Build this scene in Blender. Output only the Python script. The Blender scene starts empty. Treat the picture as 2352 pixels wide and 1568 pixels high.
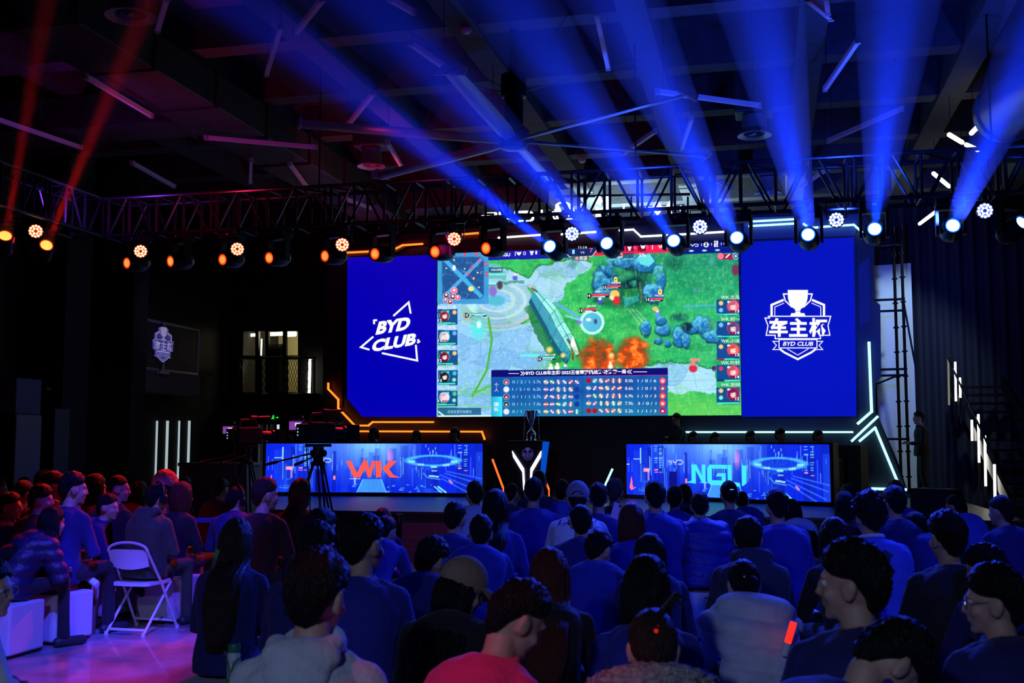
import bpy, bmesh, math, random
import numpy as np
from mathutils import Vector, Matrix, noise as mnoise
random.seed(7)
R = math.radians
C = bpy.context.scene.collection
SC = bpy.context.scene
# ---------------------------------------------------------------- camera, world, exposure
FOC = 2500.0                       # focal length in pixels of the 2352 px wide frame
YAW, PITCH, CZ = R(13.2), R(5.28), 1.7
cd = bpy.data.cameras.new('camera'); cam = bpy.data.objects.new('camera', cd); C.objects.link(cam)
cd.sensor_width = 36.0; cd.lens = FOC / 2352 * 36.0; cd.clip_start = 0.05; cd.clip_end = 200
cd.dof.use_dof = True; cd.dof.focus_distance = 17.0; cd.dof.aperture_fstop = 4.5
cam.location = (0, 0, CZ); cam.rotation_euler = (R(90) + PITCH, 0, YAW)
SC.camera = cam
SC.view_settings.view_transform = 'Standard'; SC.view_settings.look = 'None'
SC.view_settings.exposure = 0.0; SC.view_settings.gamma = 1.0
SC.view_settings.use_curve_mapping = False
SC.cycles.max_bounces = 5; SC.cycles.diffuse_bounces = 2; SC.cycles.glossy_bounces = 2
SC.cycles.transmission_bounces = 3; SC.cycles.volume_bounces = 0; SC.cycles.transparent_max_bounces = 8
SC.cycles.sample_clamp_indirect = 4.0
SC.cycles.caustics_reflective = False; SC.cycles.caustics_refractive = False
w = bpy.data.worlds.new('hall_air'); SC.world = w; w.use_nodes = True
w.node_tree.nodes['Background'].inputs[0].default_value = (0.05, 0.06, 0.3, 1)
w.node_tree.nodes['Background'].inputs[1].default_value = 0.022

FW = Vector((-math.sin(YAW) * math.cos(PITCH), math.cos(YAW) * math.cos(PITCH), math.sin(PITCH)))
RT = Vector((math.cos(YAW), math.sin(YAW), 0)); UP = RT.cross(FW)
FH = Vector((-math.sin(YAW), math.cos(YAW), 0))
O = Vector((0, 0, CZ))
def ray(px, py):
    return FW + RT * ((px - 1176) / FOC) + UP * ((784 - py) / FOC)
def PY(px, py, Y):
    d = ray(px, py); return O + d * (Y / d.y)
def PX(px, py, X):
    d = ray(px, py); return O + d * (X / d.x)
def PZ(px, py, z):
    d = ray(px, py); return O + d * ((z - CZ) / d.z)
def PD(px, py, dist):
    d = ray(px, py); return O + d * (dist / d.dot(FH))
def proj(p):
    q = Vector(p) - O; f = q.dot(FW)
    return 1176 + FOC * q.dot(RT) / f, 784 - FOC * q.dot(UP) / f
def depth(p):
    return (Vector(p) - O).dot(FH)

# ---------------------------------------------------------------- house lights
def spot(name, loc, target, power, color, size=R(40), blend=0.5, radius=0.1):
    l = bpy.data.lights.new(name, 'SPOT'); l.energy = power; l.color = color; l.spot_size = size; l.spot_blend = blend
    l.shadow_soft_size = radius
    o = bpy.data.objects.new(name, l); C.objects.link(o); o.location = loc
    o.rotation_euler = (Vector(target) - Vector(loc)).to_track_quat('-Z', 'Y').to_euler()
    return o
BLUE = (0.02, 0.05, 1.0); RED = (1.0, 0.02, 0.03); MAG = (1.0, 0.03, 0.35)
# lamps out of view over the audience, beside and behind the camera
spot('rear_wash_light', (3.8, 5.0, 6.7), (0.8, 9.4, 0.6), 820, (0.02, 0.05, 1.0), R(66), 0.8, 0.2)
spot('rear_wash_light', (-4.0, 3.5, 6.7), (-1.4, 8.2, 0.6), 260, (0.02, 0.05, 1.0), R(50), 0.8, 0.2)
spot('rear_fill_light', (-1.2, -2.6, 3.6), (-1.3, 4.2, 0.8), 350, (0.40, 0.54, 1.0), R(52), 0.7, 0.15)
spot('added_magenta_spot', (-3.5, 0.5, 5.6), PD(1140, 1500, 3.6), 260, (1.0, 0.03, 0.22), R(9), 0.6, 0.05)  # narrow unseen spot added to light up the pink sweatshirt
spot('rear_fill_light', (-2.0, -1.5, 4.6), PD(300, 1360, 9.4), 330, (0.36, 0.44, 1.0), R(13), 0.5, 0.08)  # unseen spot added to brighten the folding chair and nearby stools
# gobo patches on the floor by the folding chair
for a, b, pw, c_, sz in (((-5.6, 5.2, 6.7), PZ(330, 1480, 0), 430, (1.0, .03, .30), 9), ((-5.2, 5.6, 6.7), PZ(400, 1340, 0), 380, (1.0, .02, .06), 10), ((-2.2, 3.4, 6.7), PZ(190, 1500, 0), 4500, (.05, .05, 1.0), 15), ((-2.0, 4.6, 6.7), PZ(330, 1420, 0), 4200, (.06, .04, 1.0), 17), ((-5.4, 4.4, 6.7), PZ(420, 1540, 0), 600, (.7, .03, .8), 12)):
    spot('floor_gobo_light', a, b, pw, c_, R(sz), .45, .03)

# ---------------------------------------------------------------- materials
def srgb(c):
    return tuple(((x / 255) / 12.92 if x / 255 <= 0.04045 else ((x / 255 + 0.055) / 1.055) ** 2.4) for x in c)
_M = {}
def mat(name, col, rough=0.6, metal=0.0, bump=0.0, bscale=80, emit=None, es=0.0, spec=0.5, var=0.0, vscale=6, sheen=0.0, stretch=None, coat=0.0):
    if name in _M: return _M[name]
    m = bpy.data.materials.new(name); m.use_nodes = True
    nt = m.node_tree; b = nt.nodes['Principled BSDF']
    b.inputs['Base Color'].default_value = (*col, 1); b.inputs['Roughness'].default_value = rough
    b.inputs['Metallic'].default_value = metal; b.inputs['Specular IOR Level'].default_value = spec
    if sheen: b.inputs['Sheen Weight'].default_value = sheen
    if coat: b.inputs['Coat Weight'].default_value = coat
    tc = None
    def coords():
        nonlocal tc
        if tc is None:
            tc = nt.nodes.new('ShaderNodeTexCoord'); mp = nt.nodes.new('ShaderNodeMapping')
            nt.links.new(tc.outputs['Object'], mp.inputs[0])
            if stretch: mp.inputs['Scale'].default_value = stretch
            tc = mp
        return tc.outputs[0]
    if var:
        n = nt.nodes.new('ShaderNodeTexNoise'); n.inputs['Scale'].default_value = vscale; n.inputs['Detail'].default_value = 4
        nt.links.new(coords(), n.inputs['Vector'])
        r = nt.nodes.new('ShaderNodeValToRGB'); r.color_ramp.elements[0].position = 0.3; r.color_ramp.elements[1].position = 0.7
        r.color_ramp.elements[0].color = (*[c * (1 - var) for c in col], 1); r.color_ramp.elements[1].color = (*[min(1, c * (1 + var)) for c in col], 1)
        nt.links.new(n.outputs['Fac'], r.inputs[0]); nt.links.new(r.outputs[0], b.inputs['Base Color'])
    if bump:
        n = nt.nodes.new('ShaderNodeTexNoise'); n.inputs['Scale'].default_value = bscale; n.inputs['Detail'].default_value = 3
        nt.links.new(coords(), n.inputs['Vector'])
        bp = nt.nodes.new('ShaderNodeBump'); bp.inputs['Strength'].default_value = bump; bp.inputs['Distance'].default_value = 0.02
        nt.links.new(n.outputs['Fac'], bp.inputs['Height']); nt.links.new(bp.outputs[0], b.inputs['Normal'])
    if emit:
        b.inputs['Emission Color'].default_value = (*emit, 1); b.inputs['Emission Strength'].default_value = es
    _M[name] = m
    return m
def emis(name, col, s=1.0):
    return mat(name, (0.01, 0.01, 0.01), 0.6, emit=col, es=s)
def vcol_emit(name, s=1.0):
    m = bpy.data.materials.new(name); m.use_nodes = True; nt = m.node_tree; b = nt.nodes['Principled BSDF']
    b.inputs['Base Color'].default_value = (0.01, 0.01, 0.012, 1); b.inputs['Roughness'].default_value = 0.6
    a = nt.nodes.new('ShaderNodeAttribute'); a.attribute_name = 'picture'
    nt.links.new(a.outputs['Color'], b.inputs['Emission Color']); b.inputs['Emission Strength'].default_value = s
    return m

# ---------------------------------------------------------------- mesh tools
ORG = {}
class MB:
    def __init__(s): s.v = []; s.f = []
    def add(s, vs, fs):
        k = len(s.v); s.v += [tuple(x) for x in vs]; s.f += [tuple(i + k for i in f) for f in fs]; return s
    def box(s, c, size, M=None):
        hx, hy, hz = (q / 2 for q in size); c = Vector(c)
        vs = [Vector((x * hx, y * hy, z * hz)) for z in (-1, 1) for y in (-1, 1) for x in (-1, 1)]
        if M is not None: vs = [M @ p for p in vs]
        return s.add([c + p for p in vs], [(0, 2, 3, 1), (4, 5, 7, 6), (0, 1, 5, 4), (2, 6, 7, 3), (0, 4, 6, 2), (1, 3, 7, 5)])
    def rbox(s, c, size, r=0.02, M=None):
        """box with chamfered edges"""
        hx, hy, hz = (q / 2 for q in size); c = Vector(c); r = min(r, hx * .9, hy * .9, hz * .9)
        bm = bmesh.new(); bmesh.ops.create_cube(bm, size=1)
        for v in bm.verts: v.co = Vector((v.co.x * size[0], v.co.y * size[1], v.co.z * size[2]))
        bmesh.ops.bevel(bm, geom=bm.edges[:], offset=r, segments=2, profile=0.6, affect='EDGES')
        bm.verts.index_update()
        s.add([c + (M @ v.co if M is not None else v.co) for v in bm.verts], [[v.index for v in f.verts] for f in bm.faces]); bm.free(); return s
    def tube(s, p0, p1, r0, r1=None, n=8, cap=True):
        p0, p1 = Vector(p0), Vector(p1); r1 = r0 if r1 is None else r1
        d = (p1 - p0).normalized(); a = d.orthogonal().normalized(); b = d.cross(a)
        vs = [p0 + (a * math.cos(2 * math.pi * i / n) + b * math.sin(2 * math.pi * i / n)) * r0 for i in range(n)]
        vs += [p1 + (a * math.cos(2 * math.pi * i / n) + b * math.sin(2 * math.pi * i / n)) * r1 for i in range(n)]
        fs = [(i, (i + 1) % n, n + (i + 1) % n, n + i) for i in range(n)]
        if cap: fs += [tuple(range(n - 1, -1, -1)), tuple(range(n, 2 * n))]
        return s.add(vs, fs)
    def path(s, pts, r, n=8):
        for a, b in zip(pts[:-1], pts[1:]): s.tube(a, b, r, n=n)
        return s
    def bar(s, p0, p1, w, h, up=(0, 0, 1)):
        """rectangular bar, w across and h along 'up'"""
        p0, p1 = Vector(p0), Vector(p1); d = (p1 - p0).normalized(); u = Vector(up); a = d.cross(u)
        if a.length < 1e-4: a = d.orthogonal()
        a.normalize(); u = a.cross(d).normalized()
        vs = [p + a * (x * w / 2) + u * (y * h / 2) for p in (p0, p1) for x, y in ((-1, -1), (1, -1), (1, 1), (-1, 1))]
        return s.add(vs, [(3, 2, 1, 0), (4, 5, 6, 7), (0, 1, 5, 4), (1, 2, 6, 5), (2, 3, 7, 6), (3, 0, 4, 7)])
    def loft(s, rings, closed=True, cap=True):
        n = len(rings[0]); vs = [p for r in rings for p in r]; fs = []
        for i in range(len(rings) - 1):
            for j in range(n if closed else n - 1):
                k = (j + 1) % n
                fs.append((i * n + j, i * n + k, (i + 1) * n + k, (i + 1) * n + j))
        if cap: fs += [tuple(range(n - 1, -1, -1)), tuple(range((len(rings) - 1) * n, len(rings) * n))]
        return s.add(vs, fs)
    def lathe(s, prof, c=(0, 0, 0), n=24, M=None, cap=True):
        c = Vector(c); rings = []
        for r, z in prof:
            ring = [Vector((r * math.cos(2 * math.pi * i / n), r * math.sin(2 * math.pi * i / n), z)) for i in range(n)]
            rings.append([c + (M @ p if M is not None else p) for p in ring])
        return s.loft(rings, cap=cap)
    def ball(s, c, rad, M=None, n=12):
        c = Vector(c); rad = (rad,) * 3 if isinstance(rad, (int, float)) else rad
        rings = []
        for i in range(1, n):
            t = math.pi * i / n
            ring = [Vector((rad[0] * math.sin(t) * math.cos(2 * math.pi * j / (n * 2)), rad[1] * math.sin(t) * math.sin(2 * math.pi * j / (n * 2)), -rad[2] * math.cos(t))) for j in range(n * 2)]
            rings.append([c + (M @ p if M is not None else p) for p in ring])
        b = Vector((0, 0, -rad[2])); t = Vector((0, 0, rad[2]))
        b = c + (M @ b if M is not None else b); t = c + (M @ t if M is not None else t)
        k = len(s.v); s.loft(rings, cap=False); m = len(s.v); s.v += [tuple(b), tuple(t)]; q = n * 2
        s.f += [(k + (j + 1) % q, k + j, m) for j in range(q)] + [(m - q + j, m - q + (j + 1) % q, m + 1) for j in range(q)]
        return s
    def prism(s, pts, nrm, th):
        """polygon (3D points) given thickness th along -nrm"""
        nrm = Vector(nrm).normalized() * th; n = len(pts); pts = [Vector(p) for p in pts]
        vs = pts + [p - nrm for p in pts]
        return s.add(vs, [tuple(range(n)), tuple(range(2 * n - 1, n - 1, -1))] + [(i, n + i, n + (i + 1) % n, (i + 1) % n) for i in range(n)])
    def build(s, name, m, parent=None, smooth=False, ang=None):
        me = bpy.data.meshes.new(name)
        if parent is not None: org = ORG[parent.name]
        else:
            a = np.array(s.v); org = Vector(((a[:, 0].min() + a[:, 0].max()) / 2, (a[:, 1].min() + a[:, 1].max()) / 2, a[:, 2].min()))
        me.from_pydata([(x - org[0], y - org[1], z - org[2]) for x, y, z in s.v], [], s.f)
        bm = bmesh.new(); bm.from_mesh(me); bmesh.ops.recalc_face_normals(bm, faces=bm.faces); bm.to_mesh(me); bm.free()
        if smooth:
            me.polygons.foreach_set('use_smooth', [True] * len(me.polygons))
        me.materials.append(m)
        if smooth and ang: me.set_sharp_from_angle(angle=R(ang))
        o = bpy.data.objects.new(name, me); C.objects.link(o)
        if parent is not None: o.parent = parent
        else: o.location = org
        ORG[o.name] = Vector(org)
        return o
def tag(o, label=None, cat=None, group=None, kind=None):
    if label: o['label'] = label
    if cat: o['category'] = cat
    if group: o['group'] = group
    if kind: o['kind'] = kind
    return o
def thing(name, loc, label, cat, group=None):
    o = bpy.data.objects.new(name, None); C.objects.link(o); o.location = loc; o.empty_display_size = 0.1
    ORG[o.name] = Vector(loc); return tag(o, label, cat, group)
def struct(o): o['kind'] = 'structure'; return o
def frame(fwd, up=(0, 0, 1)):
    """rotation whose local -Y looks along fwd"""
    y = -Vector(fwd).normalized(); x = y.cross(Vector(up)).normalized(); z = x.cross(y)
    return Matrix((x, y, z)).transposed()
# ---- flat graphics on a plane: pixel -> plane point
class Sheet:
    """a flat picture surface: fn maps drawing coordinates (x, y) to a world point; lift moves towards the viewer"""
    def __init__(s, fn, nrm): s.fn = fn; s.n = Vector(nrm).normalized(); s.mb = {}
    def get(s, key): return s.mb.setdefault(key, MB())
    def P(s, x, y, lift): return s.fn(x, y) + s.n * lift
    def poly(s, key, pts, lift=0.01):
        s.get(key).add([s.P(x, y, lift) for x, y in pts], [tuple(range(len(pts)))])
    def rect(s, key, x0, y0, x1, y1, lift=0.01): s.poly(key, [(x0, y0), (x1, y0), (x1, y1), (x0, y1)], lift)
    def disc(s, key, x, y, rx, ry=None, lift=0.01, n=20):
        ry = rx if ry is None else ry
        s.poly(key, [(x + rx * math.cos(2 * math.pi * i / n), y + ry * math.sin(2 * math.pi * i / n)) for i in range(n)], lift)
    def ring(s, key, x, y, r0, r1, lift=0.01, n=24):
        for i in range(n):
            a, b = 2 * math.pi * i / n, 2 * math.pi * (i + 1) / n
            s.poly(key, [(x + r0 * math.cos(a), y + r0 * math.sin(a)), (x + r1 * math.cos(a), y + r1 * math.sin(a)), (x + r1 * math.cos(b), y + r1 * math.sin(b)), (x + r0 * math.cos(b), y + r0 * math.sin(b))], lift)
    def line(s, key, pts, w, lift=0.01, close=False):
        if close: pts = list(pts) + [pts[0], pts[1]]
        P = [Vector((a, b)) for a, b in pts]; n = len(P); L = []; Rr = []
        for i in range(n):
            d0 = (P[i] - P[i - 1]).normalized() if i else None; d1 = (P[i + 1] - P[i]).normalized() if i < n - 1 else None
            d0 = d0 or d1; d1 = d1 or d0
            n0 = Vector((-d0.y, d0.x)); n1 = Vector((-d1.y, d1.x)); m = (n0 + n1)
            if m.length < 1e-3: m = n0
            m.normalize(); k = w / 2 / max(0.4, m.dot(n0)); L.append(P[i] + m * k); Rr.append(P[i] - m * k)
        for i in range(n - 1):
            if close and i == n - 2 and False: break
            s.poly(key, [L[i], L[i + 1], Rr[i + 1], Rr[i]], lift)
    def text(s, key, t, x0, yb, x1, yt, lift=0.012, shear=0.0, bold=0.0, rot=0.0):
        """string fitted to the box x0..x1, baseline yb, top yt (drawing y may run down)"""
        v, f = text_mesh(t, bold)
        if not v: return
        xs = [p[0] for p in v]; ys = [p[1] for p in v]; a, b = min(xs), max(xs); c, d = min(ys), max(ys)
        out = []
        for X, Y in v:
            u = (X - a) / (b - a); q = (Y - c) / (d - c)
            px = x0 + (x1 - x0) * u + shear * (q) * abs(yt - yb); py = yb + (yt - yb) * q - rot * (u) * (x1 - x0)
            out.append(s.P(px, py, lift))
        s.get(key).add(out, f)
    def flush(s, parent, names, mats):
        for k, m in s.mb.items(): m.build(names.get(k, k), mats[k], parent)
_T = {}
def text_mesh(t, bold=0.0):
    k = (t, bold)
    if k in _T: return _T[k]
    cu = bpy.data.curves.new('lettering', 'FONT'); cu.body = t; cu.offset = bold; cu.resolution_u = 3
    o = bpy.data.objects.new('lettering', cu); C.objects.link(o)
    dg = bpy.context.evaluated_depsgraph_get(); dg.update()
    me = bpy.data.meshes.new_from_object(o.evaluated_get(dg))
    v = [(p.co.x, p.co.y) for p in me.vertices]; f = [tuple(p.vertices) for p in me.polygons]
    bpy.data.objects.remove(o); bpy.data.curves.remove(cu); bpy.data.meshes.remove(me)
    _T[k] = (v, f); return v, f
def dup(o, loc=None, label=None, rz=None):
    """copy a thing with its parts and sub-parts"""
    def cp(q, par):
        c = q.copy(); C.objects.link(c)
        if par is not None: c.parent = par
        ORG[c.name] = ORG[q.name]
        for ch in q.children: cp(ch, c)
        return c
    r = cp(o, None)
    if loc is not None: r.location = loc
    if rz is not None: r.rotation_euler.z = rz
    if label: r['label'] = label
    return r
# ================================================================= the hall
m_dark = mat('black_painted_concrete', (0.022, 0.022, 0.026), 0.75, bump=0.3, bscale=30, var=0.25)
m_wall = mat('dark_wall_panel', (0.010, 0.010, 0.012), 0.8, var=0.3, vscale=3)
m_curt = mat('dark_blue_curtain', (0.012, 0.014, 0.03), 0.85, bump=0.3, bscale=20)
m_ceil = mat('dark_grey_ceiling_paint', (0.045, 0.045, 0.052), 0.8, bump=0.2, bscale=25, var=0.2)
m_black = mat('black_metal', (0.012, 0.012, 0.014), 0.35, 0.7)
m_blackp = mat('black_plastic', (0.010, 0.010, 0.012), 0.4)
m_steel = mat('steel_tube', (0.16, 0.16, 0.18), 0.28, 0.9)
m_white = mat('white_plastic', (0.75, 0.75, 0.75), 0.45)
m_duct = mat('galvanised_duct', (0.05, 0.05, 0.055), 0.5, 0.5, var=0.3)
# glossy painted floor
m_floor = mat('glossy_painted_floor', (0.30, 0.28, 0.30), 0.38, bump=0.12, bscale=9, var=0.35, vscale=2.5, coat=0.3)
struct(MB().box((-2.5, 11.5, -0.1), (24, 36, 0.2)).build('floor', m_floor))
BZ, SZ = 6.9, 7.5
ce = MB().box((-2.5, 14.5, SZ + 0.1), (24, 30, 0.2))
for k in range(-3, 5): ce.box((-3.65 + 2.15 * k, 14.5, (BZ + SZ) / 2), (0.36, 30, SZ - BZ))
for k in range(-6, 8): ce.box((-2.5, 13.0 + 2.15 * k, (BZ + 0.04 + SZ) / 2), (24, 0.34, SZ - BZ - 0.04))
struct(ce.build('ceiling', m_ceil))
struct(MB().box((-13.35, 11.5, SZ / 2), (0.3, 36, SZ)).build('wall_left', m_wall))
struct(MB().box((9.15, 11.5, SZ / 2), (0.3, 36, SZ)).build('wall_right', m_wall))
# back wall with openings for the upstairs window and the door
YB = 25.0
wx0, wz0 = PY(556, 905, YB).x, PY(556, 905, YB).z; wx1, wz1 = PY(690, 756, YB).x, PY(690, 756, YB).z
dx0, dx1, dz1 = PY(593, 970, YB).x, PY(646, 970, YB).x, PY(620, 972, YB).z
wb = MB()
def wallrect(x0, x1, z0, z1): wb.box(((x0 + x1) / 2, YB + 0.15, (z0 + z1) / 2), (x1 - x0, 0.3, z1 - z0))
wallrect(-13.3, wx0, 0, SZ); wallrect(wx1, 9.1, 0, SZ); wallrect(wx0, wx1, wz1, SZ)
wallrect(wx0, wx1, dz1, wz0); wallrect(wx0, dx0, 0, dz1); wallrect(dx1, wx1, 0, dz1)
struct(wb.build('wall_back', m_wall))
# lit room behind the window and the door
m_room = mat('pale_room_paint', (0.55, 0.5, 0.3), 0.8)
rm = MB(); X0, X1 = wx0 - 0.8, wx1 + 0.8
rm.box(((X0 + X1) / 2, YB + 2.9, SZ / 2), (X1 - X0, 0.1, SZ)); rm.box((X0, YB + 1.65, SZ / 2), (0.1, 2.6, SZ)); rm.box((X1, YB + 1.65, SZ / 2), (0.1, 2.6, SZ))
rm.box(((X0 + X1) / 2, YB + 1.65, wz0 - 0.25), (X1 - X0, 2.6, 0.15)); rm.box(((X0 + X1) / 2, YB + 1.65, wz1 + 0.5), (X1 - X0, 2.6, 0.15))
struct(rm.build('trim_1', m_room))
def P(px, py, Y=YB): return PY(px, py, Y)
wf = MB(); fr = [556, 592, 615, 655, 690]
for x in fr: wf.bar(P(x, 756, YB + 0.05), P(x, 905, YB + 0.05), 0.09, 0.1, (0, 1, 0))
for y in (756, 821, 905): wf.bar(P(556, y, YB + 0.05), P(690, y, YB + 0.05), 0.1, 0.1, (0, 1, 0))
w1 = wf.build('window_1', m_black); struct(w1)
bm_ = MB()
for i in range(10): bm_.bar(P(617 + i * 3.9, 790, YB + 0.2), P(617 + i * 3.9, 903, YB + 0.2), 0.035, 0.02, (0, 1, 0))
bm_.box(((P(616, 0).x + P(655, 0).x) / 2, YB + 0.35, (wz0 + wz1) / 2 - 0.2), (0.5, 0.06, 1.2)).build('window_blind', m_blackp, w1)
grd = MB()
for i in range(24):
    grd.tube(P(548 + i * 6.2, 823, YB - 0.25), P(548 + i * 6.2 + 26, 903, YB - 0.25), 0.006, n=4); grd.tube(P(548 + i * 6.2 + 26, 823, YB - 0.25), P(548 + i * 6.2, 903, YB - 0.25), 0.006, n=4)
for x in (548, 600, 660, 722): grd.tube(P(x, 820, YB - 0.25), P(x, 905, YB - 0.25), 0.025)
grd.tube(P(546, 820, YB - 0.25), P(726, 822, YB - 0.25), 0.03); grd.tube(P(546, 905, YB - 0.25), P(726, 905, YB - 0.25), 0.03)
grd.box((P(636, 905).x, YB - .15, wz0 - .06), (2.3, .32, .1))
tag(grd.build('mesh_railing', m_black), 'black wire mesh railing in front of the lit upstairs window', 'railing')
m_warm = emis('warm_white_lamp', (1.0, 0.95, 0.75), 4.0)
def lamp_tube(pts, Y, r, label, m=m_warm, name='strip_light'):
    t = MB()
    for a, b in zip(pts[:-1], pts[1:]): t.tube(PY(*a, Y), PY(*b, Y), r, n=8)
    return tag(t.build(name, m), label, 'light')
lamp_tube([(620, 767), (656, 766)], YB + 1.2, 0.05, 'long warm ceiling strip light inside the upstairs room')
lamp_tube([(660, 767), (679, 766)], YB + 1.0, 0.07, 'short bright strip light at the right end of the upstairs window')
lamp_tube([(566, 770), (588, 769)], YB + 1.2, 0.04, 'short ceiling strip light in the left pane of the upstairs window')
lamp_tube([(575, 797), (574, 863)], YB + 1.3, 0.02, 'thin vertical strip light seen through the left pane')
lamp_tube([(601, 778), (598, 870)], YB + 0.4, 0.018, 'thin vertical strip light between the left panes')
lamp_tube([(712, 824), (710, 904)], YB - 0.2, 0.035, 'tall vertical strip light right of the upstairs window')
pl = bpy.data.lights.new('upstairs_room_light', 'POINT'); pl.energy = 26; pl.color = (1, 0.88, 0.5); pl.shadow_soft_size = 0.2
po = bpy.data.objects.new('upstairs_room_light', pl); C.objects.link(po); po.location = ((wx0 + wx1) / 2, YB + 1.6, wz1 + 0.1)
# door below with exit sign
dr = MB(); 
for x in (593, 611, 620, 632, 646): dr.bar(P(x, 972, YB + 0.05), Vector((P(x, 972).x, YB + 0.05, 0)), 0.06, 0.08, (0, 1, 0))
dr.bar(P(593, 971, YB + 0.05), P(646, 971, YB + 0.05), 0.08, 0.1, (0, 1, 0))
struct(dr.build('door_1', m_black))
m_day = emis('daylit_doorway', (0.8, 0.95, 1.0), 0.8)
struct(MB().box(((dx0 + dx1) / 2, YB + 0.9, dz1 / 2), ((dx1 - dx0), 0.04, dz1)).build('window_2', m_day))
MBs = MB().box(PY(616, 990, YB + 0.6), (0.28, 0.05, 2.0)); struct(MBs.build('trim_2', m_black))
ex = thing('exit_sign', P(627, 963, YB - 0.06), 'small green glowing exit sign above the lit doorway', 'sign')
MB().rbox(P(627, 958, YB - 0.05), (0.42, 0.08, 0.16), 0.01).build('housing', m_blackp, ex)
es = Sheet(lambda x, y: PY(x, y, YB - 0.1), (0, -1, 0)); 
es.disc('run', 628, 954.3, 1.3); es.line('run', [(628, 956), (626.5, 959.5), (630, 962)], 1.6); es.line('run', [(630.5, 957), (625, 958.5)], 1.0); es.line('run', [(626.5, 959.5), (624, 962)], 1.2)
es.line('run', [(634, 958.5), (639, 958.5)], 1.0); es.line('run', [(637, 957), (639.4, 958.5), (637, 960)], 0.8); es.line('run', [(616, 958.5), (621, 958.5)], 1.0); es.line('run', [(618, 957), (615.6, 958.5), (618, 960)], 0.8)
es.flush(ex, {'run': 'running_figure'}, {'run': emis('exit_green', (0.03, 1.0, 0.08), 1.6)})
# right side drape: pleated
def drape(x0, x1, Y, z0, z1, name, label, n=40, amp=0.09):
    d = MB(); k = n * 6; t = []; b = []
    for i in range(k + 1):
        u = i / k; x = x0 + (x1 - x0) * u; y = Y + amp * math.sin(u * n * 2 * math.pi) + 0.03 * math.sin(u * n * 5.1)
        t.append((x, y, z1)); b.append((x, y, z0))
    vs = b + t; fs = [(i, i + 1, k + 2 + i, k + 1 + i) for i in range(k)]
    return tag(d.add(vs, fs).build(name, m_curt, smooth=True), label, 'curtain')
drape(1.6, 8.9, 24.7, 0.02, SZ - 0.7, 'drape', 'dark pleated drape behind the stairs on the back wall', 26)
# left: balcony, pillars, light slits
XL = -13.2
def L(px, py, X): return PX(px, py, X)
struct(MB().box((-12.75, 17.6, SZ / 2), (0.8, 0.75, SZ)).build('trim_3', mat('black_pillar', (0.004, 0.004, 0.005), 0.8)))
struct(MB().box((-12.6, 19.25, SZ / 2), (1.0, 0.5, SZ)).build('trim_4', mat('black_pillar', (0.004, 0.004, 0.005), 0.8)))
bal = thing('balcony', (-12.7, 21.5, 3.0), 'dark balcony on the left wall with wire mesh railing', 'balcony')
bp = [L(290, 725, -12.6), L(455, 760, -12.6), L(290, 845, -12.6), L(450, 862, -12.6)]
y0, y1 = bp[0].y, bp[1].y; zt, zb = bp[0].z, (bp[2].z + bp[3].z) / 2
MB().box((-12.95, (y0 + y1) / 2, zb - 0.22), (0.7, y1 - y0 + 0.3, 0.44)).build('slab', mat('balcony_purple_grey', (0.05, 0.04, 0.06), 0.7), bal)
fr = MB()
for y in (y0, (y0 + y1) / 2, y1): fr.tube((-12.6, y, zb), (-12.6, y, zt), 0.03)
for z in (zb + 0.03, zt): fr.tube((-12.6, y0, z), (-12.6, y1, z), 0.035)
fr.build('railing_frame', mat('grey_painted_steel', (0.30, 0.30, 0.34), 0.4, 0.3), bal)
ms = MB(); hgt = zt - zb
for i in range(-8, 40):
    a = y0 + i * 0.09
    for s in (1, -1):
        p, q = (a, zb), (a + s * hgt * 0.6, zt)
        if min(p[0], q[0]) < y0 - .01 or max(p[0], q[0]) > y1 + .01: continue
        ms.tube((-12.6, p[0], p[1]), (-12.6, q[0], q[1]), 0.005, n=4)
ms.build('wire_mesh', mat('wire_mesh_grey', (0.12, 0.11, 0.14), 0.5, 0.4), bal)
fl = MB(); 
for (a, b) in ((310, 846), (375, 856)): fl.box(L(a, b, -12.55), (0.08, 0.35, 0.05))
fl.build('footlight', mat('pink_plate', (0.6, 0.25, 0.4), 0.5), bal)
lg = MB(); a, b = L(70, 877, -12.9), L(164, 877, -12.9)
lg.box(((a.x), (a.y + b.y) / 2, a.z), (0.3, b.y - a.y, 0.1)); lg.box((a.x + 0.1, (a.y + b.y) / 2, a.z - 0.12), (0.5, b.y - a.y, 0.05))
tag(lg.build('ledge', mat('pale_ledge', (0.35, 0.34, 0.38), 0.5)), 'pale ledge of the walkway between the two black pillars', 'ledge')
for i, (x, yb) in enumerate(((361, 1110), (385, 1105), (412, 1110), (435, 1072))):
    a, b = PX(x, 966, -13.18), PX(x, yb, -13.18); t = MB(); t.box(((a.x), a.y, (a.z + b.z) / 2), (0.03, 0.035 + 0.03 * (i in (1, 3)), a.z - b.z))
    tag(t.build('light_slit', emis('slit_white', (0.75, 0.95, 1.0), 0.5)), 'thin vertical slit of daylight on the left wall, ' + ('leftmost of four', 'second of four from the left', 'third of four from the left', 'rightmost of four')[i], 'light')
c0, c1 = PY(416, 1070, 14.9), PY(560, 1073, 14.9)
cab = thing('counter', ((c0.x + c1.x) / 2, 15.2, 0), 'beige counter cabinet beside the first camera tripod', 'cabinet')
MB().rbox(((c0.x + c1.x) / 2, 15.2, (c0.z) / 2), (c1.x - c0.x, 0.5, c0.z), 0.02).build('body', mat('beige_laminate', (0.30, 0.24, 0.20), 0.5), cab)
MB().rbox(((c0.x + c1.x) / 2, 15.15, c0.z + 0.025), (c1.x - c0.x + 0.08, 0.58, 0.05), 0.01).build('worktop', mat('beige_laminate', (0.30, 0.24, 0.20), 0.5), cab)
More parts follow.
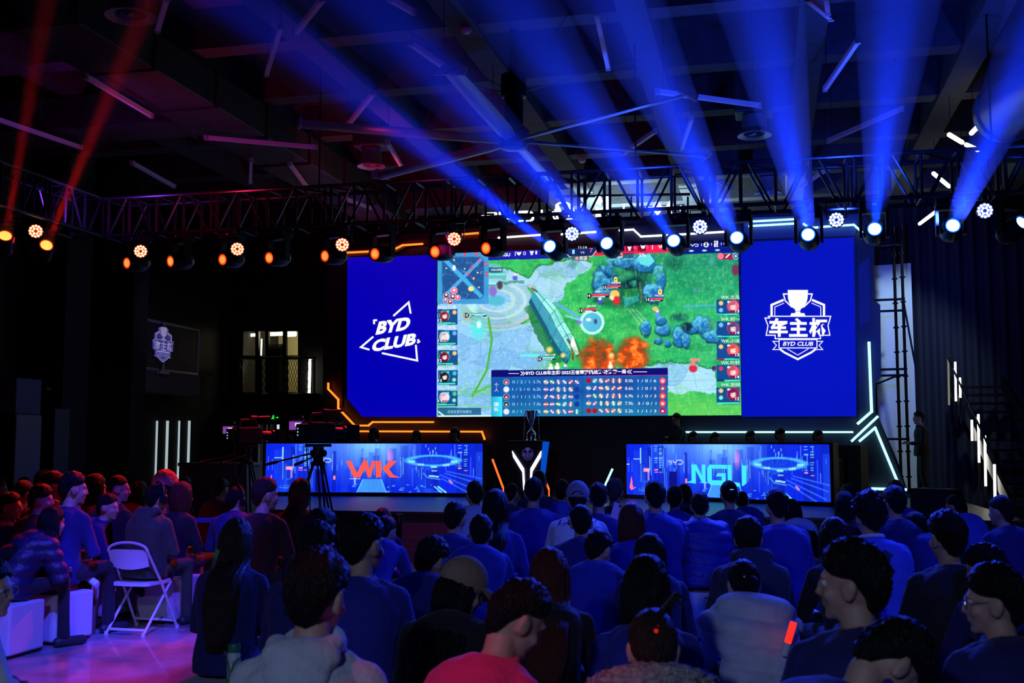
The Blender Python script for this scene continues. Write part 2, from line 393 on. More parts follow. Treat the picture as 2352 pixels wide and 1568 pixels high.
# loudspeaker stack and cabinet at the far left
sp = thing('loudspeaker', L(15, 1040, -10.3), 'dark grey loudspeaker at the far left edge', 'speaker')
a, b = PY(-30, 868, 14.6), PY(35, 950, 14.6)
MB().rbox(((a.x + b.x) / 2, 14.9, (a.z + b.z) / 2), (b.x - a.x, 0.6, a.z - b.z), 0.02).build('enclosure', mat('bluish_grey_grille', (0.10, 0.10, 0.22), 0.7), sp)
MB().rbox(((a.x + b.x) / 2, 14.9, b.z / 2), (b.x - a.x + 0.05, 0.62, b.z - 0.01), 0.02).build('flight_case', m_blackp, sp)
bx = MB(); a, b = PY(40, 938, 15.6), PY(122, 940, 15.6)
bx.rbox(((a.x + b.x) / 2, 15.85, a.z / 2), (b.x - a.x, 0.4, a.z), 0.02)
tag(bx.build('display_board', mat('navy_panel', (0.004, 0.005, 0.012), 0.6)), 'tall dark navy display panel behind the left audience', 'panel')
vm = thing('display_shelf', PY(138, 1100, 18.2), 'narrow red display shelf with lit objects by the left pillar', 'shelf')
MB().box((PY(138, 942, 18.2) + PY(138, 1100, 18.2)) / 2, (0.16, 0.2, abs(PY(138, 942, 18.2).z - PY(138, 1100, 18.2).z))).build('back_board', mat('dark_red_board', (0.10, 0.01, 0.03), 0.6), vm)
k = MB()
for (x, y, s) in ((136, 935, 0.07), (137, 975, 0.09), (139, 1012, 0.09)): k.rbox(PY(x, y, 18.05), (s, 0.04, s), 0.02)
k.build('lit_sample', emis('sample_white', (0.9, 1.0, 1.0), 1.2), vm)
k = MB(); k.add([PY(146, 1032, 18.0), PY(160, 1021, 18.0), PY(160, 1044, 18.0), PY(146, 1044, 18.0)], [(0, 1, 2, 3)]); k.box(PY(151, 1072, 18.0), (0.13, 0.03, 0.03)); k.box(PY(152, 1083, 18.0), (0.12, 0.03, 0.05))
k.build('lit_screen', emis('sample_cyan', (0.1, 0.75, 0.9), 0.7), vm)
# ================================================================= stage, screen wall
STZ = 0.65
m_deck = mat('stage_deck', (0.07, 0.07, 0.085), 0.30, bump=0.25, bscale=60, stretch=(1, 8, 1), var=0.15)
m_fasc = mat('stage_fascia', (0.06, 0.05, 0.06), 0.5)
YS, SX0, SX1 = 15.9, -10.6, 3.35
st = thing('stage', ((SX0 + SX1) / 2, 19, 0), 'low black stage platform with steps in front of the screens', 'stage')
MB().box(((SX0 + SX1) / 2, (YS + 22.6) / 2, STZ - 0.02), (SX1 - SX0, 22.6 - YS, 0.04)).build('deck', m_deck, st)
MB().box(((SX0 + SX1) / 2, (YS + 22.6) / 2 + 0.03, (STZ - 0.04) / 2), (SX1 - SX0 - 0.06, 22.6 - YS - 0.06, STZ - 0.04)).build('fascia', m_fasc, st)
for i, z in enumerate((0.49, 0.33, 0.17)):
    MB().box((-2.6, YS - 0.15 - 0.3 * i, z / 2), (7.2, 0.3, z)).build('step', mat('step_purple_lit', (0.16, 0.10, 0.14), 0.6), st)  # purple of the stage light is put into the step colour
YW = 22.05
def W(x, y, Y=YW): return PY(x, y, Y)
m_set = mat('stage_set_panel', (0.02, 0.022, 0.035), 0.45)
m_setr = mat('stage_set_red_panel', (0.05, 0.015, 0.02), 0.5)
m_setb = mat('stage_set_blue_panel', (0.05, 0.07, 0.22), 0.5)
bd = thing('stage_backdrop', (-3.6, YW, STZ), 'dark angular stage backdrop edged with glowing orange and blue strips', 'stage set')
def zz(p, z): return Vector((p.x, p.y, z))
out = [W(758, 1000), W(742, 965), W(742, 640), W(776, 572), W(900, 556), W(930, 540), W(1100, 522), W(1420, 506), W(1700, 492), W(1986, 488), W(2008, 545), W(2010, 940), W(2062, 1060)]
out = [zz(out[0], STZ)] + out + [zz(W(2090, 1130), STZ)]
MB().prism(out, (0, -1, 0), 0.35).build('back_panel', m_set, bd)
def panel(pts, name, m, Y=YW, th=0.06): MB().prism([W(x, y, Y - th) for x, y in pts], (0, -1, 0), th).build(name, m, bd)
panel([(748, 700), (762, 688), (786, 715), (786, 935), (768, 915), (764, 880), (748, 862)], 'left_red_panel', m_setr)
panel([(785, 545 + 45), (905, 582), (935, 566), (1100, 548), (1100, 538), (930, 552), (900, 566), (790, 576)], 'header_red_panel', m_setr, th=0.1)
panel([(1108, 536), (1425, 520), (1700, 505), (1700, 552), (1475, 556), (1108, 572)], 'header_navy_panel', mat('stage_set_navy', (0.012, 0.014, 0.05), 0.5))
panel([(1708, 500), (1975, 492), (1962, 543), (1708, 553)], 'header_blue_panel', m_setb, th=0.08)
panel([(1971, 612), (1996, 590), (1998, 735), (1974, 752)], 'side_blue_panel', m_setb, th=0.08)
panel([(1968, 560), (2006, 540), (2009, 690), (2022, 700), (2024, 865), (2011, 880), (2011, 945), (1972, 972)], 'side_dark_panel', m_set, th=0.05)
panel([(2016, 950), (2034, 1000), (2082, 1128), (1990, 1128), (1962, 1016)], 'foot_panel', m_set, th=0.12)
m_or = emis('orange_led', (1.0, 0.17, 0.016), 2.3); m_cy = emis('cyan_led', (0.30, 0.78, 1.0), 2.4); m_wl = emis('white_led', (0.85, 0.95, 1.0), 2.2); m_pk = emis('pale_orange_led', (1.0, 0.75, 0.6), 2.0)
def strip(pts, m, lab, Y=YW - 0.16, wd=0.035, parent=bd):
    t = MB()
    for a, b in zip(pts[:-1], pts[1:]):
        p, q = W(*a, Y), W(*b, Y); d = (q - p).normalized() * wd * 0.4
        t.bar(p - d, q + d, 0.04, wd, (0, 0, 1) if abs((q - p).normalized().z) < 0.9 else (1, 0, 0))
    o = t.build('led_strip', m, parent); o['label'] = lab; return o
strip([(780, 590), (796, 580), (900, 575), (925, 563), (970, 560)], m_or, 'orange strip above the left panel')
strip([(1063, 538), (1098, 535)], m_or, 'short orange strip on the header')
strip([(1145, 546), (1245, 539)], m_pk, 'pale strip on the header')
strip([(1290, 538), (1376, 532)], m_wl, 'white strip on the header')
strip([(1423, 529), (1455, 527), (1472, 543), (1568, 538), (1668, 532)], m_wl, 'white stepped strip on the header')
strip([(1715, 509), (1830, 503)], m_cy, 'upper blue white strip on the header')
strip([(1721, 519), (1829, 513)], m_cy, 'lower blue white strip on the header')
strip([(1846, 514), (1858, 523), (1878, 522)], m_cy, 'short angled blue white strip')
strip([(1885, 521), (1961, 516), (1980, 533)], m_cy, 'blue white strip at the right corner')
strip([(754, 880), (754, 893), (777, 917), (777, 937), (815, 977), (846, 977), (856, 969), (995, 969)], m_or, 'orange strip under the left panel')
strip([(745, 980), (752, 989)], m_or, 'tiny orange strip behind the camera'); strip([(793, 990), (1107, 991), (1113, 1008)], m_or, 'long orange strip behind the left desk')
strip([(1560, 992), (1958, 992)], m_cy, 'long cyan strip behind the right desk')
strip([(1996, 787), (2002, 945), (1971, 972)], m_cy, 'cyan strip down the right side', wd=0.05)
strip([(2015, 957), (1957, 1012)], m_cy, 'upper diagonal cyan strip', wd=0.045, Y=YW - 0.22)
strip([(1975, 1012), (2010, 982), (2064, 1112)], m_cy, 'cyan strip shaped like a roof', wd=0.045, Y=YW - 0.22)
strip([(2004, 1122), (2080, 1124)], m_cy, 'cyan strip at the foot', wd=0.05, Y=YW - 0.3)
# ---- emblem and logos as flat drawings, in drawing units of their own
def emblem(sh, key, fit, plate=None, lift=0.014, detail=True):
    """winners cup over a shield with a banner; fit maps drawing (x, y) to sheet coordinates"""
    f = lambda pts: [fit(x, y) for x, y in pts]
    k = abs(fit(1000, 0)[0] - fit(0, 0)[0]) / 1000; mir = lambda pts: [(3724 - x, y) for x, y in pts]
    sh.poly(key, f([(1772, 212), (1953, 212), (1950, 280), (1940, 320), (1915, 360), (1885, 380), (1885, 394), (1838, 394), (1838, 380), (1808, 360), (1784, 320), (1774, 280)]), lift)
    h = [(1772, 247), (1734, 247), (1750, 305), (1785, 338), (1812, 362)]
    for q in (h, mir(h)): sh.line(key, f(q), 11 * k, lift)
    sh.poly(key, f([(1845, 397), (1879, 397), (1890, 413), (1920, 413), (1930, 436), (1795, 436), (1805, 413), (1836, 413)]), lift)
    a = [(1735, 298), (1628, 342), (1628, 436)]; b = [(1740, 325), (1657, 360), (1657, 436)]
    for q in (a, mir(a)): sh.line(key, f(q), 20 * k, lift)
    if detail:
        for q in (b, mir(b)): sh.line(key, f(q), 6 * k, lift)
    sh.line(key, f([(1570, 455), (1596, 520), (1580, 604), (1660, 604), (1660, 634), (2064, 634), (2064, 604), (2148, 604), (2132, 520), (2156, 440), (1600, 440), (1610, 455)]), 9 * k, lift, True)
    for i, ch in enumerate('车主杯'):
        x0 = 1606 + i * 178; p = fit(x0, 618); q = fit(x0 + 166, 455)
        sh.text(key, ch, p[0], p[1], q[0], q[1], lift + 0.002, 0.0, 0.035)
    sh.line(key, f([(1695, 642), (2033, 642), (2033, 714), (1695, 714)]), 8 * k, lift, True)
    p = fit(1728, 696); q = fit(1996, 660); sh.text(key, 'BYD CLUB', p[0], p[1], q[0], q[1], lift + 0.002, 0.25, 0.02)
    t = [(1692, 657), (1640, 657), (1672, 692), (1640, 728), (1712, 728)]
    for q in (t, mir(t)): sh.line(key, f(q), 7 * k, lift)
    sh.line(key, f([(1700, 722), (1740, 752), (1862, 812), (1984, 752), (2024, 722)]), 17 * k, lift)
    if detail: sh.line(key, f([(1768, 722), (1862, 776), (1956, 722)]), 6 * k, lift)
def fitbox(x0, y0, x1, y1):
    return lambda x, y: (x0 + (x - 1565) / 595 * (x1 - x0), y0 + (y - 205) / 615 * (y1 - y0))
def byd(sh, key, x0, y0, x1, y1, lift=0.012):
    fx = lambda x, y: (x0 + (x - 155) / 500 * (x1 - x0), y0 + (y - 228) / 97 * (y1 - y0)); wd = abs(y1 - y0) * 0.2
    for pts in ([(155, 238), (280, 238), (296, 255), (282, 275), (155, 275)], [(282, 275), (299, 295), (285, 315), (155, 315)], [(332, 228), (332, 262), (345, 275), (470, 275), (482, 262), (482, 228)], [(410, 275), (410, 325)], [(510, 238), (622, 238), (648, 258), (648, 295), (622, 315), (510, 315)]):
        sh.line(key, [fx(*p) for p in pts], wd, lift)
def drop_badge(sh, key, x, y, r, lift=0.012):
    sh.ring(key, x, y, r * 0.86, r, lift)
    for s in (-1, 1):
        sh.poly(key, [(x + s * r * a, y + r * b) for a, b in ((0.42, -0.72), (0.8, -0.35), (0.82, 0.1), (0.55, 0.45), (0.16, -0.2))], lift)
    sh.line(key, [(x - r * .62, y + r * .38), (x - r * .3, y + r * .7), (x + r * .3, y + r * .7), (x + r * .62, y + r * .38)], r * 0.22, lift)
def twig_badge(sh, key, x0, y0, x1, y1, lift=0.012):
    f = lambda u, v: (x0 + u * (x1 - x0), y0 + v * (y1 - y0))
    sh.poly(key, [f(0.03, 0), f(0.35, 0), f(0.46, 0.18), f(0.3, 0.34), f(0.1, 0.22), f(0.03, 0.3)], lift)
    sh.poly(key, [f(0.03, 0.36), f(0.3, 0.42), f(0.5, 0.4), f(0.33, 0.62), f(0.52, 0.96), f(0.5, 1), f(0.03, 1)], lift)
    sh.poly(key, [f(0.5, 0), f(0.97, 0), f(0.97, 0.62), f(0.72, 0.62), f(0.5, 0.78), f(0.45, 0.64), f(0.6, 0.42), f(0.57, 0.15)], lift)
    sh.poly(key, [f(0.97, 0.8), f(0.97, 1), f(0.68, 1), f(0.58, 0.84), f(0.74, 0.7), f(0.86, 0.72)], lift)
def wave_badge(sh, key, x0, x1, y, h, lift=0.012):
    f = lambda u, v: (x0 + u * (x1 - x0), y - v * h)
    for s in (1, -0.8):
        sh.poly(key, [f(0, 0), f(0.06, .2 * s), f(0.085, .42 * s), f(0.14, .15 * s), f(0.22, .2 * s), f(0.34, 1.0 * s), f(0.34, 0)], lift)
        sh.poly(key, [f(0.35, 0), f(0.35, 1.0 * s), f(0.45, .25 * s), f(0.55, .25 * s), f(0.655, 1.0 * s), f(0.655, 0)], lift)
        sh.poly(key, [f(0.665, 0), f(0.665, 1.0 * s), f(0.78, .2 * s), f(0.86, .15 * s), f(0.915, .42 * s), f(0.94, .2 * s), f(1, 0)], lift)
# ---- painting helper: colours on a fine grid of the panel
class Canvas:
    def __init__(s, X, Y): s.X, s.Y = X, Y; s.c = np.zeros((len(X), 3))
    def mask(s, pts):
        x, y = s.X, s.Y; m = np.zeros(len(x), bool); n = len(pts)
        for i in range(n):
            (x0, y0), (x1, y1) = pts[i], pts[(i + 1) % n]
            if y0 == y1: continue
            t = (y0 > y) != (y1 > y); m ^= t & (x < (x1 - x0) * (y - y0) / (y1 - y0) + x0)
        return m
    def paint(s, m, col, a=1.0):
        m = m.astype(float) if m.dtype == bool else m
        s.c += (np.array(col, float) - s.c) * (m * a)[:, None]
    def poly(s, pts, col, a=1.0): s.paint(s.mask(pts), col, a)
    def rect(s, x0, y0, x1, y1, col, a=1.0): s.paint((s.X > x0) & (s.X < x1) & (s.Y > y0) & (s.Y < y1), col, a)
    def d(s, x, y, rx, ry=None): return np.hypot((s.X - x) / rx, (s.Y - y) / (ry or rx))
    def disc(s, x, y, rx, col, ry=None, a=1.0, soft=0.15): s.paint(np.clip((1 - s.d(x, y, rx, ry)) / soft, 0, 1), col, a)
    def ring(s, x, y, r, w, col, ry=None, a=1.0):
        d = s.d(x, y, r, ry); s.paint(np.clip(1.5 - np.abs(d - 1) * r / w, 0, 1), col, a)
    def line(s, pts, w, col, a=1.0):
        m = np.zeros(len(s.X))
        for (x0, y0), (x1, y1) in zip(pts[:-1], pts[1:]):
            dx, dy = x1 - x0, y1 - y0; t = np.clip(((s.X - x0) * dx + (s.Y - y0) * dy) / (dx * dx + dy * dy + 1e-9), 0, 1)
            m = np.maximum(m, np.clip(w / 2 + 0.5 - np.hypot(s.X - x0 - t * dx, s.Y - y0 - t * dy), 0, 1))
        s.paint(m, col, a)
def vnoise(x, y, seed=0):
    xi, yi = np.floor(x).astype(int), np.floor(y).astype(int); u, v = x - xi, y - yi; u = u * u * (3 - 2 * u); v = v * v * (3 - 2 * v)
    def h(a, b):
        n = (a * 374761393 + b * 668265263 + seed * 1442695041) & 0x7fffffff; n = ((n ^ (n >> 13)) * 1274126177) & 0x7fffffff
        return ((n ^ (n >> 16)) & 0xffff) / 65535.0
    return (h(xi, yi) * (1 - u) + h(xi + 1, yi) * u) * (1 - v) + (h(xi, yi + 1) * (1 - u) + h(xi + 1, yi + 1) * u) * v
def fbm(x, y, seed=0, o=4):
    t = 0; a = 0.5
    for i in range(o): t = t + a * vnoise(x * 2 ** i, y * 2 ** i, seed + i); a /= 2
    return t / (1 - 0.5 ** o)
def voronoi(x, y, seed=0):
    """distance to the cell edge and a random shade for each cell"""
    xi, yi = np.floor(x).astype(int), np.floor(y).astype(int); d1 = np.full(len(x), 9.0); d2 = np.full(len(x), 9.0); sh = np.zeros(len(x))
    def h(a, b, k):
        n = (a * 374761393 + b * 668265263 + (seed + k) * 1442695041) & 0x7fffffff; n = ((n ^ (n >> 13)) * 1274126177) & 0x7fffffff; return ((n ^ (n >> 16)) & 0xffff) / 65535.0
    for a in (-1, 0, 1):
        for b in (-1, 0, 1):
            d = np.hypot(xi + a + h(xi + a, yi + b, 1) - x, yi + b + h(xi + a, yi + b, 2) - y); n = d < d1
            d2 = np.where(n, d1, np.minimum(d2, d)); sh = np.where(n, h(xi + a, yi + b, 3), sh); d1 = np.where(n, d, d1)
    return d2 - d1, sh
def grid_panel(pt, nx, ny, painter, name, m, parent):
    """pt(u, v) -> world point; painter colours the grid; one fine quad grid with its own colour per vertex"""
    U, V = np.meshgrid(np.linspace(0, 1, nx), np.linspace(0, 1, ny)); U = U.ravel(); V = V.ravel()
    a, b, c = (np.array(pt(*q)) for q in ((0, 0), (1, 0), (0, 1)))
    pts = a + U[:, None] * (b - a) + V[:, None] * (c - a)
    col = painter(pts, U, V) / 255.0
    col = np.where(col <= 0.04045, col / 12.92, ((np.clip(col, 0, 1) + 0.055) / 1.055) ** 2.4)
    me = bpy.data.meshes.new(name); idx = np.arange(nx * ny).reshape(ny, nx)
    q = np.stack([idx[:-1, :-1], idx[:-1, 1:], idx[1:, 1:], idx[1:, :-1]], -1).reshape(-1, 4)
    org = np.array(ORG[parent.name]); me.vertices.add(len(pts)); me.vertices.foreach_set('co', (pts - org).ravel())
    me.loops.add(q.size); me.loops.foreach_set('vertex_index', q.ravel()); me.polygons.add(len(q)); me.polygons.foreach_set('loop_start', np.arange(0, q.size, 4))
    me.update(); at = me.color_attributes.new('picture', 'FLOAT_COLOR', 'POINT')
    at.data.foreach_set('color', np.concatenate([col, np.ones((len(col), 1))], 1).ravel())
    me.materials.append(m); o = bpy.data.objects.new(name, me); C.objects.link(o); o.parent = parent; ORG[o.name] = Vector(org); return o
def projv(pts):
    q = pts - np.array(O); f = q @ np.array(FW); return 1176 + FOC * (q @ np.array(RT)) / f, 784 - FOC * (q @ np.array(UP)) / f
# ================================================================= LED screen wall
YL = 21.93
lw = thing('led_wall', ((PY(797, 957, YL).x + PY(1966, 957, YL).x) / 2, YL, PY(1100, 957, YL).z), 'wide LED wall with a green game picture between two blue panels', 'screen')
def S(x, y): return PY(x, y, YL)
MB().prism([PY(x, y, YL + .01) for x, y in ((795, 590), (1003, 583), (1003, 568), (1702, 550), (1962, 541), (1968, 957), (832, 957), (795, 916))], (0, -1, 0), 0.1).build('cabinet_frame', m_blackp, lw)
m_bl = emis('led_blue', (0.0, 0.0, 0.46), 1.0); m_br = emis('led_blue_right', (0.0, 0.004, 0.50), 1.0)
MB().prism([S(x, y) for x, y in ((798, 591), (1003, 585), (1003, 957), (832, 957), (797, 915))], (0, -1, 0), 0.008).build('left_blue_panel', m_bl, lw)
MB().prism([S(x, y) for x, y in ((1702, 556), (1961, 545), (1967, 956), (1704, 957))], (0, -1, 0), 0.008).build('right_blue_panel', m_br, lw)
def game(pts, U, V):
    X, Y = projv(pts); c = Canvas(X, Y)
    n = fbm(X / 22, Y / 14, 3); n2 = fbm(X / 5, Y / 5, 9, 2); n3 = fbm(X / 60, Y / 45, 5)
    c.c[:] = (50, 185, 95); c.paint(np.clip(n * 1.6 - 0.5, 0, 1), (20, 135, 75), 0.7); c.paint(np.clip(n3 * 2 - 0.8, 0, 1), (115, 220, 105), 0.6)
    c.paint(np.clip((X - 1400) / 250, 0, 1), (20, 150, 100), 0.45); c.paint(np.clip((700 - Y) / 120, 0, 1) * np.clip((X - 1300) / 200, 0, 1), (15, 105, 95), 0.6)
    c.paint(np.clip((Y - 870) / 60, 0, 1), (110, 205, 75), 0.55); c.paint(np.clip((n2 - 0.5) * 4, 0, 1), (150, 225, 110), 0.22)
    e, shd = voronoi((X + .5 * Y) / 78 + (n - .5) * .4, (Y - .15 * X) / 46 + (n2 - .5) * .15, 5); wx, wy = (fbm(X / 14, Y / 14, 61) - .5) * 16, (fbm(X / 14, Y / 14, 62) - .5) * 12
    warp = Canvas(X + wx, Y + wy); warp2 = Canvas(X + wx * 1.3 + 3, Y + wy * 1.3 + 5)
    def stone(p, col, cracks=()):
        c.poly_m = warp2.mask(p); c.paint(c.poly_m, (30, 105, 60), .55); m = warp.mask(p).astype(float); c.paint(m, col)
        c.paint(m * shd, (175, 215, 240), .45); c.paint(m * np.clip(.6 - shd, 0, 1), (90, 150, 205), .7); c.paint(m * np.clip((.035 - e) * 30, 0, 1), (85, 150, 165), .6); c.paint(m * np.clip((n3 - .52) * 5, 0, 1), (95, 185, 120), .55); c.paint(m * np.clip((n2 - .55) * 4, 0, 1), (200, 230, 240), .3)
        for q in cracks: c.line(q, 1.2, (95, 135, 160), 0.5)
    stone([(1130, 606), (1215, 640), (1235, 615), (1330, 590), (1362, 604), (1345, 625), (1300, 650), (1292, 690), (1238, 705), (1224, 662), (1180, 645), (1120, 668)], (145, 195, 220), [[(1250, 640), (1330, 600)], [(1235, 625), (1290, 650)], [(1270, 615), (1300, 640)], [(1265, 648), (1288, 672)]])
    stone([(1003, 698), (1122, 660), (1175, 648), (1205, 650), (1228, 690), (1222, 720), (1196, 742), (1205, 745), (1244, 742), (1240, 762), (1262, 800), (1256, 850), (1128, 862), (1128, 960), (1003, 960)], (132, 188, 232), [[(1128, 755), (1180, 760), (1245, 758)], [(1120, 735), (1130, 820), (1110, 905)], [(1190, 765), (1140, 820)], [(1060, 935), (1003, 925)], [(1105, 780), (1100, 850), (1085, 905), (1128, 925)], [(1003, 760), (1060, 735), (1120, 728)]])
    for r, col in ((40, (190, 215, 195)), (52, (150, 190, 185)), (66, (200, 215, 190)), (80, (150, 185, 175)), (95, (195, 180, 160)), (110, (165, 205, 195))):
        d = c.d(1140, 690, r, r * .62); c.paint(np.clip(1.5 - np.abs(d - 1) * r / 4, 0, 1) * (X > 1060) * (Y > 655) * (X < 1235), col, 0.75)
    c.line([(1122, 730), (1130, 780), (1118, 850), (1085, 910)], 5, (70, 170, 60)); c.line([(1085, 905), (1128, 885)], 5, (90, 180, 70)); c.line([(1005, 925), (1128, 935)], 3, (120, 200, 110))
    c.disc(1098, 755, 26, (60, 225, 215), 34, 0.75, 0.8); c.disc(1100, 745, 7, (220, 250, 250), 11, 1, .6); c.disc(1088, 705, 14, (170, 240, 255), a=0.9, soft=0.9)
    # stone wall crossing the picture
    c.paint(np.clip((X - 1196) / 20, 0, 1) * warp.mask([(1205, 705), (1222, 695), (1296, 832), (1268, 838), (1232, 775)]), (20, 110, 55), .8); c.paint(warp.mask([(1262, 700), (1300, 742), (1340, 815), (1322, 822), (1270, 735)]), (20, 110, 55), .6)
    W0, W1, W2 = [(1219, 684), (1237, 716), (1256, 750), (1270, 778), (1285, 802), (1306, 828)], [(1224, 664), (1246, 694), (1266, 722), (1280, 752), (1294, 775), (1312, 806)], [(1233, 661), (1256, 684), (1280, 708), (1296, 738), (1312, 765), (1328, 806)]
    for i in range(5):
        a, b = W0[i], W0[i + 1]; p, q = W1[i], W1[i + 1]; u, v = W2[i], W2[i + 1]
        c.poly([a, b, (b[0] - 5, b[1] + 10), (a[0] - 5, a[1] + 10)], (18, 85, 115)); c.poly([p, q, b, a], (55 + 9 * (i % 2), 150, 175)); c.poly([p, q, v, u], (150, 232, 225) if i % 2 else (125, 212, 212))
        c.line([p, q], 1.6, (200, 250, 245)); c.line([q, v], 2.2, (30, 100, 125)); c.line([q, b], 1.8, (20, 90, 115)); m_ = ((p[0] + u[0]) / 2, (p[1] + u[1]) / 2); m2 = ((q[0] + v[0]) / 2, (q[1] + v[1]) / 2); c.line([m_, m2], 1.6, (40, 125, 140))
    c.line([(1222, 662), (1233, 670)], 4, (110, 75, 60)); c.line([(1304, 780), (1314, 795), (1316, 825)], 5, (120, 70, 50)); c.poly([(1316, 770), (1330, 812), (1322, 815), (1310, 790)], (235, 235, 225))
    # rocks
    def rock(x, y, rx, ry, s=0):
        wob = 1 + .55 * (fbm(X / 11 + x, Y / 11, 50, 3) - .5); d0 = c.d(x, y, rx, ry) * wob; c.paint(np.clip((1.2 - c.d(x, y + 4, rx, ry) * wob) * 4, 0, 1), (8, 50, 75), .8)
        c.paint(np.clip((1.03 - d0) * 9, 0, 1), (30, 105, 170)); lit = np.clip(.5 - (Y - y) / ry * .8 - (X - x) / rx * .3 + (fbm(X / 6, Y / 6, 51, 2) - .5) * 1.6, 0, 1); c.paint(np.clip((.95 - d0) * 9, 0, 1) * np.floor(lit * 3.2) / 3, (105, 205, 225), .8)
    c.disc(1440, 660, 88, (8, 70, 60), 62, 0.75, .4)
    for q in ((1390, 640, 28, 34), (1408, 612, 26, 20), (1440, 598, 32, 16), (1480, 605, 26, 22), (1512, 640, 16, 34), (1500, 672, 22, 22), (1385, 675, 20, 18)): rock(*q)
    c.poly([(1465, 590), (1492, 582), (1504, 600), (1490, 612), (1470, 606)], (95, 210, 215)); c.disc(1452, 650, 30, (6, 35, 60), 20, 0.9, .5)
    for q in ((1420, 622, 20, 12), (1440, 632, 22, 13), (1425, 640, 20, 10), (1500, 640, 14, 14), (1390, 605, 12, 8), (1455, 650, 10, 9)): c.disc(q[0], q[1], q[2], (28, 125, 85), q[3], .95, .5); c.disc(q[0] + 2, q[1] - 3, q[2] * .6, (70, 170, 115), q[3] * .6, .6, .8)
    c.line([(1470, 650), (1474, 690)], 6, (70, 95, 60)); c.poly([(1430, 680), (1465, 670), (1468, 690), (1436, 705)], (40, 150, 150)); c.poly([(1432, 664), (1466, 662), (1464, 678), (1436, 684)], (30, 120, 60))
    c.disc(1550, 605, 30, (15, 95, 65), 22, .9, .7); c.disc(1690, 620, 12, (110, 45, 60), 16, .95, .4)
    for q in ((1483, 752, 13, 18), (1523, 755, 18, 15), (1518, 735, 12, 10), (1560, 770, 16, 24), (1575, 780, 10, 18), (1612, 745, 22, 20), (1640, 770, 26, 14), (1512, 782, 10, 6), (1534, 788, 8, 7), (1590, 752, 16, 12)): rock(*q)
    c.disc(1578, 750, 18, (6, 30, 45), 14, .9, .5); c.disc(1560, 728, 26, (20, 95, 75), 13, .95, .5); c.disc(1545, 735, 16, (40, 140, 90), 8, .7, .8); c.disc(1636, 742, 12, (70, 150, 110), 12, .8, .5)
    stone([(1480, 843), (1540, 832), (1590, 836), (1640, 850), (1648, 870), (1645, 905), (1600, 895), (1560, 905), (1533, 900), (1533, 850)], (150, 205, 230), [[(1540, 875), (1640, 872)], [(1590, 840), (1600, 890)], [(1560, 850), (1545, 872)]])
    for q in ([(1445, 712), (1470, 745)], [(1452, 710), (1476, 738)], [(1462, 712), (1484, 735)]): c.line(q, 2.5, (170, 205, 175), 0.7)
    c.line([(1570, 703), (1650, 700)], 5, (70, 170, 190), .7); c.line([(1575, 709), (1645, 707)], 3, (60, 150, 170), .7); c.disc(1600, 665, 13, (90, 165, 165), 8, .8, .4); c.disc(1636, 600, 10, (70, 160, 160), 16, .6, .6)
    # shading and paler streaks painted into the pictured grass
    k = np.clip((fbm(X / 28, Y / 16, 71) - .52) * 5, 0, 1) * np.clip((X - 1255) / 40, 0, 1); c.paint(k * (Y > 600) * (Y < 850), (8, 105, 62), .35); c.paint(np.clip((fbm(X / 3, Y / 9, 72, 2) - .62) * 6, 0, 1) * (X > 1255), (150, 235, 130), .3)
    # fire
    for x, y, r in ((1373, 822, 42), (1452, 815, 38)):
        f = fbm(X / 14 + wx / 20, Y / 11, 21); m = np.clip((1.15 - c.d(x, y, r, r * 1.05) * (.75 + .6 * fbm(X / 18, Y / 18, 23))) * 3, 0, 1) * np.clip(f * 3 - .7, 0, 1)
        c.paint(np.clip((1.2 - c.d(x, y, r)) * 2, 0, 1), (120, 30, 15), .7); c.paint(m, (230, 70, 15)); c.paint(m * np.clip(f * 3 - 1.5, 0, 1), (255, 165, 60)); c.paint(m * np.clip(fbm(X / 4, Y / 4, 31, 2) * 3 - 1.7, 0, 1), (190, 25, 10), .8)
    for x, y, r in ((1262, 803, 10), (1293, 816, 8), (1404, 816, 9)): c.disc(x, y, r, (255, 205, 130), soft=.7)
    # bubble and light trail
    c.line([(1275, 695), (1335, 732)], 7, (95, 160, 235), .8); c.line([(1300, 725), (1335, 736)], 4, (130, 210, 240), .8); c.disc(1360, 740, 26, (90, 180, 240), a=.8, soft=.3); c.ring(1360, 740, 25, 3, (190, 240, 255)); c.disc(1352, 734, 8, (235, 235, 250), 5, .9, .5); c.disc(1368, 738, 5, (60, 40, 80), 8, .8, .5); c.disc(1330, 740, 9, (120, 110, 200), 6, .9, .5)
    # small generic figures
    for x, y, col in ((1183, 634, (70, 90, 190)), (1378, 690, (60, 80, 190)), (1510, 718, (90, 140, 240)), (1265, 842, (240, 240, 240)), (1298, 843, (70, 140, 200)), (1280, 840, (235, 235, 240)), (1402, 838, (240, 235, 210))):
        c.disc(x, y + 4, 7, col, 8, .95, .4); c.disc(x, y - 4, 4.5, (235, 215, 205), 4.5, 1, .4)
    c.disc(1412, 676, 13, (245, 190, 95), 12, 1, .3); c.disc(1416, 690, 10, (205, 45, 50), 12, 1, .3); c.disc(1405, 684, 7, (250, 215, 180), 7, 1, .4); c.disc(1394, 690, 12, (40, 120, 50), 8, .9, .4); c.disc(1505, 709, 8, (250, 180, 90), 6, 1, .4)
    c.disc(1592, 846, 11, (205, 40, 60), 10, 1, .25); c.disc(1592, 834, 6, (225, 120, 120), 7, 1, .3); c.line([(1588, 826), (1606, 826)], 6, (230, 130, 130)); c.disc(1640, 845, 6, (95, 20, 90), soft=.3)
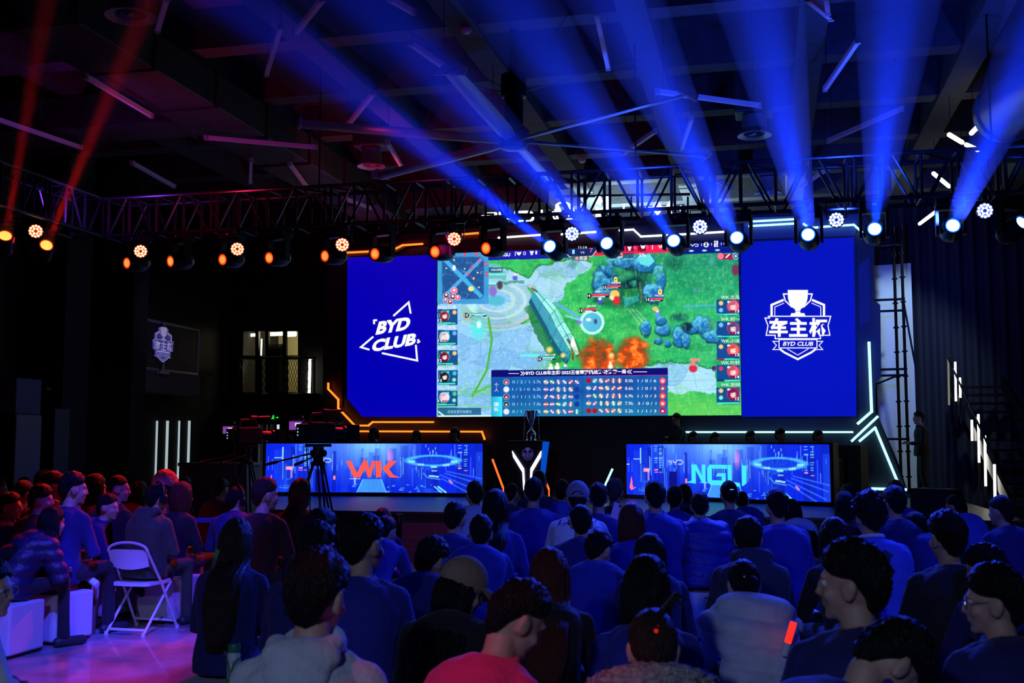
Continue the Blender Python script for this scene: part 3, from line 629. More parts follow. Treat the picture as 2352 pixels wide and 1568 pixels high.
    c.poly([(1122, 604), (1148, 608), (1163, 630), (1162, 645), (1148, 640), (1122, 640)], (95, 180, 175)); c.disc(1140, 690, 24, (75, 175, 195), 14, .95, .3); c.disc(1132, 668, 12, (120, 100, 190), 16, .9, .4); c.disc(1148, 655, 8, (60, 50, 70), 12, .9, .4); c.rect(1122, 614, 1154, 626, (30, 95, 130)); c.rect(1122, 628, 1161, 632, (120, 220, 215)); c.rect(1122, 648, 1140, 653, (130, 230, 220))
    # mini map
    c.rect(1006, 579, 1122, 698, (62, 150, 205)); c.paint(((X > 1006) & (X < 1122) & (Y > 579) & (Y < 698)) * np.clip(n * 1.4 - .5, 0, 1), (45, 120, 185), .5)
    def rr(x0, y0, x1, y1, r): return (np.hypot(np.maximum(np.maximum(x0 + r - X, X - x1 + r), 0), np.maximum(np.maximum(y0 + r - Y, Y - y1 + r), 0)) < r)
    inner = rr(1017, 591, 1110, 685, 12); c.paint(inner, (28, 80, 140)); c.paint(inner * (np.abs((X - 1063) / 93 + (Y - 638) / 94) < .06), (75, 155, 215)); c.paint(inner * (np.abs((X - 1063) / 93 - (Y - 638) / 94) < .075), (60, 165, 220))
    k = fbm(X / 13, Y / 13, 40, 2); c.paint(inner * (np.abs(k - .5) < .02), (95, 165, 215), .6); c.paint(rr(1015, 589, 1112, 687, 13) & ~rr(1017, 591, 1110, 685, 12), (40, 105, 165))
    c.disc(1082, 663, 8, (235, 215, 130), 7, 1, .3); c.disc(1043, 615, 5, (245, 225, 245), 8, 1, .4); c.disc(1088, 639, 3, (235, 170, 110))
    for x, y in ((1041, 584), (1067, 584), (1094, 583), (1101, 598), (1116, 606), (1084, 613), (1075, 629), (1118, 629)): c.rect(x - 2.5, y - 4, x + 2.5, y + 4, (215, 35, 75)); c.disc(x, y, 1.5, (255, 150, 170))
    for x, y in ((1043, 597), (1025, 616), (1067, 617), (1097, 626), (1100, 660)): c.disc(x, y, 1.8, (255, 240, 150))
    for x, y, r, q in ((1023, 690, 6, (120, 60, 90)), (1025, 678, 7.5, (60, 40, 60)), (1043, 667, 8.5, (240, 90, 120)), (1040, 681, 8, (90, 40, 90)), (1051, 683, 7, (225, 70, 90)), (1034, 693, 7, (110, 20, 50))): c.disc(x, y, r, (250, 200, 215)); c.disc(x, y, r - 1.3, q); c.disc(x, y - 1, r * .4, (245, 225, 235))
    # bars along the top
    sl = lambda x: 598 - (x - 1122) * 0.034
    c.paint((X > 1122) & (X < 1345) & (Y < sl(X)), (8, 25, 160)); c.paint((X > 1560) & (Y < sl(X) + 1), (6, 20, 120))
    c.poly([(1345, 560), (1575, 552), (1575, 578), (1362, 587), (1352, 592)], (232, 28, 72)); c.poly([(1297, 566), (1373, 562), (1373, 572), (1362, 588), (1304, 591), (1297, 578)], (8, 35, 95)); c.line([(1297, 568), (1298, 578), (1308, 590), (1360, 588), (1374, 570)], 1.6, (205, 235, 190))
    for x in (1412, 1437, 1465): c.rect(x, 561, x + 19, 577, (110, 10, 45))
    for x in (1588, 1618, 1648): c.disc(x, 576 - (x - 1588) * .03, 7, (190, 225, 220), 2.5, 1, .4)
    # portrait tiles
    av = [(150, 50, 75), (235, 215, 225), (130, 25, 60), (40, 35, 45), (250, 200, 225)]; av2 = [(225, 110, 120), (95, 75, 130), (235, 95, 70), (225, 90, 105), (130, 30, 90)]
    for i, (y0, y1) in enumerate(((710, 745), (758, 792), (804, 838), (850, 884), (897, 932))):
        c.rect(1006, y0, 1051, y1, (18, 75, 135)); c.disc(1021, y0 + 15, 13, (70, 225, 190)); c.disc(1021, y0 + 15, 11.8, av[i]); c.disc(1021, y0 + 24, 9, tuple(q * .6 for q in av[i]), 5, 1, .4); c.disc(1021.5, y0 + 16, 6, (248, 218, 215), 7, 1, .3); c.disc(1018, y0 + 9, 8, tuple(min(255, q * .8) for q in av[i]), 5, 1, .3); c.line([(1013, y0 + 8), (1012, y0 + 20)], 4, tuple(q * .8 for q in av[i])); c.disc(1019.3, y0 + 16, 1, (60, 30, 50)); c.disc(1024, y0 + 16, 1, (60, 30, 50)); c.disc(1015, y0 + 6, 3, (250, 240, 240), 2, .6, .6)
        c.disc(1044, y0 + 7, 6, ((240, 190, 120), (110, 170, 240), (240, 190, 120), (60, 190, 200), (70, 200, 120))[i], soft=.4)
        if i > 2: c.disc(1043, y0 + 22, 5.5, (140, 225, 170), soft=.4)
        c.disc(1029, y0 + 5, 3, (60, 220, 190)); c.rect(1007, y1 - 4.5, 1046 - 5 * (i == 2), y1 - 1.5, (70, 225, 185)); c.rect(1007, y1 - 1.5, 1051, y1 - .3, (15, 60, 60))
    for i, (y0, y1) in enumerate(((688, 724), (738, 775), (788, 827), (838, 876), (889, 928))):
        c.rect(1646, y0, 1699, y1, (16, 70, 130)); c.disc(1684, y0 + 15, 16, (200, 35, 65)); c.disc(1684, y0 + 15, 14, av2[i]); c.disc(1684, y0 + 27, 10, (120, 20, 45), 5, 1, .4); c.disc(1684, y0 + 17, 7, (252, 212, 205), 8.5, 1, .3); c.disc(1681, y0 + 8, 10, tuple(q * .8 for q in av2[i]), 6, 1, .3); c.line([(1675, y0 + 8), (1674, y0 + 22)], 4, tuple(q * .8 for q in av2[i])); c.disc(1681.5, y0 + 16.5, 1.1, (80, 25, 45)); c.disc(1687, y0 + 16, 1.1, (80, 25, 45)); c.line([(1682, y0 + 21), (1686, y0 + 21)], 1, (200, 90, 100)); c.disc(1677, y0 + 5, 3, (255, 235, 235), 2, .6, .6)
        c.disc(1656, y0 + 8, 6.5, ((240, 190, 110), (120, 180, 240), (240, 190, 110), (215, 50, 90), (240, 190, 110))[i], soft=.4); c.disc(1673, y0 + 5, 3, (190, 240, 220))
        if i in (0, 4): c.disc(1656, y0 + 24, 6, ((120, 190, 250), 0, 0, 0, (120, 225, 215))[i], soft=.4)
        c.rect(1647, y1 - 4, 1698, y1 - 1, (70, 225, 170)); 
        if i in (2, 3): c.rect(1647, y1 - 4, 1664, y1 - 1, ((150, 30, 30), (15, 40, 50))[i - 2])
    c.poly([(1650, 584), (1690, 582), (1690, 596), (1650, 596)], (150, 25, 50)); c.disc(1655, 588, 8, (240, 110, 140)); c.disc(1690, 588, 8, (190, 235, 240)); c.disc(1690, 588, 6.6, (20, 90, 140)); c.disc(1690, 588, 3, (190, 235, 240)); c.line([(1668, 591), (1675, 584)], 3, (250, 240, 240))
    # health bars
    def hb(x0, x1, y, col, h=4): c.rect(x0 - 1, y - h / 2 - 1, x1 + 1, y + h / 2 + 3.5, (15, 35, 50)); c.rect(x0, y - h / 2, x1, y + h / 2, col); c.rect(x0, y + h / 2 + 1.3, x0 + (x1 - x0) * .8, y + h / 2 + 2.8, (210, 235, 240))
    hb(1078, 1116, 722, (130, 225, 235)); hb(1246, 1274, 821, (110, 220, 240)); c.rect(1194, 813, 1238, 819, (100, 220, 225)); hb(1394, 1426, 657, (235, 70, 95)); hb(1358, 1398, 677, (235, 70, 95)); hb(1342, 1369, 710, (235, 70, 95)); hb(1494, 1522, 686, (235, 70, 95))
    for x, y in ((1071, 724), (1239, 824), (1389, 660), (1352, 679), (1334, 713), (1488, 688)): c.disc(x, y, 6.3, (10, 20, 35), soft=.2)
    for x, y in ((1414, 643), (1516, 671)): c.poly([(x - 4, y - 5), (x, y - 8), (x + 4, y - 5), (x + 4, y + 4), (x, y + 6), (x - 4, y + 4)], (245, 205, 120)); c.disc(x, y - 1, 2, (150, 60, 40))
    c.rect(1313, 586, 1352, 599, (30, 60, 60), .6); c.disc(1325, 593, 4, (245, 140, 170)); c.rect(1422, 581, 1456, 593, (20, 45, 60), .6); c.rect(1420, 582, 1430, 591, (235, 225, 215)); c.rect(1421.5, 583.5, 1428.5, 589.5, (160, 60, 50))
    # score board
    b0 = (Y > 863 - (X - 1128) * .012) & (X > 1128) & (X < 1534); c.paint(b0, (22, 90, 165)); c.paint(b0 * np.clip(fbm(X / 30, Y / 25, 77) * 2 - .8, 0, 1), (25, 60, 140), .7); c.paint(b0 * np.clip((Y - 900) / 60, 0, 1), (30, 130, 165), .7)
    c.poly([(1128, 850), (1534, 844), (1534, 861), (1128, 866)], (12, 12, 105)); c.line([(1340, 863), (1534, 861)], 1.2, (170, 40, 130)); c.rect(1128, 868, 1153, 911, (20, 80, 160)); c.paint(((X > 1128) & (X < 1153) & (Y > 911)) * np.clip(.5 + (X - 1128) / 50, 0, 1), (60, 215, 240))
    c.line([(1338, 866), (1338, 955)], 1, (15, 60, 120)); rng = random.Random(4)
    pal = [(120, 225, 230), (170, 120, 210), (240, 130, 130), (235, 205, 170), (140, 130, 235), (235, 90, 120), (70, 200, 150), (225, 170, 110)]
    for i, (yl, yr) in enumerate(zip((877, 894, 911, 928, 945), (874, 891, 909, 926, 943))):
        c.disc(1163, yl, 7.5, (120, 225, 240)); c.disc(1163, yl, 6.5, av[i]); c.disc(1163, yl + 1, 3.5, (245, 220, 225), soft=.6)
        c.disc(1522, yr, 8.5, (200, 35, 75)); c.disc(1522, yr, 6.8, av2[i]); c.disc(1522, yr + 1, 4, (250, 215, 210), soft=.6)
        for xs, yy, dk in ((1254 + 14.2 * np.arange(6), yl, (20, 50, 150)), (1352 + 14.2 * np.arange(6), yr, (165, 15, 30))):
            for j, x in enumerate(xs):
                if (dk[0] < 50 and j == 5 and i in (1, 2, 3)) or (dk[0] > 50 and ((j == 0 and i == 0) or (j < 2 and i == 4))): c.disc(x, yy, 6.3, dk); continue
                a = pal[rng.randrange(8)]; b = pal[rng.randrange(8)]; c.disc(x, yy, 6.3, tuple(q * .75 for q in a), soft=.3); t = rng.random() * 3.1; c.line([(x - 4 * math.cos(t), yy - 4 * math.sin(t)), (x + 4 * math.cos(t), yy + 4 * math.sin(t))], 3, (250, 245, 245)); c.disc(x + 1, yy - 1, 2.2, b, soft=.6)
    c.rect(1006, 936, 1105, 953, (15, 75, 120), .8); c.rect(1006, 954, 1128, 957, (220, 250, 250)); c.line([(1007, 945), (1020, 955)], 3, (200, 245, 250))
    c.c *= (0.97 + 0.06 * (np.sin(Y * 1.6) > 0))[:, None]
    return np.clip(c.c * 1.04, 0, 255)
g0, g1, g2 = S(1003, 957), S(1703, 957), S(1003, 583); top = PY(1702, 551, YL).z
m_game = vcol_emit('led_game_picture', 1.15)
grid_panel(lambda u, v: (g0.x + u * (g1.x - g0.x), YL - 0.004, g0.z + v * (g2.z - g0.z)), 640, 350, game, 'game_picture', m_game, lw)
sh = Sheet(S, (0, -1, 0))
# club triangle logo on the left panel
q = lambda pts: [(740 + x / 2.8, 440 + y / 2.8) for x, y in pts]
for pts in ([(458, 800), (557, 712), (570, 784)], [(330, 932), (250, 1000), (305, 1016)], [(385, 1038), (612, 1086), (603, 985)], [(335, 852), (334, 828), (354, 826)], [(615, 950), (625, 964), (612, 972)]): sh.line('logo_white', q(pts), 4.2)
sh.text('logo_white', 'BYD', 862.5, 769, 938, 738.5, .012, .28, .05, .16); sh.text('logo_white', 'CLUB', 852, 809, 953, 780.5, .012, .25, .05, .17)
emblem(sh, 'emblem_white', fitbox(1756, 664, 1909, 827))
# lettering on the game picture
T = lambda k, t, x0, yb, x1, yt, **kw: sh.text(k, t, x0, yb, x1, yt, lift=.012, **kw)
wt, pk, dk = 'white_lettering', 'pink_lettering', 'outline'
T(wt, 'NGU', 1149, 589, 1172, 581, bold=.03); T(wt, '0', 1202, 586, 1208, 577.5); T(wt, '1', 1230, 584, 1234, 576); T(wt, '|', 1183, 588, 1184.5, 578)
T(wt, '11:14', 1329, 571.5, 1348, 565); T(wt, 'VS', 1333.5, 582, 1342.5, 577.5); T('cyan_lettering', '1', 1314.5, 583, 1320, 573.5); T(pk, '7', 1354, 580, 1362, 570)
T(wt, '存活', 1331, 598, 1349, 588, bold=.02); T(wt, '37s', 1467.5, 590, 1483, 582, bold=.02); T(pk, 'k', 1427.5, 574, 1433, 567.5); T(pk, '6', 1455, 572, 1461, 564.5); T(pk, '3', 1483, 571, 1489, 563); T(wt, '|', 1498, 573, 1499.5, 562.5); T(wt, 'WK', 1512, 571, 1534, 563, bold=.03)
for x, y in ((1192, 582), (1477, 567)):
    sh.poly(wt, [(x - 6, y - 5), (x - 2, y - 2), (x, y - 4), (x + 2, y - 2), (x + 6, y - 5), (x + 4, y + 2), (x, y + 5), (x - 4, y + 2)])
for x, y in ((1221.5, 580), (1446, 570)): sh.poly(wt, [(x - 4, y - 5), (x - 1, y - 3), (x + 1, y - 3), (x + 4, y - 5), (x + 4, y + 1), (x + 1.5, y + 2), (x + 3, y + 5.5), (x - 3, y + 5.5), (x - 1.5, y + 2), (x - 4, y + 1)])
sh.disc(wt, 1248, 582, 5, 3)
byd(sh, wt, 1577, 560, 1604, 566.5); sh.rect(wt, 1611, 559, 1612, 565); drop_badge(sh, wt, 1622, 562, 6); sh.rect(wt, 1634, 558, 1635, 564); twig_badge(sh, wt, 1640, 553, 1649.5, 567); sh.rect(wt, 1656, 557, 1657, 563); wave_badge(sh, wt, 1661, 1672, 560, 3)
for n_, y in (('小焕', 709.5), ('失落', 756.5), ('小奇', 802.5), ('小东', 849), ('', 894)):
    if n_: T(wt, 'NGU.' + n_, 1006, y, 1047.5, y - 8.5)
    else: T(wt, 'NGU.', 1006, y, 1022, y - 5.5); T(wt, '不败而来', 1023, y, 1048, y - 6.5)
for t, y in (('12', 739), ('13', 785), ('12', 831), ('13', 877), ('11', 924)): T(wt, t, 1007, y, 1015, y - 6.5, bold=.01)
for n_, y in (('北风', 687), ('时一', 737), ('小冰', 787), ('叶轩', 837), ('世间', 887.5)): T(wt, 'WK.' + n_, 1656, y, 1699, y - 9)
for t, y in (('13', 718), ('14', 767.5), ('13', 818), ('14', 869), ('12', 919)): T(wt, t, 1689, y, 1698, y - 7, bold=.015)
for t, x, y in (('13', 1071, 727), ('12', 1239, 827), ('12', 1389, 663), ('14', 1352, 682), ('13', 1334, 716), ('13', 1488, 691)): T(wt, t, x - 3.8, y, x + 3.8, y - 6, bold=.03)
for t, x0, y, x1 in (('NGU.失落', 1129, 622, 1152), ('NGU.小奇', 1253, 817, 1276), ('WK.世间', 1404, 652, 1425), ('WK.时一', 1367, 672, 1383), ('WK.叶轩', 1349, 705, 1369), ('WK.小冰', 1504, 681, 1525)): T(wt, t, x0, y, x1, y - 5, bold=.02)
T(wt, 'BYD CLUB车主杯·2023王者荣耀挑战赛·决赛第一局', 1208, 861.5, 1438, 851.5, bold=.03, rot=.016)
for k in (0, 5): sh.line(wt, [(1196 + k, 853), (1201 + k, 857), (1196 + k, 862)], 1.6); sh.line(wt, [(1446 + k, 849), (1441 + k, 853.5), (1446 + k, 858)], 1.6)
sh.rect(wt, 1168, 857, 1192, 858.2); sh.rect(wt, 1455, 853, 1486, 854.4)
for (l, g), y in zip((('0 / 2 / 1', '5.7k'), ('1 / 2 / 0', '6.3k'), ('0 / 1 / 1', '5.7k'), ('0 / 1 / 1', '7.3k'), ('0 / 1 / 3', '4.8k')), (880, 897, 914, 931, 948)): T('cyan_lettering', l, 1177, y, 1217, y - 6.3); T('cyan_lettering', g, 1225, y, 1243, y - 6.8)
for (l, g), y in zip((('1 / 0 / 6', '8.0k'), ('1 / 0 / 5', '8.6k'), ('1 / 0 / 3', '6.9k'), ('3 / 0 / 1', '7.9k'), ('1 / 1 / 3', '5.2k')), (877.5, 895, 912.5, 929.5, 947)): T(wt, g, 1436, y, 1455, y - 7); T(wt, l, 1465, y, 1507.5, y - 6.5)
T(wt, '个', 1136, 889, 1145, 879); T(wt, '人', 1136, 899, 1145, 891); T(wt, '团', 1135.5, 933, 1145.5, 924, bold=.02); T(wt, '队', 1135.5, 944, 1145.5, 935, bold=.02); T('cyan_lettering', '点击这里开始聊天', 1028, 949, 1084, 941.5)
m_lw = emis('led_white', (1, 1, 1), 1.0)
sh.flush(lw, {'logo_white': 'club_logo', 'emblem_white': 'cup_emblem'}, {'logo_white': m_lw, 'emblem_white': m_lw, wt: m_lw, pk: emis('led_pink', (1.0, 0.15, 0.4), 1.0), 'cyan_lettering': emis('led_cyan', (0.35, 0.85, 1.0), 1.0)})
# ================================================================= team desks
def city(pts, U, V):
    X = U * 500; Y = (1 - V) * 110; c = Canvas(X, Y); r = random.Random(11)
    c.c[:] = (10, 35, 215); g = np.exp(-((X - 250) / 95) ** 2) * np.clip(1.1 - Y / 90, 0, 1); c.paint(np.clip(g, 0, 1), (120, 190, 255), .95); c.paint(np.exp(-((X - 120) / 40) ** 2) * np.clip(1 - Y / 70, 0, 1), (90, 150, 255), .8)
    for i in range(46):
        x = r.random() * 500; wd = 4 + r.random() * 16; h = r.random() * 60; k = r.random()
        c.rect(x, h, x + wd, 110, (5 + 25 * k, 20 + 60 * k, 150 + 90 * k), .35 if 170 < x < 320 else .6)
    for i in range(70):
        x = r.random() * 500; y = r.random() * 60; c.rect(x, y, x + 1.2, y + 8 + r.random() * 35, (120, 190, 255), .35 + .4 * r.random())
    for x0 in (78, 90, 445, 458, 388):
        for y in range(4, 62, 5):
            if r.random() < .75: c.rect(x0, y, x0 + 6 + 3 * r.random(), y + 1.8, (110, 200, 255) if y < 50 else (255, 150, 200), .85)
    c.rect(38, 8, 41, 42, (140, 215, 255)); c.rect(20, 31, 42, 33, (140, 215, 255)); c.rect(1, 43, 9, 45, (200, 230, 255)); c.poly([(8, 95), (14, 70), (18, 95), (30, 92), (14, 100)], (255, 110, 140)); c.rect(48, 52, 64, 60, (255, 150, 185)); c.rect(58, 60, 64, 78, (200, 150, 220), .7); c.rect(159, 72, 164, 82, (255, 130, 140)); c.disc(290, 30, 9, (235, 130, 215), 26, .75, .8)
    c.rect(116, 58, 137, 110, (10, 15, 120)); c.rect(128, 50, 134, 58, (60, 130, 255), .6)
    # ring tower
    c.rect(362, 0, 404, 38, (15, 40, 210)); 
    for i in range(22): x = 362 + r.random() * 42; y = r.random() * 34; c.rect(x, y, x + 1, y + 6, (140, 215, 255), .8)
    c.disc(388, 42, 58, (20, 60, 215), 14, .8, .2); d = c.d(388, 38, 55, 11); c.paint(np.clip(1.4 - np.abs(d - 1) * 5, 0, 1), (70, 175, 255))
    for x, y in ((340, 40), (360, 47), (390, 52), (418, 48), (436, 40)):
        for k in (-5, 0, 5): c.poly([(x + k - 3.4, y), (x + k, y - 3), (x + k + 3.4, y), (x + k, y + 3)], (140, 225, 255))
    c.rect(372, 60, 400, 100, (12, 30, 180), .7); c.line([(380, 72), (400, 74)], 3, (160, 235, 255)); c.line([(366, 66), (376, 76), (404, 80)], 1.6, (90, 180, 255)); c.rect(385, 60, 398, 63, (100, 180, 255))
    for a, b in (((405, 70), (490, 105)), ((415, 66), (495, 90)), ((408, 78), (470, 110)), ((420, 62), (498, 78))): c.line([a, b], 2.2, (60, 120, 255), .8)
    c.line([(425, 82), (432, 88)], 3, (255, 150, 160)); c.line([(400, 96), (418, 109)], 3, (120, 240, 240)); c.line([(392, 96), (408, 109)], 2.4, (120, 230, 230))
    for i in range(26): x = 190 + r.random() * 220; y = 90 + r.random() * 18; c.rect(x, y, x + 3 + 9 * r.random(), y + 2, (90, 190, 255), .7)
    for i in range(14): x = 28 + r.random() * 70; y = 80 + r.random() * 26; c.rect(x, y, x + 20 * r.random(), y + 1.4, (70, 130, 255), .8)
    c.poly([(228, 80), (270, 80), (282, 110), (214, 110)], (60, 140, 235)); c.line([(228, 80), (214, 110)], 1.5, (110, 220, 255)); c.line([(270, 80), (282, 110)], 1.5, (110, 220, 255)); c.rect(196, 78, 222, 80, (190, 220, 255), .8); c.rect(208, 70, 211, 92, (190, 220, 255), .8)
    c.line([(140, 34), (150, 34), (154, 38), (150, 42), (141, 42)], 1.6, (200, 225, 255)); c.line([(128, 34), (129, 38), (136, 38), (138, 34)], 1.4, (200, 225, 255)); c.line([(133, 38), (133, 43)], 1.4, (200, 225, 255)); c.line([(115, 35), (123, 35), (124, 38), (116, 38), (124, 39), (124, 42), (116, 42)], 1.3, (200, 225, 255), .8)
    c.c *= (.9 + .2 * fbm(X / 2.2, Y / 30, 8, 2))[:, None]
    return np.clip(c.c * 1.02, 0, 255)
m_city = vcol_emit('led_city_picture', 1.2)
def desk(p0, p1, ztop, zbot, label, team):
    p0, p1 = Vector(p0), Vector(p1); u = (p1 - p0).normalized(); n = Vector((u.y, -u.x, 0)); mid = (p0 + p1) / 2
    t = thing('team_desk', (mid.x, mid.y, STZ), label, 'desk')
    M = Matrix((u, -n, Vector((0, 0, 1)))).transposed()
    W_ = (p1 - p0).length
    MB().box(mid - n * 0.12 + Vector((0, 0, (ztop + STZ) / 2)), (W_ + 0.12, 0.2, ztop - STZ + 0.06), M).build('front', m_blackp, t)
    MB().box(mid - n * 0.5 + Vector((0, 0, 1.40)), (W_ + 0.1, 0.62, 0.04), M).build('worktop', m_blackp, t)
    for s in (-1, 1): MB().box(mid + u * s * (W_ / 2) - n * 0.5 + Vector((0, 0, 1.015)), (0.05, 0.6, 0.73), M).build('side_panel', m_blackp, t)
    grid_panel(lambda a, b: p0 + u * (a * W_) - n * 0.012 + Vector((0, 0, zbot + b * (ztop - zbot))), 320, 76, city, 'led_front', m_city, t)
    fn = lambda x, y: p0 + u * (x / 500 * W_) - n * 0.012 + Vector((0, 0, ztop - y / 110 * (ztop - zbot)))
    s = Sheet(fn, n)
    if team == 'WK':
        s.poly('logo', [(188, 39), (200, 39), (214, 66), (226, 44), (229, 39), (238, 39), (243, 58), (248, 39), (256, 39), (246, 76), (239, 76), (233, 56), (222, 76), (214, 76), (207, 78), (199, 60)]); s.poly('logo', [(226, 44), (233, 26), (229, 46)])
        s.poly('logo', [(256, 39), (270, 39), (270, 76), (258, 76)]); s.poly('logo', [(272, 56), (290, 39), (306, 39), (288, 57), (298, 70), (314, 76), (290, 76)])
        s.flush(t, {'logo': 'team_logo'}, {'logo': emis('led_coral', (1.0, 0.11, 0.08), 1.0)})
    else:
        s.poly('logo', [(176, 42), (189, 42), (203, 66), (203, 42), (212, 42), (212, 83), (203, 80), (187, 54), (187, 82), (162, 80), (176, 76)])
        s.poly('logo', [(222, 42), (266, 42), (266, 50), (228, 50), (228, 74), (252, 74), (252, 66), (238, 66), (242, 59), (262, 59), (262, 80), (256, 84), (224, 84), (216, 76), (216, 50)])
        s.poly('logo', [(267, 42), (276, 42), (277, 76), (296, 78), (299, 96), (294, 86), (272, 83), (267, 76)]); s.poly('logo', [(301, 28), (303, 42), (313, 43), (312, 78), (304, 84), (301, 84)])
        s.flush(t, {'logo': 'team_logo'}, {'logo': emis('led_aqua', (0.06, 0.85, 1.0), 1.0)})
    return t
def at_d(px, py, d): q = PD(px, py, d); return Vector((q.x, q.y, 0))
zt_, zb_ = 1.672, 0.72
DL0, DL1, DR0, DR1 = at_d(610, 1060, 21.7), at_d(1108, 1060, 21.15), at_d(1438, 1060, 20.7), at_d(1905, 1060, 17.95)
desk(DL0, DL1, zt_, zb_, 'left team desk with a blue city LED front and a coral WK logo', 'WK')
desk(DR0, DR1, zt_ - .01, zb_, 'right team desk with a blue city LED front and an aqua NGU logo', 'NGU')
pb = MB(); a = PD(1955, 1080, 18.6); pb.rbox((a.x, a.y, STZ + 0.5), (0.46, 0.46, 1.0), 0.01, Matrix.Rotation(R(-20), 3, 'Z'))
tag(pb.build('plinth', mat('olive_grey_board', (0.07, 0.07, 0.05), 0.6)), 'olive grey plinth standing at the right end of the right desk', 'plinth')
# ================================================================= podium and trophy
pd_ = PD(1211, 1100, 20.2); PX0, PYv = pd_.x, pd_.y
pod = thing('podium', (PX0, PYv, STZ), 'dark podium with a glowing white Y shape carrying the trophy', 'podium')
pt = PD(1211, 1014, 20.2).z
def PP(x, y): return PY(x, y, PYv - 0.22)
MB().prism([PP(1175, 1016), PP(1247, 1016), zz(PP(1247, 1100), 1.15), zz(PP(1222, 1100), 0.95), zz(PP(1222, 1100), STZ), zz(PP(1196, 1100), STZ), zz(PP(1196, 1100), 0.95), zz(PP(1172, 1040), 1.2)], (0, -1, 0), 0.4).build('body', mat('podium_navy', (0.012, 0.012, 0.03), 0.4), pod)
MB().rbox((PX0, PYv, pt), (0.62, 0.5, 0.04), 0.01).build('top', m_blackp, pod)
psh = Sheet(lambda x, y: PY(x, y, PYv - 0.235), (0, -1, 0))
k = lambda pts: [(1120 + x / 7.128, 930 + y / 7.128) for x, y in pts]
psh.poly('light', k([(400, 748), (410, 750), (600, 1040), (606, 1140), (612, 1330), (590, 1400), (582, 1330), (570, 1100), (418, 850)])); psh.poly('light', k([(884, 748), (872, 750), (700, 1040), (697, 1200), (708, 1400), (722, 1330), (735, 1090), (876, 850)]))
psh.flush(pod, {'light': 'light_strip'}, {'light': emis('podium_white', (0.9, 0.92, 1.0), 2.5)})
psh2 = Sheet(lambda x, y: PY(x, y, PYv - 0.225), (0, -1, 0)); psh2.poly('blue', k([(902, 600), (1012, 600), (930, 1260), (850, 1260)]), .004); psh2.flush(pod, {'blue': 'blue_side_strip'}, {'blue': emis('podium_blue', (0.0, 0.07, 0.55), 1.0)})
emblem(psh, 'emb', fitbox(1198, 1027, 1226, 1058), lift=.004); psh.mb = {'emb': psh.mb['emb']}; psh.flush(pod, {'emb': 'engraved_emblem'}, {'emb': emis('engraved_blue', (0.08, 0.07, 0.35), .55)})
m_chr = mat('trophy_silver', (0.8, 0.8, 0.85), 0.2, 1.0)
zt0 = pt + 0.02; tz = lambda y: PD(1221, y, 20.2).z; tx = PD(1221, 1000, 20.2).x; rr_ = lambda px: px / 2500 * 20.2
tr = thing('trophy', (tx, PYv, zt0), 'tall silver hourglass shaped trophy on the podium', 'trophy')
H = tz(943) - zt0
MB().lathe([(rr_(13), 0), (rr_(13), .02 * H), (rr_(11), .04 * H), (rr_(11), .2 * H), (rr_(9), .28 * H), (rr_(4), .36 * H), (rr_(2.2), .41 * H)], (tx, PYv, zt0), 32).build('base', m_chr, tr, True, 40)
MB().lathe([(rr_(2.2), .40 * H), (rr_(3.2), .42 * H), (rr_(1.8), .44 * H), (rr_(2.0), .48 * H)], (tx, PYv, zt0), 24).build('stem', m_chr, tr, True, 40)
MB().lathe([(rr_(2.0), .47 * H), (rr_(7), .62 * H), (rr_(11), .78 * H), (rr_(12.5), .92 * H), (rr_(14), 1.0 * H), (rr_(13), .99 * H), (rr_(11), .9 * H), (rr_(6), .65 * H), (.005, .55 * H)], (tx, PYv, zt0), 32, cap=False).build('cup', m_chr, tr, True, 40)
for s in (-1, 1):
    MB().path([(tx + s * rr_(14), PYv, zt0 + H), (tx + s * rr_(16), PYv, zt0 + .8 * H), (tx + s * rr_(17), PYv, zt0 + .5 * H), (tx + s * rr_(18), PYv, zt0 + .02 * H)], .008).build('handle', mat('trophy_violet_rod', (.45, .35, .6), .15, 1.0), tr)
def floor_neon(p, q, d, m, label):
    a, b = PD(*p, d), PD(*q, d); t = MB().tube(a, b, .02); z0 = min(a.z, b.z)
    e = a if a.z < b.z else b
    if z0 > STZ + .05: t.tube(e, (e.x, e.y, STZ), .012)
    tag(t.build('neon_tube', m), label, 'light')
floor_neon((1131, 1054), (1156, 1121), 20.6, emis('red_orange_neon', (1.0, .10, .015), 2.2), 'red orange neon tube leaning left of the podium')
floor_neon((1251, 1100), (1261, 1124), 20.6, emis('red_orange_neon', (1.0, .10, .015), 2.2), 'short orange neon tube leaning right of the podium')
floor_neon((1407, 1076), (1388, 1118), 20.4, m_cy, 'cyan neon tube leaning by the right desk')
# glowing header sign on top of the backdrop
YH = 22.3
hs = thing('header_sign', PY(1340, 516, YH), 'glowing white logo sign above the backdrop seen through the truss', 'sign')
hsh = Sheet(lambda x, y: PY(x, y, YH - .05), (0, -1, 0))
fb = MB(); 
for y in (452, 516): fb.bar(PY(1095, y + 3, YH + .03), PY(1585, y - 6, YH + .03), .05, .05)
for x in (1100, 1250, 1345, 1450, 1580): fb.bar(PY(x, 452, YH + .03), PY(x, 519, YH + .03), .04, .04, (0, 1, 0))
fb.build('support_frame', m_black, hs)
byd(hsh, 'w', 1106, 484, 1226, 511); hsh.rect('w', 1242, 482, 1247, 500); drop_badge(hsh, 'w', 1294, 489, 26); hsh.rect('w', 1334, 468, 1338, 486); twig_badge(hsh, 'w', 1367, 451, 1405, 516); hsh.rect('w', 1431, 470, 1435, 486); wave_badge(hsh, 'w', 1478, 1572, 479, 19)
hsh.flush(hs, {'w': 'logo_lettering'}, {'w': emis('sign_white', (.85, .97, 1.0), 3.0)})
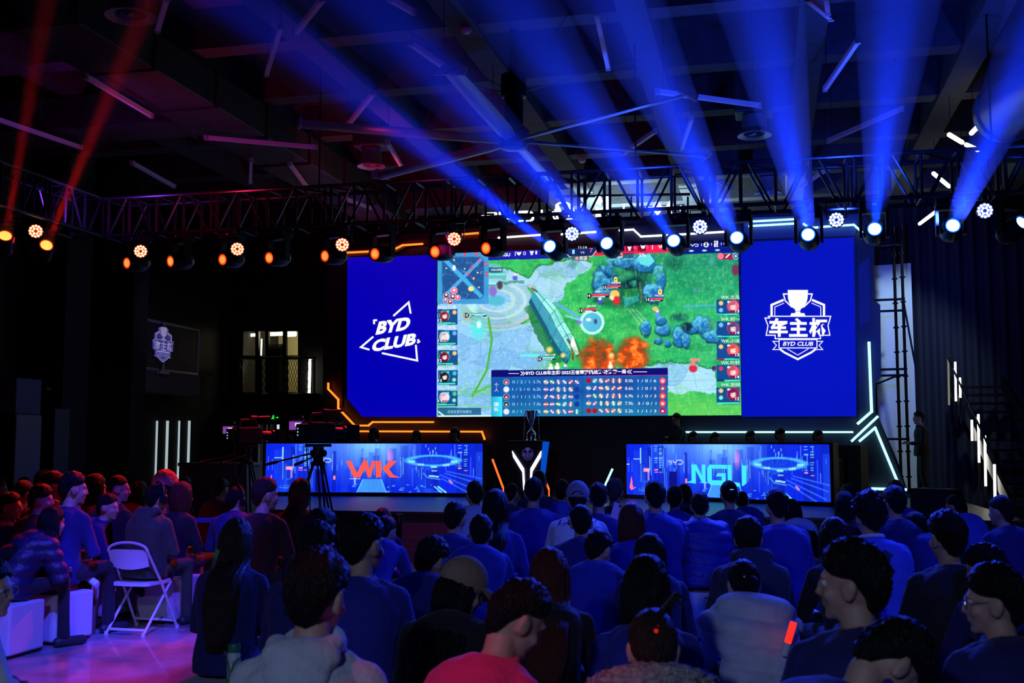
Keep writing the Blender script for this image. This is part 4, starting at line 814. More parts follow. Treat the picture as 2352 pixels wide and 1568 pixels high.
spot('added_ceiling_spot', (-3.0, 23.2, 5.4), (-2.6, 22.6, 7.5), 2000, (.55, .85, 1.0), R(150), .5, .4)  # unseen lamp added behind the backdrop to brighten the ceiling over the sign
# ================================================================= truss, lamps, beams
TY0, TY1, TZ0, TZ1 = 13.6, 14.1, 4.63, 5.17
def truss(name, p, dirv, side, length, label, bays):
    p = Vector(p); dirv = Vector(dirv); side = Vector(side); h = TZ1 - TZ0
    t = thing(name, p, label, 'truss')
    for a in (0, 1):
        for b in (0, 1):
            q = p + side * a * 0.5 + Vector((0, 0, h * b)); MB().tube(q, q + dirv * length, 0.026, n=8).build('chord', m_steelb, t)
    la = MB(); st_ = length / bays
    for i in range(bays + 1):
        for a in (0, 1):
            q = p + dirv * (st_ * i) + side * a * 0.5; la.tube(q, q + Vector((0, 0, h)), 0.02, n=6)
            if i % 4 == 0: la.tube(q + dirv * .09, q + dirv * .09 + Vector((0, 0, h)), 0.024, n=6)
            if i < bays:
                z0, z1 = (0, h) if i % 2 == 0 else (h, 0)
                la.tube(q + dirv * .1 + Vector((0, 0, z0)), q + dirv * (st_ - .05) + Vector((0, 0, z1)), 0.017, n=6)
        for z in (0, h): la.tube(p + dirv * (st_ * i) + Vector((0, 0, z)), p + dirv * (st_ * i) + side * 0.5 + Vector((0, 0, z)), 0.017, n=6)
        if i < bays: la.tube(p + dirv * (st_ * i) + Vector((0, 0, h)), p + dirv * (st_ * (i + 1)) + side * 0.5 + Vector((0, 0, h)), 0.014, n=6)
    la.build('lattice', m_steelb, t)
    return t
m_steelb = mat('black_truss_steel', (0.05, 0.05, 0.06), 0.3, 0.8)
truss('truss', (-9.2, TY0, TZ0), (1, 0, 0), (0, 1, 0), 17.0, 'long black box truss hung across the hall carrying the stage lamps', 40)
truss('truss', (-9.2, 5.5, TZ0), (0, 1, 0), (-1, 0, 0), 8.1, 'short black box truss running along the left side', 19)
for x, y in ((-6.0, TY0 + .25), (-1.6, TY0 + .25), (2.7, TY0 + .25)):
    tag(MB().tube((x, y, TZ1), (x, y, BZ), 0.012, n=6).build('hoist_cable', m_black), 'steel cable holding up the long truss, ' + {-6.0: 'left one', -1.6: 'middle one', 2.7: 'right one'}[x], 'cable')
m_lbl = mat('lamp_label_white', (.5, .5, .6), .5)
m_lensO = emis('amber_lens', (1.0, 0.10, 0.012), 1.5); m_lensO2 = emis('amber_lens_core', (1.0, 0.26, 0.05), 1.6); m_lensB = emis('blue_white_lens', (0.55, 0.8, 1.0), 5.0); m_lensR = emis('orange_white_lens', (1.0, 0.34, 0.06), 2.4)
m_rimO = emis('amber_rim', (0.9, 0.03, 0.0), .8); m_rimB = emis('blue_rim', (0.0, 0.10, 1.0), 1.6)
def moving_head(lens, d, kind, label, ztr=TZ0, ytr=None):
    lens = Vector(lens); d = Vector(d).normalized(); big = kind != 'amber'
    c = lens - d * 0.19; M = d.to_track_quat('Z', 'Y').to_matrix()
    t = thing('moving_head_lamp', (c.x, c.y, c.z - .2), label, 'stage lamp', 'moving head lamps on the truss')
    r = 0.088 if big else 0.078
    hd = MB().lathe([(.02, -.17), (.09, -.17), (.125, -.11), (.125, .05), (.11, .16), (r + .02, .19), (r + .004, .19), (r, .165)], c, 20, M, cap=False).build('lamp_head', m_blackp, t, True, 35)
    MB().lathe([(r, .178), (r * .84, .180)], c, 20, M, cap=False).build('lens_rim', m_rimO if kind in ('amber', 'red') else m_rimB, hd)
    MB().lathe([(r * .86, .176), (r * .5, .181), (.003, .182)], c, 20, M, cap=False).build('lens', {'amber': m_lensO, 'red': m_lensR, 'blue': m_lensB}[kind], hd)
    if kind == 'amber': MB().lathe([(r * .6, .183), (r * .3, .184), (.003, .184)], c, 16, M, cap=False).build('lens_core', m_lensO2, hd)
    ax = d.cross(Vector((0, 0, 1))).normalized(); up = Vector((0, 0, 1))
    yk = MB(); zb = 0.27
    for s in (-1, 1):
        yk.bar(c + ax * s * .155 - up * .06, c + ax * s * .155 + up * zb, .035, .10, ax.cross(up))
    yk.bar(c + ax * -.17 + up * zb, c + ax * .17 + up * zb, .12, .05); yk.build('yoke', m_blackp, t)
    by = ytr if ytr is not None else c.y
    MB().rbox(c + up * (zb + .065), (.34, .24, .10), .015, Matrix.Rotation(math.atan2(ax.y, ax.x), 3, 'Z')).build('base', m_blackp, t)
    MB().box(c + up * (zb + .065) - Vector((0, .122, 0)), (.05, .004, .03)).build('label_plate', m_lbl, t)
    cl = MB()
    for s in (-1, 1): cl.bar(c + ax * s * .09 + up * (zb + .11), c + ax * s * .09 + up * (ztr - c.z + .03), .03, .05)
    cl.build('clamp', mat('clamp_steel', (.25, .25, .28), .3, .9), t)
    return t
LY = 13.62
ord_ = ['first', 'second', 'third', 'fourth', 'fifth', 'sixth', 'seventh', 'eighth', 'ninth']
haze = bpy.data.materials.new('thin_haze'); haze.use_nodes = True
nt = haze.node_tree; nt.nodes.clear(); vo = nt.nodes.new('ShaderNodeVolumeScatter'); mo = nt.nodes.new('ShaderNodeOutputMaterial')
vo.inputs['Density'].default_value = 0.17; vo.inputs['Anisotropy'].default_value = 0.25; vo.inputs['Color'].default_value = (1, 1, 1, 1)
nt.links.new(vo.outputs[0], mo.inputs['Volume']); haze.cycles.homogeneous_volume = True if hasattr(haze.cycles, 'homogeneous_volume') else None
def beam(lens, tgt, color, power, label, half=2.2):
    lens, tgt = Vector(lens), Vector(tgt); d = (tgt - lens).normalized(); a = lens + d * .06; ln = (tgt - a).length
    M = d.to_track_quat('Z', 'Y').to_matrix(); e = ln * math.tan(R(half)) * 1.02 + .1
    o = MB().lathe([(.09, 0), (e, ln)], a, 24, M).build('haze_beam', haze); tag(o, label, 'light beam', kind='stuff')
    spot('beam_light', a - d * .04, tgt, power, color, R(half * 2), .75, .045)
BB = [((1262, 565), (530, -15)), ((1393, 558), (828, -15)), ((1547, 552), (1163, -15)), ((1692, 545), (1412, -15)), ((1856, 538), (1742, -15)), ((2009, 525), (2063, -15)), ((2189, 517), (2420, -15))]
for i, (a, b) in enumerate(BB):
    l = PY(*a, LY); g = PD(*b, 7.6); g = l + (g - l) * 1.3
    moving_head(l, g - l, 'blue', 'black moving head lamp with blue white lens, %s from left' % ord_[i])
    beam(l, g, (0.0, 0.022, 1.0), 13500, 'blue light beam in the haze rising from the %s blue lamp' % ord_[i])
l = PY(2349, 510, LY); moving_head(l, Vector((.5, -.8, .35)), 'blue', 'black moving head lamp with a blue lens cut by the right edge')
for i, (x, y) in enumerate(((290, 604), (390, 600), (510, 596), (617, 592), (745, 588), (860, 583), (998, 578), (1115, 570))):
    l = PY(x, y, LY - .05); moving_head(l, Vector((-.30 - .06 * math.sin(i * 2), -.93, -.16)), 'amber', 'black moving head lamp with dim amber lens, %s from left' % ord_[i])
XT = -9.35
for i, (a, b, wd) in enumerate((((12, 540), (112, -15), 'at the far left edge'), ((107, 562), (350, -15), 'second from the left edge'))):
    l = PX(*a, XT); g = PD(*b, 10.6); g = l + (g - l) * 1.1
    moving_head(l, g - l, 'red', 'black moving head lamp with a glowing orange lens, %s' % wd)
    beam(l, g, (1.0, 0.010, 0.004), 1700 if i == 0 else 2600, 'red light beam in the haze ' + ('nearest the left edge' if i == 0 else 'leaning right beside the left edge'), 1.6)
def par(px, py, col, label, wall='Y'):
    p = PY(px, py, LY - .2) if wall == 'Y' else PX(px, py, XT)
    d = (Vector((0, 5, 1.6)) - p).normalized() if col == 'b' else (Vector((-2.5, 4, 1.2)) - p).normalized()
    M = d.to_track_quat('Z', 'Y').to_matrix(); c = p - d * .1
    t = thing('par_lamp', (c.x, c.y, c.z - .1), label, 'stage lamp', 'LED par lamps on the truss')
    b = MB().lathe([(.05, -.12), (.085, -.09), (.095, 0), (.1, .09), (.092, .1), (.088, .085)], c, 20, M, cap=False).build('can', m_blackp, t, True, 35)
    MB().lathe([(.088, .084), (.003, .085)], c, 20, M, cap=False).build('face', mat('par_face_' + col, (.02, .02, .02), .4, emit=(1, .02, 0) if col == 'r' else (.02, .05, 1), es=.6), t)
    le = MB()
    for n_, rr in ((6, .036), (12, .070)):
        for k in range(n_):
            a = 2 * math.pi * k / n_; q = M @ Vector((rr * math.cos(a), rr * math.sin(a), 0)); le.lathe([(.0165, .088), (.002, .092)], c + q, 8, M, cap=False)
    le.build('led_cluster', emis('par_red_led', (1.0, .42, .22), 3.2) if col == 'r' else emis('par_blue_led', (.5, .72, 1.0), 4.5), t)
    ax = d.cross(Vector((0, 0, 1))).normalized(); yk = MB()
    for s in (-1, 1): yk.bar(c + ax * s * .115, c + ax * s * .115 + Vector((0, 0, .2)), .012, .03, ax.cross(Vector((0, 0, 1))))
    yk.bar(c + ax * -.12 + Vector((0, 0, .2)), c + ax * .12 + Vector((0, 0, .2)), .03, .012); yk.bar(c + Vector((0, 0, .2)), (c.x, c.y, TZ0 + .03), .03, .04); yk.bar((c.x, c.y, TZ0 + .02), (c.x, max(c.y, TY0), TZ0 + .02) if wall == 'Y' else (c.x + .1, c.y, TZ0 + .02), .03, .03); yk.build('yoke', m_black, t)
    return p, d
parlights = []
for i, (x, y) in enumerate(((323, 577), (545, 572), (786, 562), (1043, 549))): parlights.append(('r', par(x, y, 'r', 'red LED par lamp under the truss, %s of four from the left' % ord_[i])))
parlights.append(('r', par(82, 531, 'r', 'red LED par lamp on the side truss at the left', 'X')))
for i, (x, y) in enumerate(((1314, 537), (1608, 521), (1921, 505), (2262, 484))): parlights.append(('b', par(x, y, 'b', 'bright blue LED par lamp under the truss, %s of four from the left' % ord_[i])))
for k, (p, d) in parlights:
    if k == 'r': spot('par_light', p + d * .05, (p.x * .55 - 3.2, p.y - 5.0, .7), 560, (1.0, .015, .02), R(50), .8, .08)
    else: spot('par_light', p + d * .05, p + d * 8, 900, (.02, .05, 1.0), R(80), .8, .08)
spot('added_wash', (1.0, 13.7, 4.4), (0.6, 22.0, 5.2), 1500, (.02, .06, 1.0), R(50), .7, .1)  # extra spot stands in for the moving lamps' glow on the backdrop
spot('added_wash', (2.0, 13.7, 4.4), (5.2, 24.6, 3.2), 900, (.03, .08, 1.0), R(36), .7, .1)  # spot added to make the drape bluer
spot('added_trophy_spot', (-3.0, 13.7, 4.5), (tx, PYv, zt0 + .32), 1200, (.6, .7, 1.0), R(3.0), .5, .03)  # tight spot added to give the dark trophy its shine
spot('added_wash', (-5.0, 13.7, 4.4), (-6.2, 22.0, 5.6), 240, (1.0, .02, .02), R(44), .7, .1)
spot('added_step_spot', (-4.0, 13.4, 4.4), (-4.2, 16.6, .5), 170, MAG, R(58), .8, .1)  # spot added to tint the steps and deck magenta
# unseen spots added by the truss to colour the ceiling: red on the left, blue on the right
for x, c_, pw in ((-7.5, (1.0, .02, .10), 50), (-4.6, (.6, .02, .3), 10), (-9.0, (.25, .05, 1.0), 55)): spot('added_uplight', (x, 12.6, 4.7), (x - .3, 14.6, 7.4), pw, c_, R(140), .6, .1)
spot('added_uplight', (-6.3, 16.4, 5.2), (-6.0, 18.0, 7.4), 60, (1.0, .02, .05), R(140), .6, .1)
for x, pw in ((-1.5, 150), (1.0, 240), (3.6, 260)): spot('added_uplight', (x, 12.6, 4.8), (x, 13.8, 7.4), pw, (.02, .07, 1.0), R(150), .6, .1)
# ================================================================= ceiling fan, tubes, vents, ducts
fh = PD(1180, 330, 13.5); FX, FY, FZ = fh.x, fh.y, 5.5
fan = thing('ceiling_fan', (FX, FY, FZ - .1), 'giant six blade ceiling fan hanging above the truss', 'fan')
MB().lathe([(.03, -.12), (.16, -.1), (.2, 0), (.2, .12), (.12, .2), (.12, .55), (.16, .57), (.16, .85), (.05, .9)], (FX, FY, FZ), 20).build('hub', m_black, fan, True, 35)
MB().tube((FX, FY, FZ + .85), (FX, FY, SZ - .05), .06, n=10).build('post', m_black, fan)
m_blade = mat('fan_blade_aluminium', (.32, .32, .36), .35, .5)
for k in range(6):
    a = R(-104 + 60 * k + 13.2); d = Vector((math.cos(a), math.sin(a), 0)); n_ = Vector((-d.y, d.x, 0)); c = Vector((FX, FY, FZ))
    rings = []
    for t, wd in ((.18, .07), (.5, .10), (1.6, .10), (2.7, .075)):
        rings.append([c + d * t + n_ * (wd * math.cos(q)) + Vector((0, 0, .022 * math.sin(q) + .03 * math.cos(q))) for q in [2 * math.pi * j / 10 for j in range(10)]])
    b = MB().loft(rings).build('blade', m_blade, fan, True, 50)
    MB().prism([c + d * 2.68 + n_ * x + Vector((0, 0, z)) for x, z in ((-.19, -.02), (-.1, .07), (.06, .10), (.17, .03), (.14, -.05))], d, .03).build('winglet', mat('fan_tip_grey', (.5, .52, .6), .5), b)
for k in range(4):
    a = R(40 + 90 * k); MB().tube((FX, FY, FZ + .6), (FX + 2.0 * math.cos(a), FY + 2.0 * math.sin(a), BZ), .006, n=4).build('guy_wire', m_black, fan)
m_tube = mat('unlit_tube_violet_tint', (.5, .5, .52), .4, emit=(.16, .05, .42), es=.05)  # tubes are off; faint violet emission stands in for reflected stage light
tubes = [((384, -6), (362, 68)), ((741, -2), (680, 75)), ((645, 61), (612, 170)), ((196, 175), (347, 265)), ((-20, 269), (184, 338)), ((474, 316), (725, 338)), ((304, 374), (400, 428)), ((665, 376), (704, 428)), ((895, -3), (948, 27)), ((858, 214), (795, 292)), ((943, 99), (1024, 156)), ((1370, 30), (1397, 155)), ((890, 328), (927, 390)), ((1131, 250), (1152, 289)), ((1505, 301), (1434, 350)), ((1855, -2), (1909, 41)), ((1897, -8), (1902, 27)), ((1970, 94), (1895, 204)), ((1510, 210), (1744, 242)), ((2071, 250), (1902, 323)), ((1589, 272), (1565, 342)), ((1824, 439), (1902, 386)), ((577, 367), (575, 418)), ((1626, 408), (1680, 430)), ((790, 455), (852, 478))]
where = ['above the round vent at the top left', 'at the top edge beside the first blue beam', 'left of the first blue beam near the top', 'slanting down right over the red beams', 'cut by the left edge above the red beams', 'nearly level over the left half of the truss', 'sloping down to the left truss', 'short and steep above the truss left of the fan', 'touching the top edge left of the fan', 'slanting down left between the fan and the red side', 'ending at the tip of the upward fan blade', 'long and steep right of the fan post', 'pale and steep below the left fan blade', 'short, just left of the fan hub', 'slanting down left under the right fan blade', 'at the top edge right of the fourth beam, sloping right', 'at the top edge meeting the sloping one', 'long, slanting down left in the upper right', 'nearly level beside the right fan blade tip', 'long, slanting down left beneath the upper right one', 'short and steep left of the right vent', 'seen behind the right part of the truss', 'tiny and upright over the left truss', 'faint, behind the truss left of the right vent', 'pink, behind the red part of the truss']
zs = {10: 5.95, 18: 6.15}
for i, (a, b) in enumerate(tubes):
    z = zs.get(i, 6.25); p, q = PZ(*a, z), PZ(*b, z)
    if (q - p).length > 2.6: q = p + (q - p).normalized() * (q - p).length
    t = thing('pendant_tube', ((p.x + q.x) / 2, (p.y + q.y) / 2, z - .03), 'slim white pendant tube light, ' + where[i], 'light', 'pendant tube lights under the ceiling')
    MB().bar(p, q, .05, .06).build('tube', m_tube, t)
    e = (q - p) * .06
    for s in (p + e, q - e): MB().tube(s + Vector((0, 0, .03)), (s.x, s.y, SZ - .01), .005, n=4).build('wire', m_black, t)
    for s in (p, q): MB().box(s, (.06, .06, .07)).build('end_cap', mat('end_cap_grey', (.3, .3, .33), .5), t)
m_lit = emis('lit_tube_white', (1.0, .95, .85), 3.5)
for (a, b), lab in zip((((2284, 253), (2231, 306)), ((2180, 309), (2210, 327)), ((2219, 332), (2246, 344)), ((2144, 398), (2180, 428)), ((2156, 481), (2112, 514))), ('longest bright white tube near the right edge', 'short bright tube left of the longest lit one', 'smallest bright tube just above the right truss', 'bright tube seen through the right end of the truss', 'bright tube below the truss left of the last beam')):
    p, q = PZ(*a, 6.3), PZ(*b, 6.3); t = thing('pendant_tube', (p + q) / 2, lab, 'light', 'lit pendant tubes at the right'); MB().tube(p, q, .035).build('tube', m_lit, t)
    for s in (p.lerp(q, .1), p.lerp(q, .9)): MB().tube(s, (s.x, s.y, SZ - .01), .005, n=4).build('wire', m_black, t)
def vent(px, py, wpx, z, label):
    p = PZ(px, py, z); r = wpx / 2 / 2500 * depth(p); t = thing('ceiling_vent', p, label, 'vent', 'round ceiling vents')
    MB().lathe([(r * .62, .03), (r * .8, .01), (r, 0), (r, .02), (r * .72, .1), (r * .70, .3), (.02, .3)], p, 28, cap=False).build('flange', mat('vent_aluminium', (.35, .35, .38), .35, .6), t, True, 40)
    MB().lathe([(r * .60, .04), (r * .58, .06)], p, 24, cap=False).lathe([(r * .40, .04), (r * .38, .06)], p, 24, cap=False).lathe([(r * .12, .03), (.003, .03)], p, 16, cap=False).build('diffuser_ring', mat('vent_aluminium', (.35, .35, .38), .35, .6), t)
    MB().rbox(p + Vector((0, 0, (SZ - p.z) / 2 + .15)), (r * 2.2, r * 2.0, SZ - p.z - .32), .03).build('duct_box', m_duct, t)
vent(300, 40, 118, 6.4, 'large round ceiling vent at the top left'); vent(853, 383, 66, 6.3, 'small round ceiling vent above the red truss'); vent(1733, 312, 80, 6.25, 'round ceiling vent right of the fan above the truss'); vent(1765, 446, 62, 6.2, 'round ceiling vent seen through the right truss')
for (c, s, lab) in (((-7.9, 17.5, 6.62), (.95, 14.4, .5), 'long square air duct running towards the stage on the left'), ((-10.6, 14.4, 6.62), (4.4, .8, .5), 'square air duct crossing under the ceiling at the far left'), ((-5.6, 21.0, 6.62), (3.0, .7, .45), 'short square air duct behind the red truss')):
    d = MB().rbox(c, s, .02); n_ = int(max(s) / 1.5)
    for i in range(n_ + 1):
        k = -max(s) / 2 + .05 + i * (max(s) - .1) / n_
        if s[1] > s[0]: d.box((c[0], c[1] + k, c[2]), (s[0] + .06, .04, s[2] + .06))
        else: d.box((c[0] + k, c[1], c[2]), (.04, s[1] + .06, s[2] + .06))
    tag(d.build('air_duct', m_duct), lab, 'duct')
q0, q1 = PZ(2300, 262, 6.3), PZ(2480, 150, 6.3)
tag(MB().tube(q0, q1, .42, n=28).tube(q0 + (q1 - q0).normalized() * .1, q0 + (q1 - q0).normalized() * .16, .45, n=28).build('round_duct', mat('vent_aluminium', (.35, .35, .38), .35, .6), smooth=True, ang=40), 'fat round silver duct at the upper right corner', 'duct')
for (x, y, lab) in ((361, 158, 'small white smoke detector on the ceiling at the upper left'), (1071, 76, 'small camera dome under the ceiling beam above the fan'), (809, 415, 'small white detector above the red truss'), (1337, 373, 'small detector right of the fan under the ceiling')):
    p = PZ(x, y, BZ - .07); tag(MB().lathe([(.03, .08), (.07, .07), (.07, .03), (.045, 0), (.002, -.005)], p, 16, cap=False).build('detector', m_white, smooth=True), lab, 'detector')
# ================================================================= right-hand side
bn = MB(); a = [PY(x, y, 24.2) for x, y in ((2006, 610), (2092, 604), (2104, 1062), (2010, 1090))]
bn.prism([a[0], a[1], Vector((a[1].x, a[1].y, .0)), Vector((a[0].x, a[0].y, .0))], (0, -1, 0), .06)
tag(bn.build('banner_panel', mat('pale_banner_cloth', (.62, .70, .78), .8, var=.06, vscale=40)), 'tall pale blue banner panel right of the stage backdrop', 'banner')
spot('added_banner_spot', (3.4, 21.0, 6.6), (2.6, 24.2, 3.0), 500, (.55, .78, 1.0), R(56), .6, .1)  # unseen spot added only to brighten the pale panel
sc_ = thing('scaffold', (PY(2068, 1000, 23.2).x, 23.2, 0), 'thin black scaffold tower in front of the pale banner', 'scaffold')
xa, xb = PY(2060, 800, 23.2).x, PY(2078, 800, 23.0).x; pl_ = MB()
for x, y in ((xa, 23.2), (xb, 23.0)):
    pl_.tube((x, y, 0), (x, y, PY(2068, 522, 23.2).z), .03, n=8)
    for k in range(11): pl_.tube((x, y, .5 + .5 * k), (x, y, .53 + .5 * k), .055, n=8)
pl_.build('pole', m_black, sc_); br = MB()
for y in (562, 688, 714, 848, 862, 1008): z = PY(2068, y, 23.2).z; br.tube((xa - .55, 23.2, z), (xb + .05, 23.1, z), .025, n=6)
br.tube((xa - .6, 23.2, PY(0 + 2060, 890, 23.2).z), (xa, 23.2, PY(2060, 862, 23.2).z), .022, n=6); br.tube((xb, 23.0, PY(2078, 690, 23.2).z), (xb + .2, 23.0, PY(2078, 850, 23.2).z), .02, n=6)
br.build('brace', m_black, sc_)
stw = thing('staircase', (4.3, 21, 0), 'dark steel staircase on the right with glowing white strip posts', 'staircase')
sl_ = MB(); 
for x in (3.75, 4.75): sl_.bar((x, 17.6, .13), (x, 24.3, 2.95), .06, .25)
sl_.build('stringer', m_black, stw); tr_ = MB()
for i in range(16): tr_.box((4.25, 17.7 + i * .425, .1 + i * .182), (.95, .28, .04))
tr_.build('tread', m_black, stw); rl = MB(); lp = []
for x, y0_, y1_, dd in ((2178, 823, 930, 22.3), (2194, 831, 921, 21.8), (2205, 867, 913, 21.3), (2232, 964, 1012, 20.3), (2247, 951, 1062, 19.8), (2262, 1000, 1116, 19.2), (2284, 1066, 1160, 18.4)):
    p, q = PD(x, y0_, dd), PD(x + (y1_ - y0_) * .018, y1_, dd); lp.append(p)
    s = MB().bar(p, q, .036, .036, (0, 1, 0)).build('light_post', m_lit if x != 2178 else emis('dim_strip', (.5, .5, .3), .35), stw)
    rl.bar(q, (q.x, q.y, q.z - .5), .04, .04, (0, 1, 0))
rl.path([lp[0], lp[-1] + Vector((0, 0, .1))], .02); rl.build('handrail', m_black, stw)
ms_ = thing('floor_monitor', (2.35, 16.45, STZ), 'dark wedge monitor speaker with a beige end panel at the right stage edge', 'speaker')
Mz = Matrix.Rotation(R(-28), 3, 'Z'); c = PD(2157, 1150, 15.5); cx, cy = c.x, c.y
prof = [(-.28, 0), (.26, 0), (.26, .14), (.02, .40), (-.28, .40)]
r0 = [Vector((cx, cy, STZ)) + Mz @ Vector((-.3, a, b)) for a, b in prof]; r1 = [Vector((cx, cy, STZ)) + Mz @ Vector((.3, a, b)) for a, b in prof]
MB().loft([r0, r1]).build('enclosure', mat('navy_black_cabinet', (.02, .025, .06), .6), ms_)
MB().prism([Vector((cx, cy, STZ + .405)) + Mz @ Vector(q) for q in ((-.22, -.24, 0), (.22, -.24, 0), (.22, 0, 0), (-.22, 0, 0))], (0, 0, 1), .006).build('top_plate', mat('beige_plate', (.5, .45, .25), .6), ms_)
MB().box(Vector((cx, cy, STZ + .41)) + Mz @ Vector((0, -.12, 0)), (.16, .02, .006), Mz).build('slot', m_blackp, ms_)
# ================================================================= people
SKIN = mat('skin', (.52, .30, .21), .55, bump=.08, bscale=200)
def fabric(name, col, rough=.85, bump=.35, bs=45, var=.12): return mat('fabric_' + name, col, rough, bump=bump, bscale=bs, var=var, vscale=9, sheen=.08)
FB = dict(navy=(.010, .012, .12), black=(.008, .008, .012), blue=(.015, .02, .30), mid=(.012, .014, .20), white=(.72, .74, .78), hoodgrey=(.50, .52, .56), pale=(.45, .52, .75), pink=(.80, .03, .16), olive=(.05, .06, .04), maroon=(.05, .006, .008), rust=(.14, .018, .01), vest=(.58, .62, .66), fleece=(.35, .36, .55), denim=(.06, .10, .62), char=(.025, .025, .05), tan=(.30, .19, .12), grey=(.28, .28, .30), puff=(.012, .013, .055), trousers=(.012, .012, .02))  # the dark red entry puts red stage light into near-black tops
def hairmat(k):
    c = dict(black=(.006, .0055, .006), brown=(.035, .018, .012), red=(.10, .022, .014), grey=(.06, .06, .07))[k]
    return mat('hair_' + k, c, .42, bump=.9, bscale=1.0, stretch=(160, 160, 14), spec=.22)
QUEUE = []; QUILT = []
def sculpt(o, vox, smooth=4, disp=0.0, dsize=.12):
    r = o.modifiers.new('r', 'REMESH'); r.mode = 'VOXEL'; r.voxel_size = vox; r.use_smooth_shade = True
    if smooth: s = o.modifiers.new('s', 'SMOOTH'); s.factor = .5; s.iterations = smooth
    if disp:
        tx = bpy.data.textures.get('folds_%d' % int(dsize * 1000)) or bpy.data.textures.new('folds_%d' % int(dsize * 1000), 'CLOUDS'); tx.noise_scale = dsize; tx.noise_depth = 2
        d = o.modifiers.new('d', 'DISPLACE'); d.texture = tx; d.strength = disp; d.mid_level = .5; d.texture_coords = 'GLOBAL'
    QUEUE.append(o)
def flush_sculpt():
    bpy.context.view_layer.update(); dg = bpy.context.evaluated_depsgraph_get()
    new = [(o, bpy.data.meshes.new_from_object(o.evaluated_get(dg))) for o in QUEUE]
    for o, me in new:
        old = o.data; m = old.materials[0]; o.modifiers.clear(); o.data = me; me.name = o.name
        if not me.materials: me.materials.append(m)
        me.polygons.foreach_set('use_smooth', [True] * len(me.polygons)); bpy.data.meshes.remove(old)
    QUEUE.clear()
    for o in QUILT:
        n = len(o.data.vertices); co = np.empty(n * 3); no = np.empty(n * 3); o.data.vertices.foreach_get('co', co); o.data.vertex_normals.foreach_get('vector', no)
        co = co.reshape(-1, 3); no = no.reshape(-1, 3); ph = co[:, 2] * 2 * np.pi / .105 + 1.2 * np.sin(co[:, 0] * 7)
        co += no * ((.024 if 'vest' in o.name else .016) * np.abs(np.sin(ph / 2))[:, None] - .006); o.data.vertices.foreach_set('co', co.ravel()); o.data.update()
    QUILT.clear()
def limb(mb, pts, rad, n=12):
    """tapering tube with round ends through points"""
    pts = [Vector(p) for p in pts]; rings = []
    def ring(c, t, r):
        a = t.orthogonal().normalized(); b = t.cross(a); return [c + (a * math.cos(2 * math.pi * i / n) + b * math.sin(2 * math.pi * i / n)) * r for i in range(n)]
    t0 = (pts[1] - pts[0]).normalized(); ax = t0.orthogonal().normalized()
    def ring2(c, t, r):
        a = (ax - t * ax.dot(t)).normalized(); b = t.cross(a); return [c + (a * math.cos(2 * math.pi * i / n) + b * math.sin(2 * math.pi * i / n)) * r for i in range(n)]
    rings += [ring2(pts[0] - t0 * rad[0] * .9, t0, rad[0] * .35), ring2(pts[0] - t0 * rad[0] * .55, t0, rad[0] * .8)]
    for i, p in enumerate(pts):
        t = (pts[min(i + 1, len(pts) - 1)] - pts[max(i - 1, 0)]).normalized(); rings.append(ring2(p, t, rad[i]))
    t1 = (pts[-1] - pts[-2]).normalized(); rings += [ring2(pts[-1] + t1 * rad[-1] * .55, t1, rad[-1] * .8), ring2(pts[-1] + t1 * rad[-1] * .9, t1, rad[-1] * .35)]
    mb.loft(rings); return mb
def head_shape(mb, f, s=1.0, jaw=1.0):
    """skull, jaw, nose, brow, lips, ears; f maps head coordinates to world"""
    def el(c, r): 
        k = MB().ball((0, 0, 0), r, n=10); mb.add([f(Vector(p) * s + Vector(c) * s) for p in k.v], k.f)
    el((0, -.008, .02), (.073, .094, .104)); el((0, .030, -.03), (.060 * jaw, .066, .078)); el((0, .045, -.075), (.043 * jaw, .042, .038)); el((0, .072, -.098), (.024, .020, .018))
    el((0, .090, -.012), (.012, .022, .034)); el((0, .104, -.026), (.016, .016, .013)); el((0, .080, .026), (.050, .016, .014)); el((0, .088, -.060), (.024, .012, .012))
    for q in (-1, 1): el((q * .077, -.006, -.014), (.011, .024, .037)); el((q * .085, -.018, .000), (.008, .018, .028)); el((q * .040, .062, -.030), (.022, .024, .022))
_ico = {}
def ico(n):
    if n not in _ico:
        bm = bmesh.new(); bmesh.ops.create_icosphere(bm, subdivisions=n, radius=1); bm.verts.index_update()
        _ico[n] = ([v.co.copy() for v in bm.verts], [[v.index for v in f.verts] for f in bm.faces]); bm.free()
    return _ico[n]
def interp(x, xs, ys):
    return float(np.interp(x, xs, ys))
def scalp(mb, f, s, thick, det, line=None, rough=.008, seed=0, freq=9, low=None):
    vs, fs = ico(det); out = []; line = line or ([-90, -50, -20, 0, 35, 90], [-.92, -.78, -.25, .04, .20, .50])
    for n in vs:
        phi = math.degrees(math.atan2(n.y, abs(n.x) + 1e-6)); z = interp(phi, *line); k = max(0, min(1, (n.z - z) / .20 + .5)); k = k * k * (3 - 2 * k)
        a = math.atan2(n.x, -n.y)
        e = max(0, min(1, (n.z - z) / .55 + .12)); t = thick * (.12 + .88 * e * (2 - e)) * (1 + .35 * max(0, n.z)) + (.3 + .7 * e) * rough * mnoise.noise(Vector((n.x * freq + seed, n.y * freq, n.z * freq * .4))) + (.3 + .7 * e) * rough * .5 * mnoise.noise(Vector((n.x * freq * 2.6, n.y * freq * 2.6 + seed, n.z * freq)))
        p = Vector((n.x * (.073 + t), n.y * (.094 + t) - .008, n.z * (.104 + t + (.022 if n.z < 0 and n.y < .2 else 0)) + .02)); q = Vector((n.x * .062, n.y * .082 - .008, n.z * .09 + .02))
        out.append(f((q.lerp(p, k)) * s))
    mb.add(out, fs)
